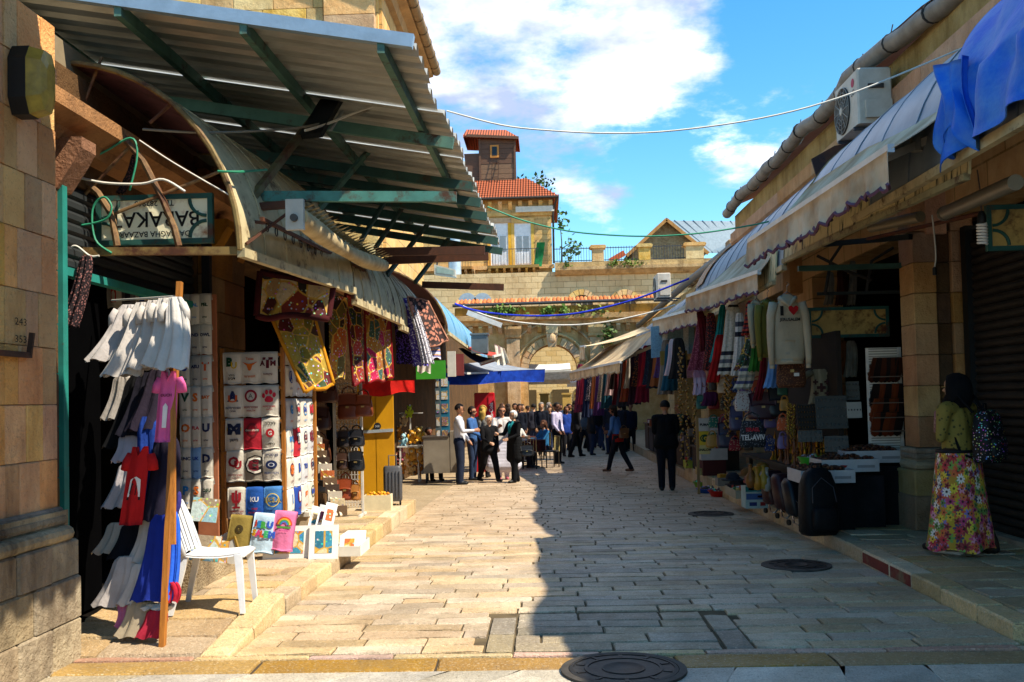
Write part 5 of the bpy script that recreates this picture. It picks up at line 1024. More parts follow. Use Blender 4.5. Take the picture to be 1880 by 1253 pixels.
# second leaf of the frame, turned along the street
cols2 = [W_, '#d8d4cc', '#c8c8cc', '#d2cdc4']; words = [['C', 'STL', 'NY', 'UP'], ['A', 'LA', 'SD', 'PIT'], ['G', 'PHI', 'DAL', 'NE'], ['NYC', 'TB', 'CLE', 'KC'], ['SF', 'B', 'TOR', 'CHI'], ['I', 'B', 'JETS', 'BUF']]
inkc = ['#b02434', '#1c3d8f', '#123c2a', '#6d1428', '#c4601c', '#1a2550', '#2a7fc4']; zr2 = [at(535, y, 10.6).z for y in (674, 728, 786, 838, 892, 944)]
rr = random.Random(3)
for r in range(6):
    rail('rung', (-2.76, 10.08, zr2[r]+.3), (-2.76, 11.28, zr2[r]+.3), .04)
    for c in range(4):
        M = frame_for((-2.73, 10.22+c*.295, zr2[r]), (0, 1, 0)); cc = cols2[(r+c) % 4] if (r*4+c) not in (2, 13, 21) else ['#2648a0', '#b52734', '#5a9bd0'][(r*4+c) % 3]
        i1, i2 = rr.choice(inkc), rr.choice(inkc); k_ = rr.random()
        it = [t_(i1 if cc in cols2 else '#e6e2da', words[r][c], .10 if len(words[r][c]) < 3 else .06, 0, .2, .06), t_(i2, heb('ירושלים'), .024, 0, .08)]
        if k_ > .5: it.insert(0, ('ring', i2, .075, .014, 0, .2, .9))
        folded_shirt(M, .285, .315, cc, f'folded shirt printed {words[r][c]}, row {["one", "two", "three", "four", "five", "six"][r]} of the frame leaf turned sideways', it, 'shirts on the sideways leaf of the frame')
# third leaf inside the doorway with a brown board
m = MB(); p0, p1 = at(370, 940, 9.55), at(393, 540, 9.55); m.box(p0.x-.05, p1.x+.0, 9.6, 9.63, .2, p1.z); single('brown_board', m, plain('#a8694a', .8, c2='#94583c'), 'smooth brown board standing at the door post', 'board')
w3 = [['NO', 'LAL', 'PEL'], ['OAK', 'IND', 'OWL'], ['S', 'ASU', 'T'], ['V', 'S', 'BAY'], ['O', 'FLA', 'U'], ['UNC', 'UK', 'D'], ['P', 'S', 'OSU']]; zr3 = [at(350, y, 9.45).z for y in (597, 652, 710, 766, 822, 878, 936)]
for r in range(7):
    for c in range(3):
        x = at(330, 700, 9.45).x+.065+c*.105; cc = '#7fa7d8' if (r, c) == (5, 1) else ('#a3a09a' if (r, c) in ((1, 1), (2, 1)) else W_); s = w3[r][c]; i1 = rr.choice(inkc)
        if (r, c) == (2, 2): i1 = '#d2571e'
        folded_shirt(Matrix.Translation((x, 9.45-.01*c, zr3[r])), .108, .30, cc, f'small folded shirt printed {s}, row {["one", "two", "three", "four", "five", "six", "seven"][r]} beside the brown board', [t_(i1, s, .085 if len(s) == 1 else .034, 0, .19, .05), t_(i1, heb('שלום'), .018, 0, .07)], 'shirts stacked beside the brown board')
for k in range(4):
    x = at(212+26*k, 540, 9.3).x; folded_shirt(Matrix.Translation((x, 9.3, at(240, 565, 9.3).z)), .135, .25, [W_, '#6f6d72', '#cdc6ba', '#c9b58a'][k], f'shirt with a {["red stripe", "dark hand mark", "blue hand mark", "brown face mark"][k]} showing under the green lintel', [('rect', ['#b5232f', '#2a2a3a', '#27489a', '#6a4a34'][k], .05, .14, 0, .12)]+([('rect', '#27489a', .012, .1, dx, .2) for dx in (-.03, -.01, .012, .034)] if k == 2 else []), 'shirts under the lintel')
# shirts laid out at the foot of the frame
def low_shirt(px, py, w, h, c, label, items, rz=.1): p = at(px, py, 9.75); folded_shirt(Matrix.Translation((p.x, 9.72, p.z)) @ Matrix.Rotation(rz, 4, 'Y') @ Matrix.Rotation(-.18, 4, 'X'), w, h, c, label, items)
low_shirt(438, 1012, .22, .36, '#8d7a3d', 'khaki green shirt with dark crest at the foot of the frame', [('ring', '#3f3418', .04, .02, 0, .22), t_('#3f3418', 'IDF', .03, 0, .22)])
low_shirt(482, 1016, .235, .40, '#bcd6ea', 'pale blue shirt printed JERUSALEM in coloured letters', [t_(c, s, .07, x, z, .08) for s, c, x, z in (('J', '#c43a2a', -.09, .29), ('E', '#2f7fc4', -.045, .285), ('R', '#3f9a3f', .0, .28), ('U', '#2b4fb0', .06, .285), ('S', '#d29a1e', -.09, .2), ('A', '#c43a7a', -.045, .195), ('L', '#d2571e', -.005, .19), ('E', '#2f9a5a', .035, .19), ('M', '#2b4fb0', .088, .19))])
low_shirt(519, 1012, .21, .40, '#e07aa8', 'pink shirt with a printed rainbow at the foot of the frame', [('arc', c, r, .014, 0, .26) for c, r in (('#d2452a', .08), ('#e0a030', .066), ('#4a9a4a', .052), ('#3a6fc0', .038))]+[('rect', '#4f8a3a', .14, .02, 0, .235), t_('#b0307a', 'JERUSALEM', .018, 0, .2)])

# ---- garments hung on the leaning pole
RK = wthing('leaning_rack', 'long orange wooden pole with cords leaning in the doorway', 'rack', onZ(298, 1190, .03))
foot, ptop = onZ(298, 1190, .03), at(330, 518, 6.85); m = MB(); m.bar(foot, ptop, .045, .035); part('pole', m, WOOD, RK, world=True)
m = MB(); m.bar(at(318, 560, 6.9), at(318, 1000, 6.55), .03, .03); part('second_pole', m, WOOD, RK, world=True)
m = MB(); m.tube([ptop-V(0, 0, .1), at(270, 548, 7.1), at(205, 552, 7.4)], .008, 5); part('cord', m, WHITE_C, RK, world=True)
def garment(name, label, cat, a, b, wt, wb, c, folds=3, depth=.07, c2=None, group=None, mat=None, seed=0, curve=.02, flat=.35, sleeves=None, extra=None):
    """hanging cloth: a tube of cloth gathered at a and flaring to b, with pleats"""
    a, b = Vector(a), Vector(b); rr = random.Random(seed or zlib.crc32(label.encode()) % 9999+1); T = wthing(name, label, cat, b, group); ph = rr.uniform(0, 6); n = 36; k_ = 12; rings = []
    ax = Vector((1, 0, 0)); up = (a-b); 
    for i in range(k_+1):
        t = i/k_; c0 = b.lerp(a, t)+V(curve*math.sin(math.pi*t)*rr.choice((1, 1)), 0, 0); w = wb+(wt-wb)*t**.8; ring = []
        if t > .9: w *= 1-.35*(t-.9)/.1
        for j in range(n):
            g = 2*math.pi*j/n; pl = 1+.38*(1-t*.6)*math.sin(folds*2*g+ph+t*1.3)+.28*math.sin(folds*5*g+ph*2+t); 
            ring.append(c0+V(w/2*math.cos(g)*(1+.03*math.sin(3*g+ph)), (depth*(.55+.45*(1-t)))*math.sin(g)*pl, (.012*math.sin(folds*2*g+ph)*(1-t))-(.06*wb/.3*math.cos(g)*(1-t) if False else 0)))
        rings.append(ring)
    m = MB(); m.loft(rings, cap=False); part('fabric', m, mat or cloth(c, c2), T, 'all', True)
    if sleeves:
        for s in (-1, 1):
            sh = b.lerp(a, .9)+V(s*wt*.42, -.01, 0); e = sh+V(s*sleeves[0], -.015, -sleeves[1]); m = MB(); m.tube([sh, sh.lerp(e, .5)+V(s*.015, -.01, .01), e], [wt*.2, wt*.19, wt*.2], 10); part('sleeve', m, mat or cloth(c, c2), T, 'all', True)
    if extra:
        for nm, mm, mt in extra: part(nm, mm, mt, T, world=True)
    return T
PX = [('white', (236, 560, 7.15), (190, 662, 7.0), .10, .24, '#b9b0ac', 'leftmost white shirt gathered on the cord'), ('white', (262, 556, 7.0), (222, 690, 6.85), .10, .26, '#c4bbb4', 'white shirt, second along the cord, hanging lowest'), ('white', (284, 552, 6.95), (262, 678, 6.8), .10, .22, '#c0b6ae', 'white shirt in the middle of the cord'), ('white', (304, 548, 6.85), (288, 672, 6.7), .10, .22, '#cbc3bb', 'white shirt, second from the leaning pole'), ('white', (322, 546, 6.75), (314, 678, 6.62), .09, .21, '#cdc6bf', 'white shirt tied right at the leaning pole')]
for nm, a, b, wt, wb, c, lab_ in PX: garment('hanging_shirt', lab_, 'T-shirt', at(*a), at(*b), wt+.05, wb*1.18, c, 3, .06, sleeves=(.03, .12), group='garments hung on the leaning rack', curve=.03)
more = [((226, 690, 7.0), (208, 770, 6.95), .10, .16, '#a9a098', 'pale grey shirt hem below the leftmost white shirts'), ((254, 690, 6.98), (222, 822, 6.9), .12, .24, '#0f0f12', 'black shirt hanging under the white shirts'), ((272, 684, 6.9), (243, 800, 6.8), .12, .22, '#1c1a26', 'dark navy shirt beside the black shirt'), ((294, 676, 6.8), (264, 790, 6.7), .12, .24, '#2a2230', 'dark plum shirt beside the pink shirt'),
 ((236, 800, 6.85), (224, 848, 6.8), .10, .13, '#b5a8b0', 'pale lilac shirt hem between the dark shirts'), ((240, 850, 6.75), (212, 932, 6.68), .12, .18, '#aaa2a4', 'white shirt left of the red shirt'), ((274, 765, 6.72), (270, 925, 6.6), .14, .20, '#1d3a86', 'royal blue shirt behind the red shirt'), ((306, 800, 6.6), (292, 955, 6.5), .14, .22, '#211c2e', 'dark shirt with purple tint right of the red shirt'), ((318, 900, 6.55), (308, 950, 6.5), .06, .1, '#39337a', 'violet shirt corner beside the pole'),
 ((215, 960, 6.75), (192, 1016, 6.7), .09, .16, '#a8a095', 'short white shirt at the far edge of the rack'), ((246, 962, 6.7), (228, 1026, 6.62), .14, .22, '#12121a', 'black shirt below the red shirt'), ((276, 955, 6.6), (258, 1032, 6.55), .1, .17, '#b8b0a8', 'white shirt beside the blue one, lower tier'), ((232, 1022, 6.55), (205, 1112, 6.5), .12, .25, '#b3aaa6', 'white shirt at the lowest left of the rack'), ((262, 1035, 6.5), (242, 1110, 6.45), .1, .18, '#c2bab4', 'white shirt next to the lowest left one'), ((302, 945, 6.45), (281, 1102, 6.36), .15, .27, '#1b2f8c', 'bright royal blue shirt on the lowest tier of the rack'), ((316, 940, 6.42), (310, 1100, 6.34), .05, .08, '#2a5fd0', 'light blue sleeve at the pole'), ((262, 1105, 6.42), (246, 1168, 6.36), .16, .24, '#a3957e', 'beige cloth bag at the foot of the rack'), ((292, 1108, 6.4), (286, 1118, 6.36), .14, .18, '#cfc6bb', 'white hem above the red bag'), ((226, 1108, 6.5), (222, 1150, 6.45), .05, .07, '#c06a8a', 'pink patterned bag edge at the foot of the rack'), ((288, 1120, 6.36), (270, 1170, 6.32), .10, .16, '#a0243a', 'red cloth bag with green print at the foot of the rack'), ((314, 1068, 6.35), (317, 1104, 6.35), .04, .07, '#b01e34', 'small red pouch hanging on the pole')]  # light blue sleeve imitates the sunlit strip of the royal blue shirt
for a, b, wt, wb, c, lab_ in more: garment('hanging_shirt' if 'bag' not in lab_ and 'pouch' not in lab_ else 'cloth_bag', lab_, 'T-shirt' if 'bag' not in lab_ and 'pouch' not in lab_ else 'bag', at(a[0], a[1], a[2]+.34), at(b[0], b[1], b[2]+.36), wt+.05, wb*1.2, c, 3, .05, group='garments hung on the leaning rack')
def tee(name, label, top, bot, w, c, extra):   # a whole T-shirt on a hanger: yoke, sleeves, V neck
    a, b = at(*top), at(*bot); T = wthing(name, label, 'T-shirt', b, 'garments hung on the leaning rack'); L = (a-b).length; ph = random.uniform(0, 5)
    def P(x, z, off=0): 
        f = 1-z/L; bul = (1-(2*x/w)**2 if abs(2*x/w) < 1 else 0); return b.lerp(a, z/L)+V(x, -.035*bul-.012*math.sin(x/w*13+ph)*f-off, 0)
    ol = [(-.5, 0), (-.47, .5), (-.44, .74), (-.62, .66), (-.66, .80), (-.40, .97), (-.2, 1.0), (0, .86), (.2, 1.0), (.40, .97), (.66, .80), (.62, .66), (.44, .74), (.47, .5), (.5, 0)]
    m = MB()
    def body(u, v): 
        z = L*v; hw = .5-.06*min(1, v/.74) if v < .8 else .44-.1*(v-.8)/.2; zz = z
        if v > .88 and abs(u-.5) < .22: zz = L*(.88+(v-.88)*(abs(u-.5)/.22))
        return P((u-.5)*2*hw*w, zz)
    m.sheet(body, 16, 18, .03); part('fabric', m, cloth(c), T, 'all', True)
    for s in (-1, 1):
        m = MB(); p0 = P(s*.40*w, L*.9, -.02); p1 = P(s*.56*w, L*.70, -.02); m.tube([p0, p0.lerp(p1, .5)+V(s*.008, -.005, 0), p1], [.03, .036, .04], 10); part('sleeve', m, cloth(c), T, 'all', True)
    m = MB(); m.tube([P(x*w, z*L, .004) for x, z in ((-.2, .99), (-.1, .92), (0, .87), (.1, .92), (.2, .99))], .007, 5); part('collar', m, cloth(c), T, True, True)
    for it in extra:
        mm = MB(); it(mm, P, L, w); part('printed_mark', mm, ink(it.col), T, world=True)
    return T
def mk(colr, f): f.col = colr; return f
def blot(colr, pts): 
    def f(m, P, L, w): m.add([P(x*w, z*L, .006) for x, z in pts], [tuple(range(len(pts)))])
    return mk(colr, f)
def word(colr, s, size, x, z):
    def f(m, P, L, w): vs, fs = glyphs(s, size, 2, .03); m.add([P(x*w+a, z*L+b_, .006) for a, b_ in vs], fs)
    return mk(colr, f)
tee('pink_shirt', 'bright pink T-shirt with small dark print hung by the leaning pole', (312, 682, 6.78), (302, 812, 6.74), .15, '#e0609a', [word('#3a1828', 'OUCH', .02, 0, .66), blot('#e8dcd8', [(-.08, .2), (.1, .2), (.12, .5), (0, .55), (-.1, .5)]), blot('#7a2038', [(.02, .3), (.08, .3), (.08, .42), (.02, .42)])])
tee('red_shirt', 'red V-neck T-shirt with black and white print in the middle of the rack', (260, 820, 6.78), (241, 964, 6.76), .165, '#b81a1c', [blot('#e0dad2', [(-.28, .36), (.26, .36), (.22, .58), (.05, .62), (-.2, .58)]), blot('#1c1416', [(-.2, .4), (.1, .38), (.12, .5), (-.1, .54)]), blot('#1c1416', [(-.3, .32), (.28, .32), (.28, .355), (-.3, .355)])])
garment('patterned_trousers', 'dark red patterned trousers hung on a nail beside the doorway', 'trousers', at(160, 470, 7.0), at(125, 600, 6.95), .10, .16, '#2a1416', 4, .05, mat=speckle('#1d0f12', '#8a5a55', 55.0, .28))
for i, (a, b, l_) in enumerate((((162, 280, 7.6), (152, 420, 7.6), 'left strand of dark beads hanging in the arch'), ((245, 285, 7.6), (222, 355, 7.6), 'right strand of dark beads hanging above the sign'))): garment('bead_strand', l_, 'beads', at(*a), at(*b), .03, .07, '#2a1210', 4, .03, mat=speckle('#1a0d0c', '#6a3a30', 60.0, .3))

# ---- white plastic chair
def plastic_chair(loc, rz, label):
    T = thing('plastic_chair', label, 'chair', loc, rz); mt = plain('#dcdde0', .35, c2='#cfd0d4', spec=.5)
    m = MB(); m.sheet(lambda u, v: (-.2+.44*u, (v-.5)*(.44-.05*u), .43+.012*(2*v-1)**2-.02*math.sin(math.pi*u)-(.02 if u > .97 else 0)), 12, 10, .014); part('seat', m, mt, T, 'all')
    m = MB(); m.tube([(.235, (v-.5)*.40, .415) for v in (0, .25, .5, .75, 1)], .014, 6); part('seat_rim', m, mt, T, 'all')
    for k in range(5):
        y0 = -.2+k*.082; m = MB(); m.sheet(lambda u, v: (-.2-.12*u-.03*math.sin(math.pi*(y0+.035+.0)/.44*1.0)*0-.02*math.cos((y0+.07*v)*7), y0+.058*v, .44+.37*u), 8, 2, .012); part('back_slat', m, mt, T, 'all')
    m = MB(); m.tube([(-.19, -.215, .43), (-.27, -.22, .66), (-.325, -.19, .80), (-.345, -.09, .835), (-.35, 0, .84), (-.345, .09, .835), (-.325, .19, .80), (-.27, .22, .66), (-.19, .215, .43)], .02, 8); part('back_frame', m, mt, T, 'all')
    for sx, sy, fx in ((.2, -1, .235), (.2, 1, .235), (-.19, -1, -.29), (-.19, 1, -.29)):
        m = MB(); rings = []
        for t in (0, .3, .7, 1): 
            x = sx+(fx-sx)*t; y = sy*(.19+.035*t); z = .43*(1-t); w = .055-.02*t; rings.append([(x-w/2, y-w*.4, z), (x+w/2, y-w*.4, z), (x+w/2, y+w*.4, z), (x-w/2, y+w*.4, z)])
        m.loft(rings[::-1]); part('leg', m, mt, T)
    return T
plastic_chair((-2.54, 7.44, PZ), R(5), 'white plastic chair standing on the sunny pavement')

# ---- framed prints, canvases and boxes at the foot of the frame
def print_art(T, w, h, y, z, seed, mat=None): m = MB(); m.box(-w/2, w/2, y-.003, y, z, z+h); part('print', m, mat or textile(seed, '#2a6f8a', '#c46a3a', '#e0c9a0', '#7a3a5a', '#3a8aa8', '#d8a050'), T)
def framed(px, py, Z, w, h, lean, rz, label, seed, border=.06, c='#e8e4dc', name='matted_print'):
    p = onZ(px, py, Z); T = thing(name, label, 'picture', p, rot=(-lean, 0, rz)); m = MB(); m.box(-w/2, w/2, 0, .014, 0, h); part('mat_board', m, plain(c, .7), T); print_art(T, w-2*border, h-2*border, -.001, border, seed); return T
framed(524, 1027, PZ, .46, .33, .25, 0, 'wide matted print of coloured patterns standing on the pavement', 1, .055)
framed(593, 1027, PZ, .29, .34, .3, .05, 'upright matted print of a street standing beside the wide one', 2)
T = thing('print_box', 'white tray of small prints standing at the kerb end of the display', 'box', onZ(640, 1022, PZ)); 
for x0, x1, y0, y1, z1 in ((-.14, .12, 0, .012, .10), (-.14, .12, .5, .512, .12), (-.14, -.128, .013, .499, .11), (.108, .12, .013, .499, .11)): m = MB(); m.box(x0, x1, y0, y1, 0, z1); part('side', m, plain('#e2dccf', .8), T)
m = MB(); m.box(-.128, .108, .012, .5, 0, .012); part('bottom', m, plain('#cfc6b6', .8), T)
for k in range(6):
    p = onZ(640, 1022, PZ); o = thing('small_print', f'small white print card number {["one", "two", "three", "four", "five", "six"][k]} counted from the front of the tray', 'picture', (p.x-.01, p.y+.05+.07*k, PZ+.02), rot=(-.5, 0, 0), group='cards in the print tray'); m = MB(); m.box(-.1, .1, 0, .006, 0, .2); part('card', m, plain('#ecebe8', .7), o); print_art(o, .1, .12, -.001, .04, k+5)
p = onZ(548, 980, PZ); m = MB(); m.box(p.x-.10, p.x+.12, p.y, p.y+.4, PZ, PZ+.22); T = wthing('cardboard_box', 'beige cardboard box under the leaning prints', 'box', (p.x, p.y+.2, PZ)); part('body', m, plain('#bda98c', .9), T, world=True); m = MB(); m.box(p.x-.115, p.x+.135, p.y-.015, p.y+.415, PZ+.20, PZ+.25); part('lid', m, plain('#d5cfc4', .8), T, world=True)
for k, (px, py) in enumerate(((574, 974), (588, 972), (600, 968))): q = at(px, py, 10.35-.06*k); o = thing('leaning_print', f'white card with small picture leaning beside the box, {["first", "second", "third"][k]} from the shirts', 'picture', q, rot=(-.3, .28, .3)); m = MB(); m.box(-.06, .06, 0, .006, 0, .26); part('card', m, plain('#eceae6', .7), o); print_art(o, .07, .12, -.001, .07, k+13)
for k, (px, py, w, h, lab_) in enumerate(((368, 1000, .26, .36, 'pale blue city painting leaning at the back of the chair'), (390, 1008, .20, .30, 'small harbour painting leaning before the brown board'), (372, 958, .24, .22, 'blue grey painting standing above the others behind the chair'))):
    q = at(px, py, 8.9+.1*k); q.z = PZ if k < 2 else q.z; T = thing('canvas_painting', lab_, 'painting', q, rot=(-.22, .12, .1)); m = MB(); m.box(-w/2, w/2, 0, .02, 0, h); part('canvas', m, textile(20+k, '#8fb6c4', '#b9c9c9', '#5f7f86', '#d9d4c4', '#9a8a74'), T)
    m = MB(); m.box(-w/2-.004, w/2+.004, .021, .035, .0, h); part('stretcher', m, WOOD, T)
for k, (px, py) in enumerate(((432, 1040), (420, 1030))): q = onZ(px, py, PZ); T = thing('gilt_frame', ['thin gilt picture frame leaning near the chair', 'white picture frame leaning behind the gilt one'][k], 'picture frame', q, rot=(-.3, -.5, -.2)); m = MB(); m.box(-.07, .07, 0, .015, 0, .26); part('mount', m, plain('#dcd9d0', .6), T); m = MB(); [m.box(*b_) for b_ in ((-.09, -.07, -.005, .02, -.02, .28), (.07, .09, -.005, .02, -.02, .28), (-.07, .07, -.005, .02, -.02, 0), (-.07, .07, -.005, .02, .26, .28))]; part('moulding', m, plain('#8a6d2c' if k == 0 else '#dad7d0', .4), T)
m = MB(); m.prism([(0, 0), (1.1, 0), (1.1, .06), (0, .28)], (-3.44, 8.0, PZ), (0, 1, 0), (0, 0, 1), (.5, 0, 0)); single('stone_ramp', m, PLINTH, 'low sunlit stone ramp at the shop threshold behind the chair', 'ramp')

# ---- postcard rack leaning
T = wthing('postcard_rack', 'narrow metal postcard rack leaning beside the sideways shirts', 'rack', at(605, 950, 11.3))
for dx in (0, 14): m = MB(); m.bar(at(566+dx, 785, 11.9), at(618+dx*.6, 948, 11.1), .025); part('rack_rail', m, plain('#b9ab94', .5, .3), T, world=True)
for k in range(12):
    a = at(570, 795, 11.85).lerp(at(624, 945, 11.1), (k+.5)/12); m = MB(); m.box(a.x-.06, a.x+.1, a.y-.012, a.y, a.z-.05, a.z+.06); part('postcard', m, [plain('#4a3a30', .5), plain('#cfc4b2', .6), textile(3, '#c46a3a', '#2a6f8a', '#e0c9a0'), plain('#7a6048', .5)][k % 4], T, world=True)
# ---- grid stand with leather bags
T = wthing('grid_stand', 'white wire grid stand hung with leather bags', 'display rack', onZ(640, 945, PZ)); GYd = 13.4; gx0, gx1 = at(614, 800, GYd).x, at(664, 800, GYd).x; gz1 = at(640, 702, GYd).z; GW = plain('#d9d5cc', .4)
for x in (gx0, gx1): m = MB(); m.bar((x, GYd, PZ), (x, GYd, gz1), .03); part('post', m, GW, T, world=True)
for k in range(9): x = gx0+(gx1-gx0)*(k+.5)/9; m = MB(); m.bar((x, GYd, PZ+.1), (x, GYd, gz1), .007); part('wire', m, GW, T, world=True)
for k in range(28): z = PZ+.12+(gz1-PZ-.14)*k/27; m = MB(); m.bar((gx0, GYd, z), (gx1, GYd, z), .007); part('wire', m, GW, T, world=True)
m = MB(); m.bar((gx0-.1, GYd-.2, PZ+.015), (gx0-.1, GYd+.2, PZ+.015), .03); m2 = MB(); m2.bar((gx1, GYd-.25, PZ+.015), (gx1, GYd+.2, PZ+.015), .03); part('foot', m, GW, T, world=True); part('foot', m2, GW, T, world=True)
def bag(p, w, h, d, c, label, strap=True, group=None, rz=0.0, name='leather_bag', flap=True, mat=None):
    T = thing(name, label, 'bag', p, rz, group); mt = mat or plain(c, .45, c2=None, spec=.5); rr = random.Random(zlib.crc32(label.encode()) % 999); rings = []
    for i in range(9):
        t = i/8; s = (1-.35*(t**3))*(1 if i else .86); rings.append([(w/2*s*math.copysign(abs(math.cos(g))**.6, math.cos(g)), d/2*(1-.55*t)*math.copysign(abs(math.sin(g))**.6, math.sin(g))*(1+.08*math.sin(3*g+i)), h*t) for g in [2*math.pi*j/18 for j in range(18)]])
    m = MB(); m.loft(rings); part('body', m, mt, T, 'all')
    if flap:
        m = MB(); m.sheet(lambda u, v: ((u-.5)*w*(.95-.15*v*(1 if abs(u-.5) > .4 else 0)), -d/2*(1-.5*(1-v*.55))-.012, h*(.99-.5*v)+.02*math.cos((u-.5)*3)), 8, 6, .008); part('flap', m, mt, T, 'all')
        m = MB(); m.box(-.02, .02, -d/2-.012, -d/2+.01, h*.44, h*.52); part('buckle', m, plain('#b9a06a', .3, .7), T)
    if strap: m = MB(); m.tube([(-w*.3, 0, h*.95), (-w*.22, 0, h*1.2), (0, 0, h*1.32), (w*.22, 0, h*1.2), (w*.3, 0, h*.95)], .011, 6); part('strap', m, mt, T, 'all')
    return T
for k, (px, py, w, h, c, lab_) in enumerate(((640, 770, .30, .34, '#6a2f16', 'large tan leather satchel at the top of the grid stand'), (668, 765, .26, .28, '#7d3a1a', 'reddish leather bag bulging beyond the grid stand'), (632, 822, .2, .22, '#24160f', 'dark brown bag in the middle of the grid stand'), (655, 820, .22, .22, '#15141a', 'black handbag in the middle of the grid stand'), (630, 862, .17, .22, '#3a2214', 'brown purse low on the grid stand'), (655, 865, .22, .26, '#101014', 'black rucksack low on the grid stand'), (635, 918, .22, .28, '#8a3a16', 'round orange leather rucksack at the foot of the grid stand'), (654, 918, .13, .2, '#a0662a', 'small tan drum bag at the foot of the grid stand'))):
    q = at(px, py, GYd-.14); bag((q.x, q.y, q.z), w, h, .16, c, lab_, group='bags on the grid stand')
for k, (px, py, w, h, c, lab_) in enumerate(((590, 790, .26, .3, '#3a1c12', 'dark leather bag hanging in the shop beside the postcards'), (600, 740, .3, .3, '#4a2416', 'brown leather bag hanging high in the shop mouth'), (590, 850, .26, .3, '#5a3018', 'tan bag hanging low in the shop mouth'), (585, 905, .3, .3, '#17151a', 'black bag on the floor of the shop mouth'))): q = at(px, py, 12.8); bag((q.x, q.y, q.z), w, h, .16, c, lab_, group='bags in the shop mouth')
# ---- suitcases and crate
def suitcase(p, w, h, d, c, label, rz=0.0):
    T = thing('suitcase', label, 'suitcase', p, rz); mt = plain(c, .45, c2=None, spec=.5); m = MB(); rings = [[(w/2*s*math.copysign(abs(math.cos(g))**.4, math.cos(g)), d/2*s*math.copysign(abs(math.sin(g))**.4, math.sin(g)), z) for g in [2*math.pi*j/20 for j in range(20)]] for z, s in ((.06, .9), (.08, 1), (h*.5, 1.01), (h-.03, 1), (h, .9))]; m.loft(rings); part('shell', m, mt, T, True)
    for k in range(5): x = -w*.36+w*.18*k; m = MB(); m.bar((x, -d/2-.006, .12), (x, -d/2-.006, h-.07), .016, .012); part('rib', m, mt, T)
    m = MB(); m.tube([(-w*.2, 0, h-.02), (-w*.2, 0, h+.16), (w*.2, 0, h+.16), (w*.2, 0, h-.02)], .01, 6); part('handle', m, plain('#9a9a9c', .3, .7), T, True)
    for sx in (-1, 1):
        for sy in (-1, 1): m = MB(); m.lathe([(.001, -.015), (.03, -.015), (.03, .015), (.001, .015)], (sx*w*.38, sy*d*.35, .03), 10, axis='x'); part('wheel', m, plain('#111', .5), T, True)
    return T
q = onZ(722, 927, PZ); suitcase((q.x, q.y, PZ), .28, .58, .24, '#4c4c50', 'grey ribbed hard suitcase on the sunny pavement', .15)
q = onZ(690, 912, PZ); suitcase((q.x, q.y+.3, PZ), .34, .5, .26, '#9a1420', 'red soft suitcase behind the crate')
q = onZ(672, 905, PZ); suitcase((q.x-.1, q.y+.6, PZ), .3, .62, .24, '#7d1622', 'darker red suitcase standing behind the soft one')
q = onZ(693, 938, PZ); T = thing('wooden_crate', 'pale box crate of small yellow toys on the sunny pavement', 'crate', (q.x, q.y+.1, PZ), .05); m = MB(); rr = random.Random(9)
for x0, x1, y0, y1 in ((-.19, .19, -.13, -.115), (-.19, .19, .115, .13), (-.19, -.175, -.1149, .1149), (.175, .19, -.1149, .1149)): mm = MB(); mm.box(x0, x1, y0, y1, 0, .22); part('side', mm, plain('#d8cba8', .8), T)
m.box(-.175, .175, -.1149, .1149, 0, .15); part('filling_board', m, plain('#8a6a3a', .9), T)
for k in range(14):
    x, y = q.x+rr.uniform(-.15, .15), q.y+.1+rr.uniform(-.09, .09); m = MB(); m.sph((x, y, PZ+.2), (.04, .035, .035), 8, 6); m.sph((x+.03, y, PZ+.24), .022, 8, 5); m.sph((x+.05, y-.008, PZ+.238), (.014, .01, .007), 6, 4); single('yellow_duckling', m, plain('#e0a41e' if k % 3 else '#d8881a', .6), 'small yellow toy duckling heaped in the pale crate', 'toy', 'ducklings in the crate', smooth='all')
# ---- yellow doors
YD = wthing('yellow_doors', 'pair of bright yellow shop doors folded open', 'door', at(690, 885, 16.2)); YM = plain('#d69a12', .5, c2='#c48a10', ns=2)
for a, b in ((658, 690), (691, 722)): p0, p1 = at(a, 885, 16.2), at(b, 700, 16.2); m = MB(); m.box(p0.x, p1.x-.01, 16.2, 16.25, .03, 2.35); part('door_leaf', m, YM, YD, world=True)
p0, p1 = at(658, 794, 16.2), at(722, 790, 16.2); m = MB(); m.bar((p0.x, 16.18, p0.z), (p1.x, 16.18, p1.z), .03, .05); part('bar', m, plain('#b8c2c8', .4, .3), YD, world=True)
m = MB(); c = at(693, 783, 16.18); m.lathe([(.001, -.01), (.06, -.01), (.06, 0), (.001, 0)], c, 16, axis='y'); part('badge', m, plain('#23262c', .5), YD, world=True)
m = MB(); decal(m, '308', .035, c-V(0, .014, 0), (1, 0, 0), (0, 0, 1), (0, 0, 0)); part('lettering', m, plain('#c9ccd0', .5), YD, world=True)
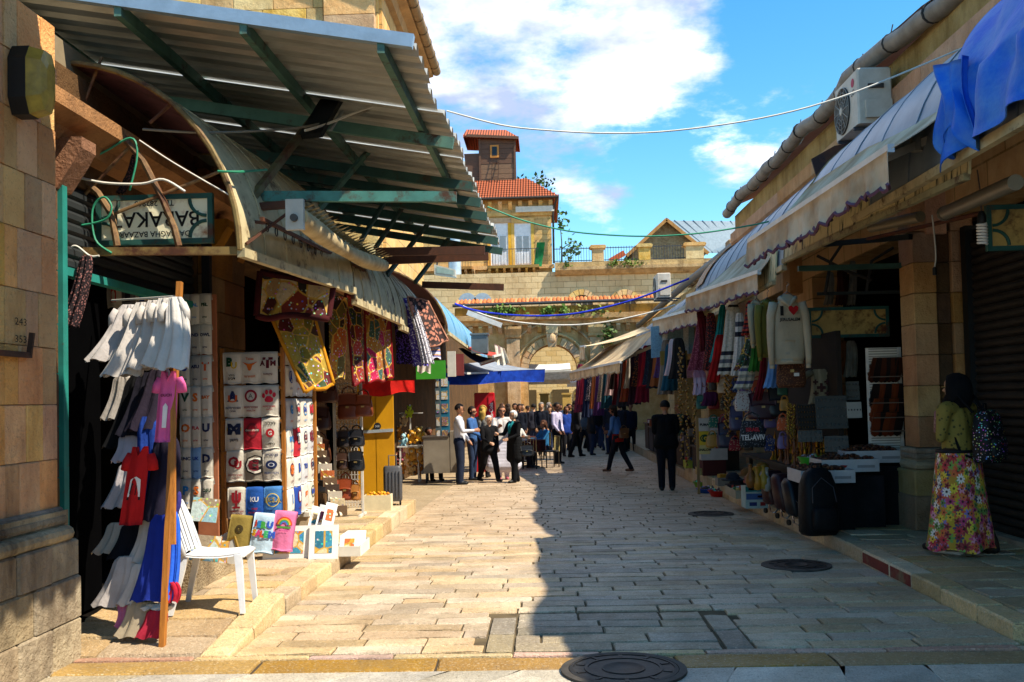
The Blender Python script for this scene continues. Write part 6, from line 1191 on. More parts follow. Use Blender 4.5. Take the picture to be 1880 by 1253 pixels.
# ---- hanging tapestries
def hanging(name, label, cat, a, b, c, d, mat, amp=.03, waves=3, th=.008, sag=0.0, border=None, n=(20, 16), group=None):
    """cloth hung between top corners a,b and bottom corners d,c (a-d one side)"""
    a, b, c, d = map(Vector, (a, b, c, d)); T = wthing(name, label, cat, (c+d)/2, group); ph = random.uniform(0, 6); nrm = (b-a).cross(d-a).normalized()
    def fn(u, v): p = a.lerp(b, u).lerp(d.lerp(c, u), v); return p+nrm*(amp*math.sin(waves*2*math.pi*u+ph+v*.8)*(.3+.7*v))-V(0, 0, sag*math.sin(math.pi*u)*(1-v)+.02*math.sin(u*9+ph)*v)
    m = MB(); m.sheet(fn, n[0], n[1], th); part('fabric', m, mat, T, 'all', True)
    if border:
        bm, bw = border
        for (f, g) in (((0, 0), (1, 0)), ((1, 0), (1, 1)), ((1, 1), (0, 1)), ((0, 1), (0, 0))):
            m = MB(); k = 18; m.tube([fn(f[0]+(g[0]-f[0])*i/k, f[1]+(g[1]-f[1])*i/k) for i in range(k+1)], bw, 5); part('border', m, bm, T, 'all', True)
    return T, fn
q = lambda px, py, Y: at(px, py, Y)
hanging('embroidered_cloth', 'dark red embroidered cloth with cream field under the near awning lip', 'tapestry', q(477, 500, 9.4), q(612, 526, 9.5), q(603, 582, 9.4), q(470, 580, 9.3), textile(31, '#cdb690', '#4a1712', '#b08a5a', '#7a2a1a', '#c9ab7c', '#2c2320'), .03, 2, border=(cloth('#4a1518', '#2f0d10'), .035))
hanging('patchwork_hanging', 'gold and green patchwork hanging with yellow border', 'tapestry', q(497, 578, 9.9), q(575, 572, 10.3), q(613, 708, 10.3), q(560, 718, 9.9), textile(32, '#7a6a1e', '#4a2a18', '#8a7a2a', '#5a1a1c', '#a08430', '#3a4a2a'), .03, 2, border=(cloth('#c98a1a', '#a86c14'), .022))
hanging('patchwork_hanging', 'narrow orange patchwork hanging between the gold and the red ones', 'tapestry', q(603, 540, 11.4), q(638, 548, 11.8), q(636, 694, 11.8), q(608, 698, 11.4), textile(33, '#8a3a16', '#b0561c', '#5a1a14', '#6a5a2a', '#c07a2a', '#2a1a14'), .03, 1)
hanging('patchwork_hanging', 'crimson patchwork hanging with maroon border next to the narrow one', 'tapestry', q(634, 540, 11.9), q(668, 552, 12.4), q(670, 700, 12.4), q(652, 706, 11.9), textile(34, '#6a1418', '#8a2a20', '#b03a2a', '#4a1a14', '#7a4a2a', '#2a3a2c'), .03, 1, border=(cloth('#7a0f16', '#560a10'), .018))
hanging('patchwork_hanging', 'bright pink and red patchwork hanging, largest over the yellow doors', 'tapestry', q(668, 548, 12.5), q(716, 558, 13.2), q(722, 696, 13.2), q(674, 702, 12.5), textile(35, '#b01a4a', '#8a1420', '#c02a5a', '#3a5a52', '#9a5a2a', '#6a1018', '#b0701a'), .03, 1, border=(cloth('#8a0f18', '#60090f'), .02))
hanging('red_cloth_skirt', 'plain red cloth strip hung above the yellow doors', 'cloth', q(662, 700, 14.2), q(760, 698, 14.8), q(760, 720, 14.8), q(662, 730, 14.2), cloth('#c4180f', '#a0120c'), .02, 2)
garment('purple_scarf', 'dark violet sequinned scarf hung under the third vault', 'scarf', at(728, 545, 14.6), at(748, 668, 14.2), .18, .32, '#2a1a4a', 5, .07, mat=speckle('#1c1428', '#6a4ac0', 34.0, .34))
garment('purple_scarf', 'blue and violet flowered scarf beside the sequinned one', 'scarf', at(742, 548, 14.2), at(772, 672, 13.8), .14, .22, '#3a2a8a', 5, .06, mat=speckle('#4a3a9a', '#c9c4e6', 30.0, .3))
garment('grey_scarf', 'grey and white printed scarf in the bunch of scarves', 'scarf', at(752, 550, 14), at(786, 668, 13.6), .12, .18, '#8a8a96', 5, .06, mat=speckle('#c4c0c8', '#3a3a52', 36.0, .34))
hanging('paisley_shawl', 'black shawl with large peach paisley drops at its hem', 'shawl', q(748, 545, 13.9), q(786, 553, 14.2), q(822, 628, 14.2), q(775, 640, 13.8), speckle('#2a1512', '#b0705a', 16.0, .36), .03, 2, border=(cloth('#c08a70', '#8a5a48'), .014))
hanging('checked_shawl', 'blue and white checked shawl below the paisley one', 'shawl', q(780, 636, 14), q(806, 634, 14.2), q(808, 658, 14.2), q(784, 662, 14), bands('Z', 14, '#c9c4d8', '#3a4a9a', '#d8a06a', '#c9c4d8'), .02, 1)
hanging('white_lace_cloth', 'white fringed cloth end hanging before the green sign', 'cloth', q(766, 664, 14), q(792, 660, 14), q(790, 684, 14), q(766, 684, 14), cloth('#d8d0c4', '#b9aea0'), .02, 2)
# signs and awnings further up the sunny side
m = MB(); p0, p1 = at(764, 697, 16.9), at(817, 662, 16.9); m.box(p0.x, p1.x, 16.9, 16.96, p0.z, p1.z); single('green_sign_board', m, plain('#3f9a2a', .6), 'bright green sign board behind the hanging scarves', 'sign')
m = MB(); p0, p1 = at(822, 692, 18.5), at(836, 645, 18.5); m.box(p0.x, p1.x, 18.5, 18.56, p0.z, p1.z); single('white_sign_board', m, plain('#d8d2c4', .7), 'white end of a sign box beside the maroon panel', 'sign')
m = MB(); p0, p1 = at(837, 690, 18.6), at(851, 650, 18.6); m.box(p0.x, p1.x, 18.6, 18.66, p0.z, p1.z); single('maroon_sign_panel', m, plain('#7a3230', .7), 'maroon sign panel above the blue awning', 'sign')
vault('vault_awning', 'light blue sheet vault far up the sunny side', 19.0, 34, -3.9, 2.0, 1.88, 3.0, 1.4, plain('#7fb0cc', .45, .2, c2='#5f9cc4', ns=1.5), PURPLE, 1, 8)
def flat_awning(label, pts, mat, mat2=None, drop=0.0):
    T = wthing('cloth_awning', label, 'awning', (pts[3]+pts[2])/2); a, b, c, d = pts
    m = MB(); m.sheet(lambda u, v: a.lerp(b, u).lerp(d.lerp(c, u), v)-V(0, 0, .05*math.sin(math.pi*v)), 8, 6, .01); part('canvas', m, mat, T, 'all', True)
    m = MB(); m.bar(d, c, .05); part('front_bar', m, plain('#d5d2cc', .4), T, world=True)
    if drop: m = MB(); m.sheet(lambda u, v: d.lerp(c, u)-V(.0, .02*math.sin(u*20), drop*v), 16, 3, .008); part('valance', m, mat2 or mat, T, 'all', True)
    return T
flat_awning('red awning folded out under the blue vault', [q(838, 628, 24), q(850, 632, 26), q(925, 650, 25.5), q(905, 655, 24)], cloth('#c4483a', '#a03428'))
flat_awning('orange framed awning with blue lining below the red one', [q(842, 640, 24.2), q(850, 640, 25.2), q(908, 660, 25.2), q(882, 668, 24.2)], cloth('#23407a', '#1a2f5a'), cloth('#c46a48'), .06)
flat_awning('big blue awning with hanging skirt over the cafe tables', [q(812, 672, 24.0), q(905, 664, 28), q(1000, 680, 27.5), q(856, 686, 24.0)], cloth('#8a8f98', '#757a84'))
hanging('blue_awning_skirt', 'deep blue skirt hanging along the front of the cafe awning', 'cloth', q(803, 686, 23.9), q(1000, 678, 26), q(998, 700, 26), q(803, 708, 23.9), cloth('#1440a8', '#0c2c80'), .04, 5)
m = MB(); m.bar(q(858, 574, 24), q(921, 598, 24), .07, .12); single('awning_cassette', m, plain('#d5d2cc', .4), 'white awning cassette sticking out above the light blue vault', 'awning')
hanging('white_fringed_flap', 'white fringed flap catching the sun above the cafe awning', 'cloth', q(908, 632, 25), q(926, 640, 25), q(936, 668, 25), q(914, 672, 25), cloth('#e6e0d2', '#c9c0ac'), .03, 2)
m = MB(); p = at(880, 630, 24); m.box(p.x-.2, p.x+.2, 24, 24.4, p.z-.25, p.z+.2); m.box(p.x-.23, p.x+.23, 23.97, 24.43, p.z+.2, p.z+.24); single('grey_vent_box', m, plain('#6d7476', .5, .3), 'grey vent box sitting on the light blue vault', 'box')
# ================================================================ goods of the shaded side
def hoodie(top, bot, w, c, label, front=None, rz=0.0, sleeve_out=.035, L_=None):
    a, b = Vector(top), Vector(bot); L = (a-b).length; T = thing('hoodie', label, 'hoodie', b, rz); mt = cloth(c, None, ns=3.0)
    rings = []
    for i in range(15):
        t = i/14; hw = w*(.46 if t > .06 else .42)*(1 if t < .8 else 1-.62*((t-.8)/.2)**1.4); dp = .07*(1-.3*t); rings.append([(hw*math.copysign(abs(math.cos(g))**.7, math.cos(g))*(1+.02*math.sin(5*g+i*.4)), dp*math.sin(g)*(1+.12*math.sin(4*g+i*.5))-.006*math.sin(i), L*.9*t) for g in [2*math.pi*j/28 for j in range(28)]])
    m = MB(); m.loft(rings); part('body', m, mt, T, 'all')
    for s in (-1, 1):
        pts = [(s*w*.40, 0, L*.84), (s*(w*.5), -.01, L*.66), (s*(w*.5+sleeve_out*.5), -.03, L*.36), (s*(w*.46+sleeve_out), -.05, L*.06), (s*(w*.45+sleeve_out), -.05, -L*.04)]; m = MB(); m.tube(pts, [w*.15, w*.135, w*.115, w*.095, w*.08], 12); part('sleeve', m, mt, T, 'all')
        m = MB(); m.tube([pts[-1], (pts[-1][0], pts[-1][1], pts[-1][2]-.05)], w*.075, 10); part('cuff', m, mt, T, 'all')
    m = MB(); m.sph((0, .025, L*.885), (w*.27, .045, L*.085), 14, 8); m.tube([(-w*.24, -.01, L*.92), (-w*.17, -.055, L*.875), (0, -.08, L*.78), (w*.17, -.055, L*.875), (w*.24, -.01, L*.92)], [.02, .03, .02, .03, .02], 8); part('hood', m, mt, T, 'all')
    m = MB(); m.loft([[(w*.415*math.cos(g), .075*math.sin(g), z) for g in [2*math.pi*j/24 for j in range(24)]] for z in (-.03, .03)]); part('waistband', m, mt, T, 'all')
    m = MB(); m.sheet(lambda u, v: ((u-.5)*w*(.52-.18*v), -.078+.02*(2*u-1)**2, L*(.10+.2*v)), 8, 5, .008); part('pocket', m, mt, T, 'all')
    m = MB(); m.tube([(-w*.3, .0, L*.9), (0, 0, L*1.0), (w*.3, 0, L*.9)], .006, 5); m.tube([(0, 0, L*1.0), (0, 0, L*1.08), (.025, 0, L*1.11), (.0, 0, L*1.14)], .005, 5); part('hanger', m, plain('#8a8478', .3, .6), T)
    if front: marks(T, front, lambda x, z: -.088+.03*(2*x/w)**2)
    return T
heart = [(.0, -.055), (.05, .0), (.058, .03), (.045, .052), (.022, .055), (0, .035), (-.022, .055), (-.045, .052), (-.058, .03), (-.05, .0)]
hoodie(at(1447, 536, 11.8), at(1449, 664, 11.8), .40, '#b5a68c', 'cream hoodie printed I heart JERUSALEM hanging before the dark shop', [t_('#16130f', 'I', .115, -.09, .60, .05, 1.3), ('poly', '#b01018', [(x*1.05+.045, z*1.05+.60) for x, z in heart]), t_('#16130f', 'JERUSALEM', .05, 0, .49, .03, .95)])
hoodie(at(1408, 546, 12.3), at(1412, 652, 12.3), .34, '#6e6528', 'olive green hoodie behind the cream one', [('ring', '#a89a20', .06, .012, .03, .5)], rz=.5)
hoodie(at(1392, 548, 12.7), at(1392, 630, 12.7), .3, '#a89878', 'beige hooded top, rearmost of the three', None, rz=.7)
SC = [ # label, top px, bottom px, Y, wt, wb, material
 ('red tartan scarf at the awning end beside the hoodies', (1385, 552), (1372, 615), 13.2, .22, .16, bands('Z', 9, '#a02a1e', '#2a1a1a', '#b8402c', '#5a2a3a')),
 ('white scarf with black stripes near its hem', (1346, 560), (1334, 688), 14.0, .2, .28, bands('Z', 1.1, '#c4b8a4', '#c4b8a4', '#c4b8a4', '#2a2a30', '#c4b8a4', '#5a5a60', '#c4b8a4', '#2a2a30', '#c4b8a4', '#c4b8a4', '#c4b8a4', '#c4b8a4', '#c4b8a4', '#c4b8a4', '#c4b8a4', '#c4b8a4')),
 ('second striped white shawl beside the first', (1358, 575), (1352, 690), 13.6, .12, .16, bands('Z', 1.3, '#c9c0b4', '#c9c0b4', '#22222a', '#c9c0b4', '#44444c', '#c9c0b4', '#c9c0b4', '#c9c0b4', '#c9c0b4', '#c9c0b4', '#c9c0b4')),
 ('bright red scarf hanging low between the shawls', (1322, 615), (1308, 702), 14.6, .14, .2, cloth('#b01814', '#7d100e')),
 ('teal scarf hanging beside the red one', (1327, 560), (1309, 665), 14.8, .1, .12, cloth('#1a8a88', '#12625f')),
 ('dark maroon scarf with pink fringe', (1290, 580), (1282, 680), 15.6, .16, .36, speckle('#6a2030', '#a05060', 40.0, .3)),
 ('black and red sequinned scarf', (1305, 575), (1300, 680), 15.0, .14, .18, speckle('#2a1012', '#a03020', 40.0, .3)),
 ('crimson velvet scarf near the post', (1284, 570), (1292, 645), 15.3, .12, .14, cloth('#6a1018', '#3a0a10')),
 ('pale lilac scarf end under the maroon one', (1282, 680), (1284, 725), 15.6, .2, .22, cloth('#b5a4b8', '#8a7a90')),
 ('brown patterned scarf twisted beside the green one', (1382, 600), (1360, 680), 13.2, .12, .2, textile(41, '#4a2a1c', '#6a3a2a', '#3a4a3a', '#8a5a3a')),
 ('green silk scarf hanging beside the beige top', (1384, 610), (1384, 682), 12.9, .06, .16, cloth('#3a7a2a', '#25561c')),
 ('light blue fringed scarf below the hoodies', (1421, 650), (1414, 712), 12.3, .14, .18, cloth('#6a94c4', '#4a6fa0')),
 ('navy scarf behind the light blue one', (1432, 655), (1430, 705), 12.5, .08, .1, cloth('#1c2a5a', '#121c40')),
 ('dark red scarf behind the light blue one', (1402, 655), (1390, 735), 12.8, .08, .12, cloth('#7a1420', '#500c14')),
 ('checked beige shawl hanging above the tote bags', (1372, 672), (1362, 715), 13.0, .2, .24, bands('Z', 6, '#b5a68c', '#8a8478', '#c9bda4', '#4a4a6a')),
 ('brown cloth hung inside the shop, left of the orange ones', (1512, 626), (1508, 665), 13.6, .16, .18, cloth('#b5aa98', '#8a8074')),
 ('rust orange cloth hung inside the shop', (1532, 626), (1528, 690), 13.6, .2, .22, cloth('#8a4a20', '#6a3414')),
 ('second rust orange cloth hung beside the first', (1548, 626), (1545, 688), 13.6, .14, .16, cloth('#9a5424', '#70401a')),
 ('white cloth hung inside the shop beside the orange ones', (1562, 626), (1560, 692), 13.5, .14, .18, cloth('#b0a898', '#8a8274')),
 ('purple velvet bundle at the foot of the scarves', (1304, 720), (1300, 745), 15.0, .22, .24, cloth('#4a1438', '#2c0c22')),
 ('tall white cloth high in the dark arch', (1524, 500), (1520, 560), 13.9, .1, .12, cloth('#8a8478', '#6a645a')),
 ('tall brown cloth high in the dark arch', (1545, 490), (1543, 560), 13.9, .14, .16, cloth('#4a2018', '#301410')),
 ('second white cloth high in the dark arch', (1565, 480), (1562, 560), 13.9, .1, .12, cloth('#8f8a80', '#6a655c')),
]
for lab_, a, b, Y, wt, wb, mt in SC: garment('hanging_scarf', lab_, 'scarf', at(*a, Y), at(*b, Y), wt, wb, '#888', 4, .06, mat=mt, group='scarves on the shaded side')
fr = MB(); q0 = at(1282, 682, 15.55)
for k in range(22): x = q0.x-.18+.36*k/21; fr.tube([(x, 15.5, q0.z+.02), (x+.005*math.sin(k), 15.5, q0.z-.1)], .004, 4)
o = single('scarf_fringe', fr, cloth('#b06a80'), 'pink knotted fringe along the hem of the maroon scarf', 'fringe'); o['kind'] = 'stuff'
bag(at(1453, 712, 12.0), .36, .42, .12, '#4a2818', 'brown embroidered shoulder bag with white tag below the cream hoodie', mat=speckle('#4a2818', '#8a5a34', 50.0, .25)); m = MB(); p = at(1462, 688, 11.85); m.box(p.x-.03, p.x+.03, 11.83, 11.84, p.z-.02, p.z+.02); single('price_tag', m, plain('#d9d4cc', .6), 'white price tag on the brown embroidered bag', 'tag')
tT = garment('printed_shirt', 'beige T-shirt with dark cross ornament hanging inside the shop', 'T-shirt', at(1504, 678, 12.4), at(1504, 742, 12.4), .22, .28, '#8a8068', 3, .06, sleeves=(.13, .08)); c = at(1504, 712, 12.4)
m = MB(); 
for dx, dz, s in ((0, 0, 1.0), (-.07, .07, .6), (.07, .07, .6), (-.07, -.07, .6), (.07, -.07, .6)): decal(m, '+', .11*s, (c.x+dx, 12.30, c.z+dz), (1, 0, 0), (0, 0, 1), (0, 0, 0), .05)
part('printed_mark', m, plain('#3a1c1c', .8), tT, world=True)
# totes and handbags
p = at(1382, 822, 12.6); T = bag(p, .34, .34, .06, '#222', 'black tote bag lettered TEL-AVIV hanging over the figurines', flap=False, mat=speckle('#1c1c20', '#6a6a70', 45.0, .25)); m = MB(); decal(m, 'TEL-AVIV', .07, (0, -.05, .13), (1, 0, 0), (0, 0, 1), (0, 0, 0), .03, .8); part('lettering', m, plain('#cfc9c4', .7), T); m = MB(); decal(m, 'ISRAEL', .05, (0, -.045, .23), (1, 0, 0), (0, 0, 1), (0, 0, 0), .03, .9); part('lettering', m, plain('#b0202c', .7), T)
bag(at(1367, 755, 13), .26, .26, .08, '#888', 'small white flowered tote hanging above the black one', flap=False, mat=speckle('#a8a098', '#7a4a4a', 40.0, .25))
bag(at(1400, 770, 13), .4, .34, .15, '#3a1824', 'dark maroon handbag hanging beside the flowered tote'); bag(at(1428, 765, 13), .3, .4, .15, '#1c1c20', 'black handbag hanging beside the maroon one'); bag(at(1352, 790, 14), .2, .34, .1, '#3a3a5a', 'grey violet cloth bag hanging beside the prints'); bag(at(1335, 822, 14.4), .3, .36, .12, '#2a1f34', 'dark violet rucksack hanging low beside the prints')
# framed prints with words on a wooden post
T = wthing('print_stand', 'wooden post stand carrying small printed plaques', 'display rack', onZ(1282, 850, PZ)); m = MB(); p = at(1281, 830, 15.4); m.bar((p.x, 15.4, PZ), (p.x, 15.4, at(1281, 765, 15.4).z), .04); part('post', m, wood('#8a6a3a', '#6a4c24'), T, world=True)
for px, py, w, h, c, s, sc_, lab_ in ((1293, 780, .17, .2, '#a8a094', 'PUMA', '#1c1c1c', 'grey plaque with red dot and dark lettering'), (1311, 778, .16, .2, '#b9b9c4', 'I TYR', '#2a3a8a', 'white plaque with handwritten blue lettering'), (1294, 805, .17, .21, '#c4a01e', 'G', '#0f3a22', 'yellow green plaque with a big G'), (1312, 802, .17, .2, '#b8b4a4', 'S', '#1f5a3a', 'cream plaque with a round green emblem'), (1294, 826, .16, .14, '#b8a468', 'SHALOM', '#3a3a20', 'low tan plaque under the G plaque')):
    p = at(px, py, 15.3); o = thing('plaque', lab_+' on the post stand', 'plaque', (p.x, 15.3, p.z-h/2)); m = MB(); m.box(-w/2, w/2, 0, .012, 0, h); part('board', m, plain(c, .7), o)
    it = [t_(sc_, s, .1 if len(s) == 1 else .04, 0, h*.5, .05)]
    if s in 'GS': it.insert(0, ('ring', '#0f3a22' if s == 'G' else '#1f5a3a', .075, .02, 0, h*.5, .8))
    marks(o, it, lambda x, z: 0.0)
# jewellery boards
def trinket_board(px0, py0, px1, py1, Y, label, c, item, n, m_, seed):
    a, b = at(px0, py1, Y), at(px1, py0, Y); w, h = b.x-a.x, b.z-a.z; T = thing('trinket_board', label, 'display board', ((a.x+b.x)/2, Y, a.z), rot=(-.12, 0, 0)); m = MB(); m.box(-w/2, w/2, 0, .015, 0, h); part('board', m, plain(c, .8), T)
    rr = random.Random(seed)
    for i in range(n):
        for j in range(m_):
            x, z = -w/2+w*(i+.5)/n, h*(j+.5)/m_; m = MB(); s = w/n*.3*rr.uniform(.7, 1.1); m.lathe([(.001, -s*1.2), (s*.5, -s*.6), (s*.35, 0), (s*.7, s*.5), (s*.2, s*1.0), (.001, s*1.2)], (x, -.012, z), 7); part('trinket', m, item, T, True)
SILV = plain('#8a8680', .3, .8); BRASS = plain('#a8741e', .32, .85, c2='#7a4f14', ns=20); BROWN = plain('#4a2616', .5)
trinket_board(1500, 726, 1556, 788, 11.9, 'grey board of silver trinkets leaning inside the stall', '#4a4c48', SILV, 8, 4, 1)
trinket_board(1466, 742, 1500, 790, 12.0, 'dark board of hanging necklaces beside the grey one', '#2a241f', BRASS, 7, 5, 2)
trinket_board(1466, 790, 1510, 812, 11.7, 'slanted grey board with few trinkets below the necklaces', '#55544f', SILV, 5, 2, 3)
trinket_board(1515, 800, 1558, 830, 11.8, 'small grey board with silver rings above the trays', '#5c5b56', SILV, 6, 2, 4)
trinket_board(1556, 738, 1582, 768, 11.9, 'white slotted board of pens beside the sandals', '#a8a49a', plain('#26242a', .5), 5, 1, 5)
trinket_board(1555, 700, 1578, 735, 12.2, 'grey wire board of key rings beside the sandals', '#6a665e', SILV, 4, 3, 6)
# brass figurines crowding a shelf
T = wthing('goods_table', 'low dark table covered in goods along the shaded kerb', 'table', (3.35, 13.2, PZ)); m = MB(); m.box(2.96, 3.65, 11.9, 15.2, .72, .76); part('table_top', m, plain('#2a241e', .8), T, world=True)
for x, y in ((3.08, 11.95), (3.6, 11.95), (3.08, 15.1), (3.6, 15.1)): m = MB(); m.bar((x, y, PZ), (x, y, .72), .05); part('leg', m, plain('#2a241e', .8), T, world=True)
rr = random.Random(21); fig = None
for k in range(46):
    x, y = 3.0+rr.uniform(0, .42), 12.0+rr.uniform(0, 1.6); h = rr.uniform(.16, .42)
    m = MB(); m.lathe([(.001, 0), (.045, 0), (.04, .02), (.014, .06), (.012, h*.45), (.026, h*.5), (.012, h*.56), (.02, h*.8), (.008, h*.88), (.001, h)], n=8)
    if k % 3 == 0: m.tube([(.0, 0, h*.5), (.05, 0, h*.62), (.055, 0, h*.95)], .007, 5); m.tube([(.0, 0, h*.5), (-.05, 0, h*.62), (-.055, 0, h*.95)], .007, 5)
    o = bpy.data.objects.new('brass_figurine', m.mesh('brass_figurine', BRASS if k % 4 else plain('#6a3a1c', .4), True)); col.objects.link(o); o.location = (x, y, .862 if x > 3.2 else .762); props(o, 'brass candlestick or figurine crowded on the dark goods table', 'figurine', 'brass figurines on the goods table')
m = MB(); m.box(3.2, 3.6, 11.95, 13.9, .762, .86); single('shelf_step', m, plain('#2a241e', .8), 'dark shelf step under the rear brass figurines', 'shelf')
# bead strands
for k, (px, py0, py1, Y) in enumerate(((1248, 640, 780, 16.5), (1252, 650, 850, 16.2), (1333, 690, 790, 14.3), (1340, 700, 800, 14.2), (1262, 700, 860, 15.9), (1275, 690, 820, 15.7), (1448, 742, 800, 12.2), (1456, 745, 810, 12.2))):
    p, e = at(px, py0, Y), at(px, py1, Y); m = MB(); n = 26
    for i in range(n): c_ = p.lerp(e, i/n); m.sph((c_.x+.02*math.sin(i*2.1+k), c_.y, c_.z), .022, 6, 4)
    o = single('bead_strand', m, speckle('#5a3414', '#b0882a', 60.0, .4, .4), f'{["thick amber", "long amber", "short gold", "thin gold", "dark amber", "speckled", "small brass", "fine brass"][k]} strand of beads hanging at the shaded stall', 'beads', smooth='all')
# trays of brown goods on a stand
TS = wthing('tray_stand', 'dark stand with black cloth carrying the three white trays', 'table', (3.5, 11.4, PZ)); m = MB(); m.box(2.98, 4.02, 11.45, 11.9, PZ, .74); part('cloth_front', m, cloth('#121114', '#0a0a0c'), TS, world=True)
def tray(px0, px1, pyt, Y, dy, label, seed):
    a, b = at(px0, pyt, Y), at(px1, pyt, Y); w = b.x-a.x; T = thing('white_tray', label, 'tray', ((a.x+b.x)/2, Y, a.z-.16), .0); mt = plain('#b9b5b4', .5)
    for x0, x1, y0, y1 in ((-w/2, w/2, 0, .015), (-w/2, w/2, dy-.015, dy), (-w/2, -w/2+.015, .0151, dy-.0151), (w/2-.015, w/2, .0151, dy-.0151)): m = MB(); m.box(x0, x1, y0, y1, 0, .14); part('side', m, mt, T)
    m = MB(); m.box(-w/2+.015, w/2-.015, .015, dy-.015, .0, .02); part('bottom', m, mt, T)
    m = MB(); m.box(w*.12, w*.42, -.004, 0, .045, .075); part('faint_label', m, plain('#8a8788', .6), T); m = MB(); m.add([(-w*.2, -.004, .05), (-w*.08, -.004, .05), (-w*.05, -.004, .075), (-w*.17, -.004, .08)], [(0, 1, 2, 3)]); part('red_mark', m, plain('#a02018', .6), T)
    rr = random.Random(seed); m = MB()
    for k in range(90): x, y = rr.uniform(-w/2+.05, w/2-.05), rr.uniform(.04, dy-.04); s = rr.uniform(.018, .035); m.sph((x, y, .12+.07*max(0, 1-((2*x/w)**2))*rr.uniform(.2, 1)), (s*1.3, s, s*.8), 6, 4)
    o = part('brown_trinkets', m, speckle('#3a1c10', '#7a4a2a', 30.0, .35, .4), T, True, kind='stuff')
tray(1470, 1570, 862, 11.0, .62, 'lowest white tray of brown leather trinkets, nearest the street', 3); tray(1508, 1614, 842, 11.25, .6, 'middle white tray of brown leather trinkets', 4); tray(1552, 1660, 826, 11.5, .5, 'highest white tray of brown trinkets, beside the sandals', 5)
m = MB(); m.box(3.62, 4.2, 11.5, 11.95, PZ, .79); part('cloth_side', m, cloth('#16141a', '#0c0b0e'), TS, world=True)
m = MB(); m.box(3.16, 3.8, 11.3, 11.46, PZ, .70); part('cloth_middle', m, cloth('#1a181c', '#0e0d10'), TS, world=True)
m = MB(); m.box(2.92, 3.4, 11.12, 11.3, PZ, .62); part('cloth_low', m, cloth('#141216', '#0c0b0e'), TS, world=True)
# sandal rack
T = wthing('sandal_rack', 'white perforated rack with rows of brown sandals', 'display rack', (4.0, 11.8, PZ)); sx0, sx1 = at(1592, 700, 11.85).x, at(1656, 700, 11.85).x; szt = at(1650, 638, 11.85).z
m = MB(); m.box(sx0, sx1, 11.86, 11.88, .95, szt); part('back_board', m, plain('#e6ddd0', .6), T, world=True)
for k in range(40): m = MB(); z = .97+(szt-.99)*k/39; m.box(sx0+.03, sx1-.03, 11.852, 11.86, z, z+.014); part('slot', m, plain('#a49a8c', .7), T, world=True)
m = MB(); m.bar((sx1-.03, 11.83, PZ), (sx1-.03, 11.83, szt), .035); part('post', m, plain('#c9c4bb', .5), T, world=True); m = MB(); m.bar((sx1-.25, 11.55, PZ+.02), (sx1+.14, 11.55, PZ+.02), .045); part('foot', m, plain('#c9c4bb', .5), T, world=True); m = MB(); m.bar((sx1-.03, 11.55, PZ+.03), (sx1-.03, 11.85, PZ+.03), .035); part('foot_link', m, plain('#c9c4bb', .5), T, world=True)
def sandal_mesh(mat):
    m = MB(); m.loft([[(x*s+ox, y*.13*s, z) for x, y in ((-.035, -1), (.035, -1), (.045, 0), (.04, .8), (.0, 1.0), (-.04, .8), (-.045, 0))] for z, s, ox in ((0, 1, 0), (.018, 1, 0))]); 
    for y in (-.03, .05): m.tube([(-.042, y, .012), (-.03, y, .05), (0, y, .062), (.03, y, .05), (.042, y, .012)], .011, 6)
    return m.mesh('sandal', mat, True)
sm = [sandal_mesh(plain(c, .45)) for c in ('#6a3018', '#201818', '#7a3a1c', '#4a2414')]
k = 0
for row, (py, n) in enumerate(((690, 7), (738, 7), (765, 6), (790, 5))):
    z = at(1620, py, 11.7).z; m = MB(); m.box(sx0+.01, sx1-.01, 11.62, 11.85, z-.02, z-.008); part('shelf', m, plain('#6a5a4c', .7), T, world=True)
    for i in range(n):
        o = bpy.data.objects.new('sandal', sm[(0 if row else 1)+(i*7+row) % 3 if row else 1 if i % 2 else 3]); col.objects.link(o); o.location = (sx0+.05+i*(sx1-sx0-.08)/n, 11.74, z+.06); o.rotation_euler = (R(-62), 0, random.uniform(-.15, .15)); o.scale = (1.1, 1.25, 1.2); props(o, f'{["black", "dark brown", "reddish brown", "brown"][row]} leather sandal on the {["top", "second", "third", "lowest"][row]} shelf of the rack', 'sandal', f'sandals on the {["top", "second", "third", "lowest"][row]} shelf')
# rucksacks and wheeled bags on the pavement
def rucksack(px, py, w, h, d, c, label, rz=0.0, c2=None):
    p = onZ(px, py, PZ); T = thing('rucksack', label, 'bag', (p.x, p.y+d/2, PZ), rz); mt = cloth(c, c2, .6)
    rings = [[(w/2*s*math.copysign(abs(math.cos(g))**.55, math.cos(g)), d/2*s2*math.copysign(abs(math.sin(g))**.55, math.sin(g)), h*z) for g in [2*math.pi*j/20 for j in range(20)]] for z, s, s2 in ((0, .88, .85), (.05, 1, 1), (.45, 1, 1.04), (.75, .95, .85), (.93, .72, .6), (1, .4, .3))]; m = MB(); m.loft(rings); part('body', m, mt, T, 'all')
    m = MB(); rings = [[(w*.36*s*math.copysign(abs(math.cos(g))**.5, math.cos(g)), -d/2-.01+.06*s*math.copysign(abs(math.sin(g))**.5, math.sin(g)), h*z) for g in [2*math.pi*j/16 for j in range(16)]] for z, s in ((.08, .8), (.12, 1), (.38, 1), (.44, .7))]; m.loft(rings); part('front_pocket', m, mt, T, 'all')
    m = MB(); m.tube([(-.06, 0, h*.97), (-.05, 0, h*1.06), (.05, 0, h*1.06), (.06, 0, h*.97)], .012, 6); part('handle', m, mt, T, 'all')
    m = MB(); m.tube([(-w*.34, -d/2-.02, h*.5), (-w*.3, -d*.46, h*.72), (0, -d*.36, h*.86), (w*.3, -d*.46, h*.72), (w*.34, -d/2-.02, h*.5)], .006, 5); part('zip', m, plain('#55555a', .4, .5), T)
    return T
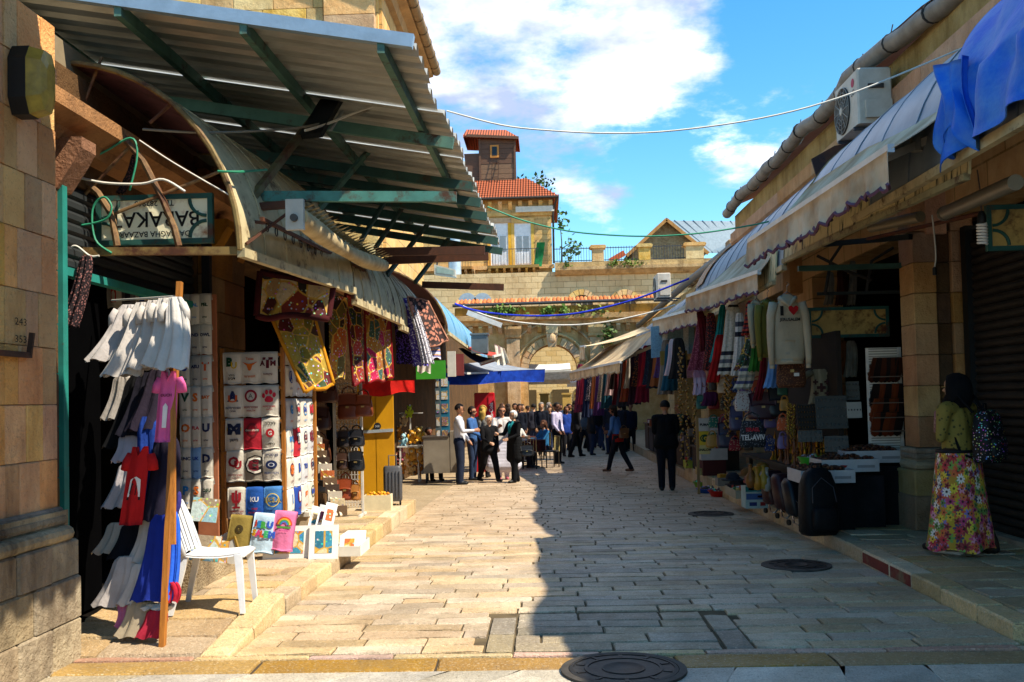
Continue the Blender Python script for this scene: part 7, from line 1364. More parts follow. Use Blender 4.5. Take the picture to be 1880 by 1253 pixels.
rucksack(1510, 985, .40, .72, .28, '#0d0d10', 'large black rucksack standing at the kerb before the trays', .2); rucksack(1560, 960, .3, .6, .25, '#100f12', 'black rucksack under the middle tray'); rucksack(1622, 955, .3, .5, .25, '#17151a', 'black rucksack beside the foot of the sandal rack')
for k, (px, py, c, lab_) in enumerate(((1478, 968, '#15131a', 'black wheeled bag with chrome frame behind the large rucksack'), (1455, 955, '#3a1a1c', 'maroon wheeled bag with chrome frame, middle of three'), (1432, 945, '#3f1e20', 'maroon wheeled bag with chrome frame, farthest of three'))):
    p = onZ(px, py, PZ); T = thing('wheeled_bag', lab_, 'bag', (p.x, p.y+.15, PZ), .35); m = MB(); m.loft([[(.16*s*math.copysign(abs(math.cos(g))**.5, math.cos(g)), .11*s*math.copysign(abs(math.sin(g))**.5, math.sin(g))+.12*z, .12+.42*z) for g in [2*math.pi*j/16 for j in range(16)]] for z, s in ((0, .85), (.08, 1), (.85, 1), (1, .7))]); part('body', m, plain(c, .4), T, 'all')
    for sx in (-.1, .1): m = MB(); m.tube([(sx, -.16, .06), (sx, -.2, .12), (sx, -.14, .26), (sx, -.03, .3), (sx, .04, .2), (sx, 0, .03), (sx, -.1, .02), (sx, -.16, .06)], .011, 6); part('chrome_hoop', m, plain('#9a9a9e', .2, .9), T, True)
    for sx in (-.13, .13): m = MB(); m.lathe([(.001, -.012), (.035, -.012), (.035, .012), (.001, .012)], (sx, .06, .035), 10, axis='x'); part('wheel', m, plain('#111', .6), T, True)
# boxes of toys and small goods along the kerb
def goods_box(px, py, w, d, h, c, label, fill, Zb=PZ, rz=0.0, seed=1, cat='box', pics=()):
    p = onZ(px, py, Zb); T = thing('goods_box', label, cat, (p.x, p.y+d/2, Zb), rz); mt = c if not isinstance(c, str) else plain(c, .7)
    for x0, x1, y0, y1 in ((-w/2, w/2, -d/2, -d/2+.012), (-w/2, w/2, d/2-.012, d/2), (-w/2, -w/2+.012, -d/2+.0121, d/2-.0121), (w/2-.012, w/2, -d/2+.0121, d/2-.0121)): m = MB(); m.box(x0, x1, y0, y1, 0, h); part('side', m, mt, T)
    m = MB(); m.box(-w/2+.012, w/2-.012, -d/2+.012, d/2-.012, 0, h*.6); part('filling', m, plain('#3a2a20', .9), T); rr = random.Random(seed)
    for k in range(fill):
        x, y = rr.uniform(-w/2+.06, w/2-.06), rr.uniform(-d/2+.06, d/2-.06); s = rr.uniform(.035, .07); m = MB(); m.cbox(x-s, x+s, y-s*.7, y+s*.7, h*.6, h*.6+rr.uniform(.04, h*.6+.05), .008); m.xf(Matrix.Translation((x, y, 0)) @ Matrix.Rotation(rr.uniform(-.5, .5), 4, 'Z') @ Matrix.Translation((-x, -y, 0))); part('small_item', m, plain(rr.choice(('#b03020', '#d0b060', '#2a5a8a', '#c9c4bb', '#3a7a4a', '#8a5a2a', '#1c1c20', '#b8862a')), .6), T)
    for (x, z, ww, hh, cc) in pics: m = MB(); m.box(x-ww/2, x+ww/2, -d/2-.003, -d/2, z-hh/2, z+hh/2); part('printed_picture', m, plain(cc, .6), T)
    return T
goods_box(1390, 934, .30, .3, .32, '#9fb8b8', 'pale toy box printed with red and blue cars at the kerb', 0, seed=2, pics=((-.0, .26, .29, .07, '#1f7a80'), (-.07, .26, .08, .03, '#b02a24'), (.07, .27, .09, .03, '#a8322a'), (0, .16, .28, .08, '#3a5a94'), (.06, .16, .1, .03, '#b0303a'), (-.05, .06, .1, .05, '#1c2a6a'), (.08, .06, .07, .05, '#8a1c20')))
m = MB(); p = onZ(1390, 934, PZ); m.box(p.x-.14, p.x+.14, p.y+.02, p.y+.28, PZ+.325, PZ+.375); m.box(p.x-.12, p.x+.1, p.y+.04, p.y+.2, PZ+.375, PZ+.41); single('red_toy_carton', m, plain('#7a1612', .6), 'dark red carton lying on the toy box', 'box')
goods_box(1366, 916, .24, .9, .12, '#b0a488', 'shallow cream tray of cards and magnets along the kerb', 16, seed=5)
goods_box(1335, 893, .3, .3, .14, '#8a8478', 'grey box of mixed toys further up the kerb', 8, seed=6); goods_box(1300, 873, .36, .4, .14, '#b59a5a', 'yellow carton of picture books up the kerb', 10, seed=7); goods_box(1275, 860, .36, .4, .16, '#a8a838', 'green and yellow carton at the far end of the kerb goods', 9, seed=8)
goods_box(1312, 845, .5, .5, .22, '#b8b4ac', 'raised white tray of medals and coins beside the plaques', 14, Zb=.42, seed=9); m = MB(); p = onZ(1312, 845, .42); m.box(p.x-.22, p.x+.22, p.y+.02, p.y+.45, PZ, .418); single('red_stool_box', m, plain('#4a1412', .7), 'dark red stool box under the white coin tray', 'box')
for px, py, r, h, c, lab_ in ((1322, 912, .2, .1, '#b01c14', 'red plastic basin of trinkets standing on the street stones'), (1303, 905, .24, .07, '#1c4a9a', 'blue plastic tray of toys beside the red basin'), (1288, 895, .16, .1, '#7aa01e', 'small lime green basin beside the blue tray'), (1488, 862, .14, .14, '#2a8a1e', 'green plastic tub wedged above the low tray')):
    p = gnd(px, py) if py > 870 else at(px, py, 11.9); T = thing('plastic_basin', lab_, 'basin', p); m = MB(); m.lathe([(.001, 0), (r*.75, 0), (r, h), (r*1.06, h), (r*1.06, h+.012), (r*.94, h+.012), (r*.72, .02), (.001, .02)], n=22); part('bowl', m, plain(c, .4), T, True)
    m = MB(); rr = random.Random(px)
    for k in range(18): a_ = rr.uniform(0, 6.3); q_ = r*.75*rr.random()**.5; m.sph((q_*math.cos(a_), q_*math.sin(a_), h*.7+rr.uniform(0, .05)), rr.uniform(.02, .045), 6, 4)
    part('heaped_goods', m, speckle('#5a4a3a', '#a08050', 20.0, .4, multi=True), T, kind='stuff')
for k, (px, py, c) in enumerate(((1345, 880, '#1c1c22'), (1352, 888, '#2a2a34'), (1372, 872, '#7a4a20'), (1392, 868, '#a8781e'), (1400, 862, '#8a5a1a'))):
    p = at(px, py, 13.0+.1*k); m = MB(); m.lathe([(.001, .09), (.05, .085), (.085, .05), (.095, .0), (.15, -.005), (.15, -.012), (.09, -.008), (.001, -.008)], p, 16); single('cap', m, cloth(c), f'{["black", "charcoal", "brown", "golden", "tan"][k]} cap lying among the kerb goods', 'cap', smooth=True)
for k, (px, py, c) in enumerate(((1378, 878, '#7a4a1c'), (1390, 882, '#a8701e'), (1402, 880, '#9a7a2a'), (1408, 884, '#8f8a80'))): p = at(px, py, 12.6); m = MB(); m.lathe([(.001, -.13), (.04, -.12), (.07, -.05), (.06, .03), (.025, .07), (.02, .15), (.03, .17), (.001, .18)], p, 12); single('leather_flask', m, plain(c, .4), f'{["dark brown", "amber", "ochre", "grey"][k]} leather flask standing behind the toy box', 'flask', smooth=True)
# ---- stalls farther up the shaded side
rr = random.Random(33); tones = ['#7a1c34', '#b02a3a', '#1c2440', '#2a2a30', '#a0562a', '#4a2a5a', '#8a7a6a', '#1c4a5a', '#c4a4a4', '#26201c', '#5a1420', '#3a3a44', '#8a4420', '#b8b0a4', '#321a2a', '#1a1a1e']
for k in range(26):
    px = 1065+k*7.2; Y = 31-k*.52; t0 = 668-1.7*k+rr.uniform(-6, 6); b0 = t0+rr.uniform(60, 105); c = tones[k % 16]
    garment('hanging_clothes', f'{["crimson", "red", "navy", "charcoal", "orange", "violet", "grey", "teal", "pale pink", "black", "wine", "slate", "rust", "white", "plum", "ink black"][k % 16]} garment hung {["at the far end of", "along the middle of"][k > 12]} the low beige awning', 'clothing', at(px, t0, Y), at(px-2, b0, Y), .2, .34, c, 4, .08, mat=cloth(c) if k % 3 else speckle(c, tones[(k+5) % 16], 30.0, .3), group='clothes under the low beige awning')
for k in range(9):
    y = 20.5+k*1.25; h = rr.uniform(.5, .95); T = thing('stall_counter', f'dark goods counter number {["one", "two", "three", "four", "five", "six", "seven", "eight", "nine"][k]} up the shaded side beyond the plaques', 'counter', (3.35, y, .06), group='counters under the low beige awning'); m = MB(); m.box(-.3, .5, -.5, .5, 0, h); part('box', m, plain(rr.choice(('#2a211a', '#3a2c20', '#241c20')), .85), T); m = MB()
    m.box(-.34, .5, -.52, .52, h, h+.03); part('top', m, plain('#4a3a2a', .8), T)
    for j in range(10): x, yy, s = rr.uniform(-.28, .2), rr.uniform(-.45, .45), rr.uniform(.04, .09); mm = MB(); mm.cbox(x-s, x+s, yy-s, yy+s, h+.03, h+.03+rr.uniform(.06, .22), .01); part('goods', mm, plain(rr.choice(tones+['#b8862a', '#c9bda4', '#2a6a8a']), .6), T)
m = MB(); a_, b_ = at(1212, 645, 19.5), at(1262, 670, 19.5); m.box(a_.x, b_.x, 19.5, 19.56, b_.z, a_.z); single('ochre_board', m, plain('#8a7030', .8), 'ochre rusted board above the dark shop past the third awning', 'board')
# small purses and key fobs filling the stall wall
rr = random.Random(44); pc = (('#7a1c24', 'wine red'), ('#2a3a6a', 'dark blue'), ('#a8782a', 'ochre'), ('#3a2a1c', 'dark brown'), ('#6a5a8a', 'lilac'), ('#1f5a4a', 'bottle green'), ('#b8a890', 'cream'), ('#c0562a', 'orange'))
for r in range(4):
    for c in range(8):
        px, py, Y = 1290+c*21+rr.uniform(-4, 4), 722+r*34+rr.uniform(-5, 5), 15.6-c*.42; q_ = at(px, py, Y); cc, nm = pc[(c*3+r*5) % 8]
        bag(q_, rr.uniform(.12, .2), rr.uniform(.14, .22), .06, cc, f'small {nm} purse hanging in {["upper", "second", "third", "lowest"][r]} row {["at the plaques", "near the plaques", "past the plaques", "mid stall", "mid stall centre", "near the totes", "by the black tote", "by the figurines"][c]}', flap=c % 2 == 0, group='small purses on the stall wall', mat=speckle(cc, '#b0a080', 50.0, .22) if (r+c) % 3 == 0 else None)
m = MB(); m.box(3.5, 3.56, 11.95, 16.0, PZ, 2.4); single('stall_back_panel', m, plain('#2a221c', .85), 'dark back panel of the shaded stall behind the purses', 'panel')
# ================================================================ cafe, cart and toys up the sunny side
p = gnd(778, 888); T = thing('snack_cart', 'grey metal snack cart with orange striped side panel', 'cart', (p.x+.34, p.y+.35, p.z), .06); CM = plain('#8b8172', .5, .2, c2='#75695a', ns=2)
for nm, b_, mt in (('cabinet', (-.36, .24, -.3, .3, .22, 1.02), CM), ('side_cabinet', (.242, .44, -.3, .3, .22, 1.16), CM), ('top_tray', (-.38, .22, -.32, .32, 1.022, 1.06), plain('#4a4038', .6)), ('red_panel', (.442, .452, -.28, .28, .9, 1.14), plain('#b04a32', .6)), ('orange_panel', (.442, .452, -.28, .28, .24, .88), bands('Y', 4, '#d07a1e', '#c9a04a', '#b85a1c', '#d8b060'))): m = MB(); m.cbox(*b_, .006); part(nm, m, mt, T)
m = MB(); m.box(.245, .25, -.305, -.3, .24, 1.1); part('door_gap', m, plain('#3a342c', .8), T)
for x, y in ((-.3, -.25), (.38, -.25), (-.3, .25), (.38, .25)): m = MB(); m.bar((x, y, .06), (x, y, .22), .04); part('leg', m, IR, T); m = MB(); m.lathe([(.001, -.02), (.06, -.02), (.06, .02), (.001, .02)], (x, y, .06), 12, axis='x'); part('wheel', m, plain('#17171a', .6), T, True)
# plush toys on a white stand
ST = wthing('toy_stand', 'white stand covered with plush toys beside the yellow doors', 'stand', gnd(752, 886)); p = gnd(752, 886); p.z = 0; PG = drop(p.y)
for dx in (-.22, .22):
    for dy in (0, .3): m = MB(); m.bar((p.x+dx, p.y+dy, PG), (p.x+dx*.9, p.y+dy, .62), .035); part('leg', m, GW, ST, world=True)
m = MB(); m.box(p.x-.27, p.x+.27, p.y-.04, p.y+.36, .62, .65); part('top', m, GW, ST, world=True); m = MB(); m.bar((p.x, p.y+.3, .65), (p.x, p.y+.3, 1.6), .03); m.bar((p.x-.25, p.y+.3, 1.4), (p.x+.3, p.y+.3, 1.4), .02); part('hanger_post', m, GW, ST, world=True)
def plush(x, y, z, s, c, c2, label):
    T = thing('plush_toy', label, 'plush toy', (x, y, z), random.uniform(-.4, .4), 'plush toys on the white stand'); a, b = cloth(c, None, ns=20.0), cloth(c2, None, ns=20.0)
    for nm, cc, r, mt in (('body', (0, 0, .11), (.07, .06, .09), a), ('head', (0, -.02, .24), (.062, .058, .058), a), ('muzzle', (0, -.075, .228), (.03, .028, .024), b), ('ear', (-.05, -.01, .295), (.024, .014, .024), b), ('ear', (.05, -.01, .295), (.024, .014, .024), b), ('arm', (-.085, -.03, .15), (.03, .03, .055), a), ('arm', (.085, -.03, .15), (.03, .03, .055), a), ('leg', (-.05, -.06, .03), (.032, .055, .03), a), ('leg', (.05, -.06, .03), (.032, .055, .03), a), ('nose', (0, -.1, .236), .009, plain('#1c1412', .4))): m = MB(); m.sph(tuple(k*s for k in cc), tuple(k*s for k in r) if isinstance(r, tuple) else r*s, 10, 7); part(nm, m, mt, T, 'all')
for k, (px, py, s, c, c2, l_) in enumerate(((742, 775, .9, '#c9a878', '#e0d0a8', 'cream plush bear hanging at the top of the stand'), (752, 760, .8, '#b8c42a', '#8a9a1e', 'lime green plush toy topmost on the stand'), (733, 800, .9, '#c47a28', '#e0b070', 'orange plush toy hanging on the left'), (741, 812, .9, '#9ac4d0', '#d8d0c8', 'pale blue plush toy in the middle'), (757, 806, .95, '#d8942a', '#e8c078', 'golden plush bear in the upper row'), (770, 802, 1.0, '#e0a83a', '#f0d090', 'honey plush bear at the upper right'), (757, 842, 1.15, '#e0a440', '#f0d8a0', 'large golden plush bear seated on the stand'), (770, 842, 1.15, '#d8a050', '#f0d8a8', 'large tan plush bear seated beside the golden one'), (736, 838, .9, '#c46a7a', '#e8b0b0', 'pink plush toy seated at the left'), (728, 845, .9, '#5a2a1c', '#c49a6a', 'dark brown plush monkey at the left edge'), (738, 862, .9, '#c47a2a', '#e8c890', 'orange and white plush toy low on the stand'), (755, 864, .9, '#d8b070', '#a06a2a', 'tan plush puppy low on the stand'), (768, 864, .9, '#b0702a', '#e0b878', 'brown plush bear low at the right'))):
    q_ = at(px, py, p.y+(.1 if py > 825 else .22)-.05*(k % 2)); plush(q_.x, q_.y, q_.z-.12*s, s*1.15, c, c2, l_)
# fridge, postcards boards, cafe tables
a, b = at(872, 800, 25.6), at(907, 721, 25.6); T = wthing('drinks_fridge', 'red drinks fridge with white lettering under the blue awning', 'fridge', ((a.x+b.x)/2, 25.8, -.2)); m = MB(); m.cbox(a.x, b.x, 25.6, 26.2, -.2, a.z+(b.z-a.z), .02); part('cabinet', m, plain('#b0101c', .4), T, world=True)
m = MB(); m.box(b.x-.15, b.x-.02, 25.585, 25.6, .3, b.z-.1); part('light_red_strip', m, plain('#d0283a', .4), T, world=True); m = MB(); decal(m, 'Coca-Cola', .1, (b.x-.085, 25.57, b.z-.55), (0, 0, 1), (-1, 0, 0), (0, 0, 0), .03); part('lettering', m, plain('#e8dcd8', .5), T, world=True)  # the strip behind the lettering is a lighter red
for k, (px0, px1, py0, py1, Y) in enumerate(((800, 808, 700, 790, 22.2), (810, 824, 700, 790, 22.4))):
    a, b = at(px0, py1, Y), at(px1, py0, Y); T = wthing('postcard_board', ['grey postcard board in the shadow beside the cart', 'blue postcard board with pale pictures beside the cart'][k], 'display board', ((a.x+b.x)/2, Y, 0)); m = MB(); m.box(a.x, b.x, Y, Y+.04, .05, b.z); part('board', m, plain(['#4a5a60', '#1c6a86'][k], .6), T, world=True)
    for j in range(6): z = .5+j*.3; m = MB(); m.box(a.x+.02, b.x-.03, Y-.012, Y, z, z+.2); part('postcard', m, textile(50+j, '#b8b4ac', '#8a6a5a', '#d0ccc4', '#6a7a80'), T, world=True)
def cafe_table(x, y, label): 
    T = thing('cafe_table', label, 'table', (x, y+2, drop(y+2))); m = MB(); m.lathe([(.001, .73), (.38, .73), (.38, .75), (.001, .75)], n=22); part('table_top', m, plain('#b9a878', .5), T, True); m = MB(); m.lathe([(.001, 0), (.22, 0), (.2, .03), (.03, .05), (.03, .73), (.001, .73)], n=14); part('pedestal', m, IR, T, True)
    m = MB(); m.lathe([(.386, .46), (.384, .752), (.001, .752)], n=22); part('tablecloth', m, cloth('#4a1c1c', '#36120f'), T, True)
def cafe_chair(x, y, rz, label):
    T = thing('cafe_chair', label, 'chair', (x, y+2, drop(y+2)), rz, 'cafe chairs'); mt = plain('#2c2620', .5); m = MB(); m.cbox(-.2, .2, -.2, .2, .43, .46, .01); part('seat', m, mt, T)
    for a_ in (-.18, .18):
        for b_ in (-.18, .18): m = MB(); m.bar((a_, b_, 0), (a_, b_, .43), .025); part('leg', m, mt, T)
    m = MB(); m.tube([(-.19, .19, .44), (-.19, .22, .85), (.19, .22, .85), (.19, .19, .44)], .014, 6); part('back_frame', m, plain('#b8a468', .5), T, True)
    for k in range(4): m = MB(); x_ = -.12+.08*k; m.bar((x_, .2, .46), (x_, .22, .85), .012); part('spindle', m, plain('#b8a468', .5), T)
cafe_table(-.45, 25.2, 'round cafe table under the blue awning beside the man in a pale shirt'); cafe_table(-1.4, 24.6, 'round cafe table behind the elderly women'); cafe_table(-.7, 28.2, 'far round cafe table near the gate crowd')
for x, y, rz, l_ in ((.05, 24.9, -1.2, 'cafe chair with pale rail nearest the street'), (-.5, 24.4, 3.1, 'cafe chair with its pale back toward the viewer'), (-.95, 25.6, 1.4, 'cafe chair between the two near tables'), (-1.3, 25.4, .2, 'cafe chair behind the second table'), (-.2, 28.4, -1.0, 'cafe chair at the far table, street side')): cafe_chair(x, y, rz, l_)

# ================================================================ people
import numpy as np
_queue = []
def person(label, loc, rz, H=1.68, top='#222222', bottom='#1c1f2a', skin_c='#a87454', shoe='#141414', hair=('#1c130e', 'short'), sleeve='long', coat=0.0, skirt=0.0, stride=.0, lean=.0, arms=((.05, .08, .2), (.05, .08, .2)), sit=False, build=1.0, vox=.018, extras=None, mats=None, hat=None, group=None, face=True, turn=0.0):
    s = H/1.70; segs = []
    def S(p, q, r0, r1, reg, fl=1.0): segs.append((Vector(p)*s, Vector(q)*s, r0*s, r1*s, reg, fl))
    zp = .50 if sit else .92; yl = lambda z: -lean*(z-zp)
    b = build; hip, chest = (0, 0, zp), (0, yl(zp+.33), zp+.33); up = zp-.92
    S((-.07*b, 0, zp), (.07*b, 0, zp), .115*b, .115*b, 'bottom'); S((0, 0, zp+.06), (0, yl(zp+.18), zp+.18), .125*b, .12*b, 'top'); S((-.04, 0, zp+.1), (-.06, yl(zp+.4), zp+.40), .11*b, .105*b, 'top'); S((.04, 0, zp+.1), (.06, yl(zp+.4), zp+.40), .11*b, .105*b, 'top')
    ys = yl(1.42+up); S((-.15*b, ys, 1.40+up), (.15*b, ys, 1.40+up), .068*b, .068*b, 'top'); S((0, ys, 1.40+up), (0, ys-.01, 1.50+up), .055, .05, 'skin')
    hy = yl(1.6+up)-.025; hc = Vector((0, hy, 1.605+up)); ct, st = math.cos(turn), math.sin(turn)
    def HP(x, y, z): return (hc.x+x*ct-y*st, hc.y+x*st+y*ct, hc.z+z)
    S(HP(0, .015, .025), HP(0, .0, .03), .088, .088, 'skin'); S(HP(0, -.03, -.045), HP(0, -.005, -.02), .055, .07, 'skin'); S(HP(0, -.09, -.005), HP(0, -.105, -.02), .014, .017, 'skin')
    for e in (-1, 1): S(HP(e*.082, .01, 0), HP(e*.088, .012, .02), .018, .018, 'skin')
    for i, e in enumerate((-1, 1)):
        f = stride*e; hp = Vector((e*.09*b, 0, zp-.02))
        if sit: kn = hp+V(e*.03, -.42, .0); an = kn+V(0, -.03, -.42)
        else: kn = hp+V(0, -.42*math.sin(f)-.02, -.43*math.cos(f)); an = kn+V(0, -.40*math.sin(f-.5*max(0, -f)*1.4)+.02, -.40*math.cos(f)); an.z = max(an.z, .075)
        S(hp, kn, .098*b, .074*b, 'bottom'); S(kn, an, .072*b, .058*b, 'bottom'); S(an+V(0, .03, -.035), an+V(0, -.14, -.045), .046, .036, 'shoe')
        sw, out, bend = arms[i][:3]; inw = arms[i][3] if len(arms[i]) > 3 else .35; sh = Vector((e*.185*b, ys, 1.395+up)); el = sh+V(e*.27*math.sin(out), -.27*math.sin(sw), -.27*math.cos(sw)*math.cos(out)); fa = V(-e*math.sin(min(bend, 1.57))*inw, -math.sin(sw+bend)*(1-inw*.6), -math.cos(sw+bend)); wr = el+fa.normalized()*.25; d = (wr-el).normalized()
        S(sh, el, .062*b, .048, 'top'); S(el, wr, .046, .034, 'top' if sleeve == 'long' else 'skin'); S(wr, wr+d*.07, .034, .032, 'skin')
        side = d.cross(Vector((0, 1, 0))); side = (side if side.length > .1 else Vector((1, 0, 0))).normalized()
        for k in range(4): o_ = side*(.022*(k-1.5)); S(wr+d*.07+o_, wr+d*(.13-.012*abs(k-1.3))+o_-V(0, .012, 0), .011, .009, 'skin')
        S(wr+d*.02+side*.035, wr+d*.075+side*.055-V(0, .015, 0), .012, .010, 'skin')
    if coat: 
        for k in range(7): z = zp+.1-coat*k/6; S((-.075-.006*k, 0, z), (.075+.006*k, 0, z), .125*b, .125*b, 'top')
    if skirt:
        for k in range(9): z = zp+.05-skirt*k/8; w = .06+.026*k; S((-w, .0, z), (w, 0, z), .12*b+.008*k, .12*b+.008*k, 'bottom')
    m = MB()
    for p_, q_, r0, r1, reg, fl in segs:
        d = q_-p_; L = d.length; d = d.normalized() if L > 1e-6 else Vector((0, 0, 1)); e1 = d.orthogonal().normalized(); e2 = d.cross(e1); rings = []
        for t, rr_, off in [(0, r0*math.cos(R(a)), -r0*math.sin(R(a))) for a in (85, 60, 30, 0)]+[(1, r1*math.cos(R(a)), r1*math.sin(R(a))) for a in (0, 30, 60, 85)]:
            c = p_+d*(L*t+off); rings.append([c+(e1*math.cos(2*math.pi*j/12)+e2*math.sin(2*math.pi*j/12))*rr_ for j in range(12)])
        m.loft(rings)
    mm = mats or {}; ml = [mm.get('top') or cloth(top), mm.get('bottom') or cloth(bottom), skin(skin_c), plain(shoe, .5)]
    me = m.mesh('person', ml[0]); 
    for x in ml[1:]: me.materials.append(x)
    o = bpy.data.objects.new('person', me); col.objects.link(o); o.location = loc; o.rotation_euler = (0, 0, rz); props(o, label, 'person', group)
    md = o.modifiers.new('skin', 'REMESH'); md.mode = 'VOXEL'; md.voxel_size = vox*s; md.use_smooth_shade = True; md2 = o.modifiers.new('soft', 'SMOOTH'); md2.factor = .5; md2.iterations = 2
    _queue.append((o, segs, ml))
    hc2 = hc*s
    def child(nm, mb, mat): c_ = part(nm, mb, mat, o, 'all'); return c_
    def HS(x, y, z): return tuple(Vector(HP(x, y, z))*s)
    hcol, style = hair
    if style != 'none':
        hm = MB(); nu, nv = 18, 12; vs = []; fs = []
        for i in range(nv+1):
            th_ = math.pi*min(.97, max(.03, i/nv))
            for j in range(nu):
                g_ = 2*math.pi*j/nu; x, y, z = .098*math.sin(th_)*math.cos(g_), .104*math.sin(th_)*math.sin(g_)+.012, .108*math.cos(th_)+.03
                vs.append(HS(x, y, z))
        lim = {'short': -.01, 'long': -.09, 'bob': -.075}.get(style, -.01)
        for i in range(nv):
            for j in range(nu):
                g_ = 2*math.pi*(j+.5)/nu; th_ = math.pi*(i+.5)/nv; y = math.sin(th_)*math.sin(g_); z = .108*math.cos(th_)+.03
                if z > .075 or (y > -.25 and z > lim) : fs.append((i*nu+j, (i+1)*nu+j, (i+1)*nu+(j+1) % nu, i*nu+(j+1) % nu))
        hm.add(vs, fs)
        if style == 'long': hm.loft([[HS(.09*math.cos(g)*w_, .07+.04*math.sin(g), z) for g in [2*math.pi*j/12 for j in range(12)]] for z, w_ in ((.03, .95), (-.08, 1.05), (-.2, .9), (-.28, .5))])
        child('hair', hm, cloth(hcol, None, .7, 30.0))
    if face:
        for e in (-1, 1): em = MB(); em.sph(HS(e*.032, -.079, .012), .010*s, 8, 6); child('eye', em, plain('#1a1412', .2))
        em = MB(); em.sph(HS(0, -.079, -.055), (.024*s, .010*s, .006*s), 8, 4); child('mouth', em, plain('#7a3a34', .5))
    if hat: hm = MB(); hm.lathe([(.001, .1*s), (.07*s, .095*s), (.1*s, .06*s), (.108*s, .0), (.001, .0)], HS(0, .01, .05), 16); hm.sheet(lambda u, v: HS((u-.5)*.15, -.09-.09*v, .055-.01*v), 6, 3, .01); child('cap', hm, cloth(hat))
    if extras: extras(o, child, s, HS)
    return o
def ear(px, py): p_ = gnd(px, py); return tuple(p_)
def back(px, py, dy): p_ = gnd(px, py); return (p_.x*(p_.y+dy)/p_.y, p_.y+dy, drop(p_.y+dy))
# woman in the flowered skirt
t = NT('flowers'); sp = t.n('SeparateXYZ', {'Vector': t.co}); au = t.n('Math', {0: sp.outputs[1], 1: sp.outputs[0]}, operation='ARCTAN2').outputs[0]
uv = t.n('CombineXYZ', {0: t.math('MULTIPLY', au, .32), 1: sp.outputs[2]}).outputs[0]
k = t.mix(t.ramp(t.noise(3, 3), [(.4, 0.), (.6, 1.)]), hx('#c9a028'), hx('#b8822e'))
for sc_, sd, rad, npt, cs in ((6.5, 1.0, .42, 8, ('#b01c28', '#c43a6a', '#cf4a24', '#8a1420')), (9, 4.0, .40, 6, ('#7a6aa8', '#26305c', '#6f9a3c', '#d88aa0')), (7.5, 8.3, .36, 9, ('#e0c42e', '#c02434', '#e6d8cc', '#b8336a')), (11, 12.6, .36, 5, ('#8a1a24', '#e0b02a', '#5a7a34', '#d0602a'))):
    c0 = t.n('VectorMath', {0: uv, 1: (sd, sd*1.3, 0)}, operation='ADD').outputs[0]; c1 = t.n('VectorMath', {0: c0, 1: (sc_, sc_, 1)}, operation='MULTIPLY').outputs[0]
    v = t.n('TexVoronoi', {'Vector': c1, 'Scale': 1.0, 'Randomness': .85}, voronoi_dimensions='2D'); d = t.n('VectorMath', {0: c1, 1: v.outputs['Position']}, operation='SUBTRACT').outputs[0]; ds = t.n('SeparateXYZ', {'Vector': d})
    an = t.n('Math', {0: ds.outputs[1], 1: ds.outputs[0]}, operation='ARCTAN2').outputs[0]; pe = t.math('ADD', t.math('MULTIPLY', t.math('ABSOLUTE', t.math('COSINE', t.math('MULTIPLY', an, npt/2))), .55), .45)
    r_ = t.math('DIVIDE', v.outputs['Distance'], pe); cc_ = t.ramp(t.n('SeparateColor', {0: v.outputs['Color']}).outputs[0], [(i/4, hx(c_)) for i, c_ in enumerate(cs)], 'CONSTANT')
    cc_ = t.mix(t.ramp(r_, [(.10, 1.), (.13, 0.)]), cc_, hx('#3a2418')); cc_ = t.mix(t.ramp(r_, [(.1, 0.), (.42, .1)]), cc_, hx('#e8c8b0')); k = t.mix(t.ramp(r_, [(rad, 1.), (rad+.04, 0.)]), k, cc_)
FLOWER = t.done(k, .85, bump=t.noise(6, 3), bstr=.3)
def hijab_extras(o, child, s, HS):
    m = MB(); rings = []
    for z, w, d, yo in ((-.19, .115, .115, .03), (-.16, .125, .13, .03), (-.12, .13, .142, .035), (-.06, .132, .15, .035), (.0, .13, .148, .03), (.07, .12, .138, .028), (.125, .08, .09, .03), (.15, .02, .03, .03)): rings.append([HS(w*math.cos(g), yo+d*math.sin(g)*(.62 if math.sin(g) < -.3 and -.1 < z < .08 else 1), z) for g in [2*math.pi*j/22 for j in range(22)]])
    m.loft(rings); child('headscarf', m, cloth('#0c0c10', '#050507'))
    m = MB(); m.tube([HS(-.09, -.03, .015), HS(-.04, -.10, .015), HS(.04, -.10, .015), HS(.09, -.03, .015)], .004, 5); child('glasses', m, plain('#c9b060', .3, .6))
    m = MB(); m.tube([(-.19*s, .05, 1.42*s), (-.17*s, -.10, 1.36*s), (-.13*s, -.13, 1.15*s), (-.14*s, -.13, .98*s)], [.03, .05, .06, .05], 8); m.tube([(.19*s, .05, 1.42*s), (.17*s, -.08, 1.36*s), (.13*s, -.11, 1.18*s)], [.03, .05, .05], 8); child('pink_scarf', m, speckle('#8a5a60', '#b08a80', 30.0, .3))
    m = MB(); m.lathe([(.225*s, -.012), (.23*s, 0), (.225*s, .012)], (0, 0, .995*s), 24); m.xf(Matrix.Diagonal((1.1, .86, 1, 1))); child('belt', m, plain('#121114', .6))
    m = MB(); rings = []
    for i in range(12):
        tt = i/11; z = (.06+.92*tt)*s; w = (.37-.13*tt**.8)*s; rings.append([(w*math.cos(g)*(1+.06*math.sin(7*g+tt*2)*(1-tt*.7)), w*.78*math.sin(g)*(1+.07*math.sin(7*g+1+tt)*(1-tt)), z+.02*math.sin(5*g)*(1-tt)) for g in [2*math.pi*j/56 for j in range(56)]])
    m.loft(rings, cap=False); child('skirt', m, FLOWER)
    for e in (-1, 1): m = MB(); m.cbox(e*.09-.05, e*.09+.05, -.22, .06, .0, .03, .008); child('shoe_sole', m, plain('#c9c4bb', .6))
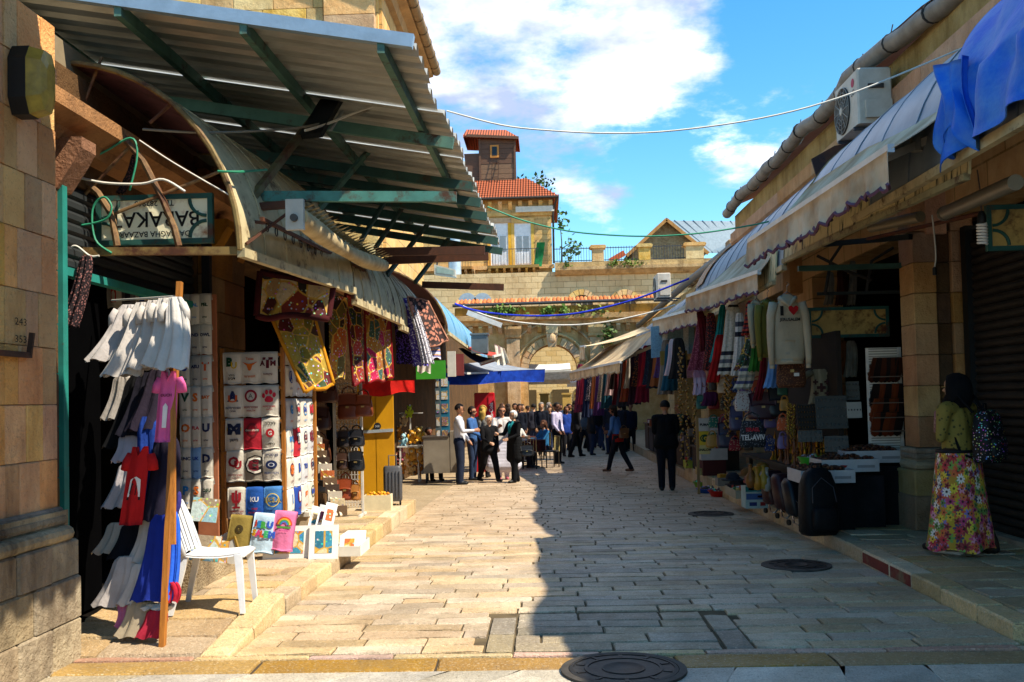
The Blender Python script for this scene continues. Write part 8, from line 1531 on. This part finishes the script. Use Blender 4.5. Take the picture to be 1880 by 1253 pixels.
wpos = (3.86, 9.4, PZ); WR = R(-142); WO = person('woman in black headscarf, khaki dotted jacket and long flowered skirt walking by the shutter', wpos, WR, 1.64, build=1.22, bottom='#3a2a20', skin_c='#b98a68', hair=('#111', 'none'), stride=.22, arms=((.1, .12, 1.95, .9), (.1, .12, 1.7, .9)), vox=.012, extras=hijab_extras, mats={'top': speckle('#8a7634', '#4a4422', 22.0, .2, .8)})
Mw = Matrix.Translation(wpos) @ Matrix.Rotation(WR, 4, 'Z'); bp = Mw @ V(.02, .30, .86); T = thing('flowered_backpack', 'black backpack with small coloured flowers on the back of the woman', 'backpack', bp, WR+math.pi)
BPM = speckle('#0f0f12', '#c0b0a0', 46.0, .2, .6, True); m = MB(); m.loft([[(.16*s_*math.copysign(abs(math.cos(g))**.6, math.cos(g)), .10*s_*math.copysign(abs(math.sin(g))**.6, math.sin(g)), z) for g in [2*math.pi*j/20 for j in range(20)]] for z, s_ in ((0, .85), (.04, 1), (.28, 1.02), (.42, .85), (.48, .5))]); part('body', m, BPM, T, 'all')
m = MB(); m.loft([[(.12*s_*math.cos(g), -.10-.05*abs(math.sin(g))*s_, z) for g in [math.pi+math.pi*j/12 for j in range(13)]]+[(.12*s_*math.cos(g), -.09, z) for g in [math.pi*j/12 for j in range(13)]] for z, s_ in ((.03, .9), (.08, 1), (.2, 1), (.24, .8))]); part('front_pocket', m, BPM, T, 'all')
m = MB(); m.tube([(-.1, .08, .46), (-.13, .2, .62), (-.13, .33, .5), (-.12, .2, .08), (-.1, .08, .04)], .014, 6); m2 = MB(); m2.tube([(.1, .08, .46), (.13, .2, .62), (.13, .33, .5), (.12, .2, .08), (.1, .08, .04)], .014, 6); part('strap', m, cloth('#111114'), T, 'all'); part('strap', m2, cloth('#111114'), T, 'all'); m = MB(); m.tube([(-.03, .02, .47), (-.02, .02, .54), (.02, .02, .54), (.03, .02, .47)], .008, 6); part('handle', m, cloth('#111114'), T, 'all')
# people in the street
person('man in black jacket and dark jeans standing with his back turned near the kerb goods', ear(1225, 901), R(172), 1.70, '#08080a', '#10131c', hair=('#15100c', 'short'), coat=.12, arms=((.12, .06, 1.0, .7), (.12, .06, 1.0, .7)), build=1.1, vox=.014, face=False)
def denim(o, child, s, HS):
    m = MB(); m.loft([[(.165*s*math.cos(g)*w, .13*s*math.sin(g)*w, z*s) for g in [2*math.pi*j/20 for j in range(20)]] for z, w in ((.80, 1.1), (.86, 1.12), (.98, 1.05), (1.0, .9))]); child('red_hem', m, cloth('#b82418', '#8a1810'))
dp = ear(1136, 868); person('walker in blue denim jacket, red shirt hem and dark cap crossing the street', dp, R(-115), 1.62, '#4a72a8', '#14161e', skin_c='#8a5a40', shoe='#6a4430', hair=('#1a1210', 'long'), hat='#3a302c', stride=.3, lean=.14, arms=((.2, .1, 1.1, .7), (.1, .1, .9, .7)), vox=.014, extras=denim)
bag((dp[0]+.14, dp[1]-.16, dp[2]+.85), .26, .24, .1, '#6a4424', 'brown shoulder bag of the denim walker', rz=.3)
def suit_x(o, child, s, HS):
    m = MB(); m.add([(-.05*s, -.128*s, 1.42*s), (.05*s, -.128*s, 1.42*s), (0, -.135*s, 1.12*s)], [(0, 2, 1)]); m.add([(-.05*s, -.132*s, 1.42*s), (.05*s, -.132*s, 1.42*s), (0, -.139*s, 1.12*s)], [(0, 1, 2)]); child('shirt_front', m, plain('#d0d4dc', .7))
person('bald man in dark suit and white shirt standing up the shaded side', ear(1122, 834), R(-15), 1.72, '#14151c', '#10111a', hair=('#2a2420', 'none'), coat=.2, extras=suit_x, vox=.016)
person('man in pale lilac shirt and dark trousers standing by the cafe tables', ear(1024, 852), R(55), 1.74, '#b8b0cc', '#17181c', '#6a4430', hair=('#14100e', 'short'), arms=((.05, .1, .7, .5), (.05, .05, .6, .5)), vox=.014)
person('elderly woman with short white hair in black walking toward the viewer', ear(899, 886), R(38), 1.47, '#0c0b0e', '#0e0d10', '#b88a6c', hair=('#cfcac4', 'bob'), coat=.16, stride=.3, arms=((.3, .1, .9), (.05, .15, .3)), build=1.15, vox=.014)
def teal_x(o, child, s, HS): m = MB(); m.tube([(-.07*s, -.06*s, 1.47*s), (-.04*s, -.12*s, 1.36*s), (0, -.14*s, 1.2*s), (.04*s, -.12*s, 1.36*s), (.07*s, -.06*s, 1.47*s)], .03, 7); child('teal_scarf', m, cloth('#1f8a92', '#146068'))
ep = ear(946, 886); person('elderly woman with white hair in long black coat and teal scarf', ep, R(-55), 1.57, '#0b0b0e', '#0c0c10', '#b88a6c', hair=('#d2cec8', 'bob'), coat=.42, stride=.12, arms=((.5, .15, 1.1), (.3, .2, 1.0)), build=1.18, vox=.014, extras=teal_x)
bag((ep[0]+.28, ep[1]-.12, ep[2]+.58), .32, .24, .13, '#121216', 'black handbag hanging from the arm of the woman with the teal scarf', name='handbag')
def gl_x(o, child, s, HS): m = MB(); m.tube([HS(-.08, -.04, .015), HS(-.035, -.095, .012), HS(.035, -.095, .012), HS(.08, -.04, .015)], .006, 5); child('glasses', m, plain('#1a1514', .3))
person('woman in white wrap and white skirt with dark glasses behind the elderly pair', back(924, 884, .5), R(10), 1.68, '#cfc8c4', '#cdc9d6', '#b07a5c', hair=('#3a2418', 'short'), skirt=.62, coat=.1, arms=((.5, .1, 1.4), (.5, .1, 1.4)), vox=.014, extras=gl_x, shoe='#b05a6a')
person('blonde woman in grey top behind the elderly woman in black', back(889, 884, 1.2), R(160), 1.70, '#8a857c', '#1c1c22', hair=('#c49a4a', 'long'), vox=.016, face=False)
person('woman in blue denim jacket and dark hair with sunglasses by the cart', back(868, 886, .6), R(75), 1.68, '#3a5f94', '#26344f', '#b07a5c', hair=('#1c120e', 'bob'), arms=((.3, .1, .9), (.2, .1, .5)), vox=.014, extras=gl_x)
person('tall man in white and navy jacket and jeans standing beside the cart', back(845, 890, 0), R(88), 1.74, '#c9c9d0', '#1c2438', '#a87454', hair=('#1c1512', 'short'), arms=((.4, .08, 1.2), (.2, .1, .5)), vox=.014, build=1.08)
person('woman with blonde hair in green jacket half hidden behind the man in black', back(1250, 868, 0), R(-80), 1.66, '#4a5a44', '#9a7a6a', hair=('#b5803a', 'bob'), arms=((.5, .1, 1.1), (.4, .1, 1.1)), vox=.016, coat=.1)
person('vendor in dark sweater sitting low in the shadow behind the cart', (-2.85, 23.4, drop(23)), R(30), 1.6, '#2a1f20', '#17171c', '#7a4a34', hair=('#14100e', 'short'), sit=True, vox=.018)
for i, (x, y, rz, c, l_) in enumerate(((-.95, 25.1, R(80), '#b8b4ac', 'seated cafe guest in white shirt at the near table'), (-.1, 25.7, R(-60), '#2a6a9a', 'seated cafe guest in blue at the near table'), (-1.75, 24.9, R(70), '#1c1c24', 'seated cafe guest in black at the second table'), (-1.2, 25.5, R(0), '#a04a3a', 'seated cafe guest in red facing the street'), (-.95, 28.0, R(40), '#c9c4bc', 'seated guest in pale clothes at the far table'))): person(l_, (x, y+2, drop(y+2)), rz, 1.66, c, '#20222c', '#a87454', hair=(['#1c1310', '#4a2a18', '#c9c4bc', '#b08040', '#1c1310'][i], ['short', 'long', 'bob', 'bob', 'short'][i]), sit=True, arms=((.7, .1, .9), (.7, .1, .9)), vox=.02)
rr = random.Random(17); tops = ['#0d0d12', '#14182a', '#1c1c20', '#2a2a34', '#101522', '#3a3038', '#0c0c0e', '#26344f', '#1a1a1e', '#38202a', '#54565c', '#14141a']; cn = ['black', 'navy', 'charcoal', 'slate', 'dark blue', 'plum', 'black', 'denim blue', 'charcoal', 'wine', 'grey', 'black']
spots = [(-1.5, 36), (-1.15, 33.5), (-.8, 38), (-.5, 35), (-.2, 31.8), (.05, 37), (.35, 33.2), (.62, 31.0), (.8, 35.5), (1.05, 38.5), (1.3, 33.8), (1.55, 36.5), (1.8, 34.2), (2.05, 38), (2.3, 35.2), (2.55, 33), (2.6, 37.5), (-1.9, 39.5), (-.6, 41), (.3, 41.5), (1.2, 42), (2.0, 41), (2.7, 40), (.9, 30.2), (-1.6, 31), (-2.1, 34), (1.45, 31.4), (2.1, 31.6), (-.9, 30.5), (.0, 45), (-1.3, 43), (.6, 44), (1.6, 44.5), (2.4, 43), (-.3, 43.5), (1.0, 46), (2.9, 36), (2.95, 33.5), (-2.3, 37), (1.9, 36.2), (.1, 34.6), (-.9, 33)]
def ordw(k): return (['first', 'second', 'third', 'fourth', 'fifth', 'sixth', 'seventh', 'eighth', 'ninth', 'tenth', 'eleventh', 'twelfth', 'thirteenth', 'fourteenth', 'fifteenth', 'sixteenth', 'seventeenth', 'eighteenth', 'nineteenth', 'twentieth']+['twenty-'+w for w in ('first', 'second', 'third', 'fourth', 'fifth', 'sixth', 'seventh', 'eighth', 'ninth')]+['thirtieth']+['thirty-'+w for w in ('first', 'second', 'third', 'fourth', 'fifth', 'sixth', 'seventh', 'eighth', 'ninth')]+['fortieth', 'forty-first', 'forty-second', 'forty-third', 'forty-fourth'])[k]
for i, (x, y) in enumerate(spots):
    c = '#1c3a8a' if i == 7 else ('#c4a82a' if i == 25 else tops[i % 12]); nm = 'bright blue' if i == 7 else ('yellow collared' if i == 25 else cn[i % 12])
    od = sorted(spots, key=lambda q_: q_[0]/q_[1]).index((x, y)); person(f'passer-by in {nm} clothes, {["facing away", "facing the viewer", "turned aside"][i % 3]}, {ordw(od)} from the cafe side of the crowd', (x, y+1.5, drop(y+1.5)), R([180, 0, 90][i % 3]+rr.uniform(-35, 35)), rr.uniform(1.58, 1.80), c, rr.choice(('#14161e', '#1c1c22', '#26304a', '#101014')), rr.choice(('#a87454', '#8a5a40', '#b98a68')), hair=(rr.choice(('#14100e', '#2a1c14', '#4a3020', '#8a8078', '#1c1410')), rr.choice(('short', 'short', 'long', 'bob'))), coat=rr.choice((0, .15, .3)), stride=rr.uniform(0, .3), vox=.026, group='crowd before the gate', face=False)
# grow each body as one continuous skin and dress it by the limb it covers
dg = bpy.context.evaluated_depsgraph_get(); dg.update(); REG = {'top': 0, 'bottom': 1, 'skin': 2, 'shoe': 3}
for o, segs, ml in _queue:
    me = bpy.data.meshes.new_from_object(o.evaluated_get(dg)); me.name = 'person'; n = len(me.polygons); ctr = np.empty(n*3); me.polygons.foreach_get('center', ctr); ctr = ctr.reshape(-1, 3); best = np.full(n, 9.0); reg = np.zeros(n, int)
    for p_, q_, r0, r1, rg, fl in segs:
        a_, d = np.array(p_), np.array(q_-p_); L2 = max(d@d, 1e-9); tt = np.clip((ctr-a_)@d/L2, 0, 1); ds = np.linalg.norm(ctr-a_-tt[:, None]*d, axis=1)-(r0+(r1-r0)*tt); mk_ = ds < best; best[mk_] = ds[mk_]; reg[mk_] = REG[rg]
    me.materials.clear()
    for x in ml: me.materials.append(x)
    me.polygons.foreach_set('material_index', reg); me.polygons.foreach_set('use_smooth', [True]*n); me.update(); o.modifiers.clear(); o.data = me
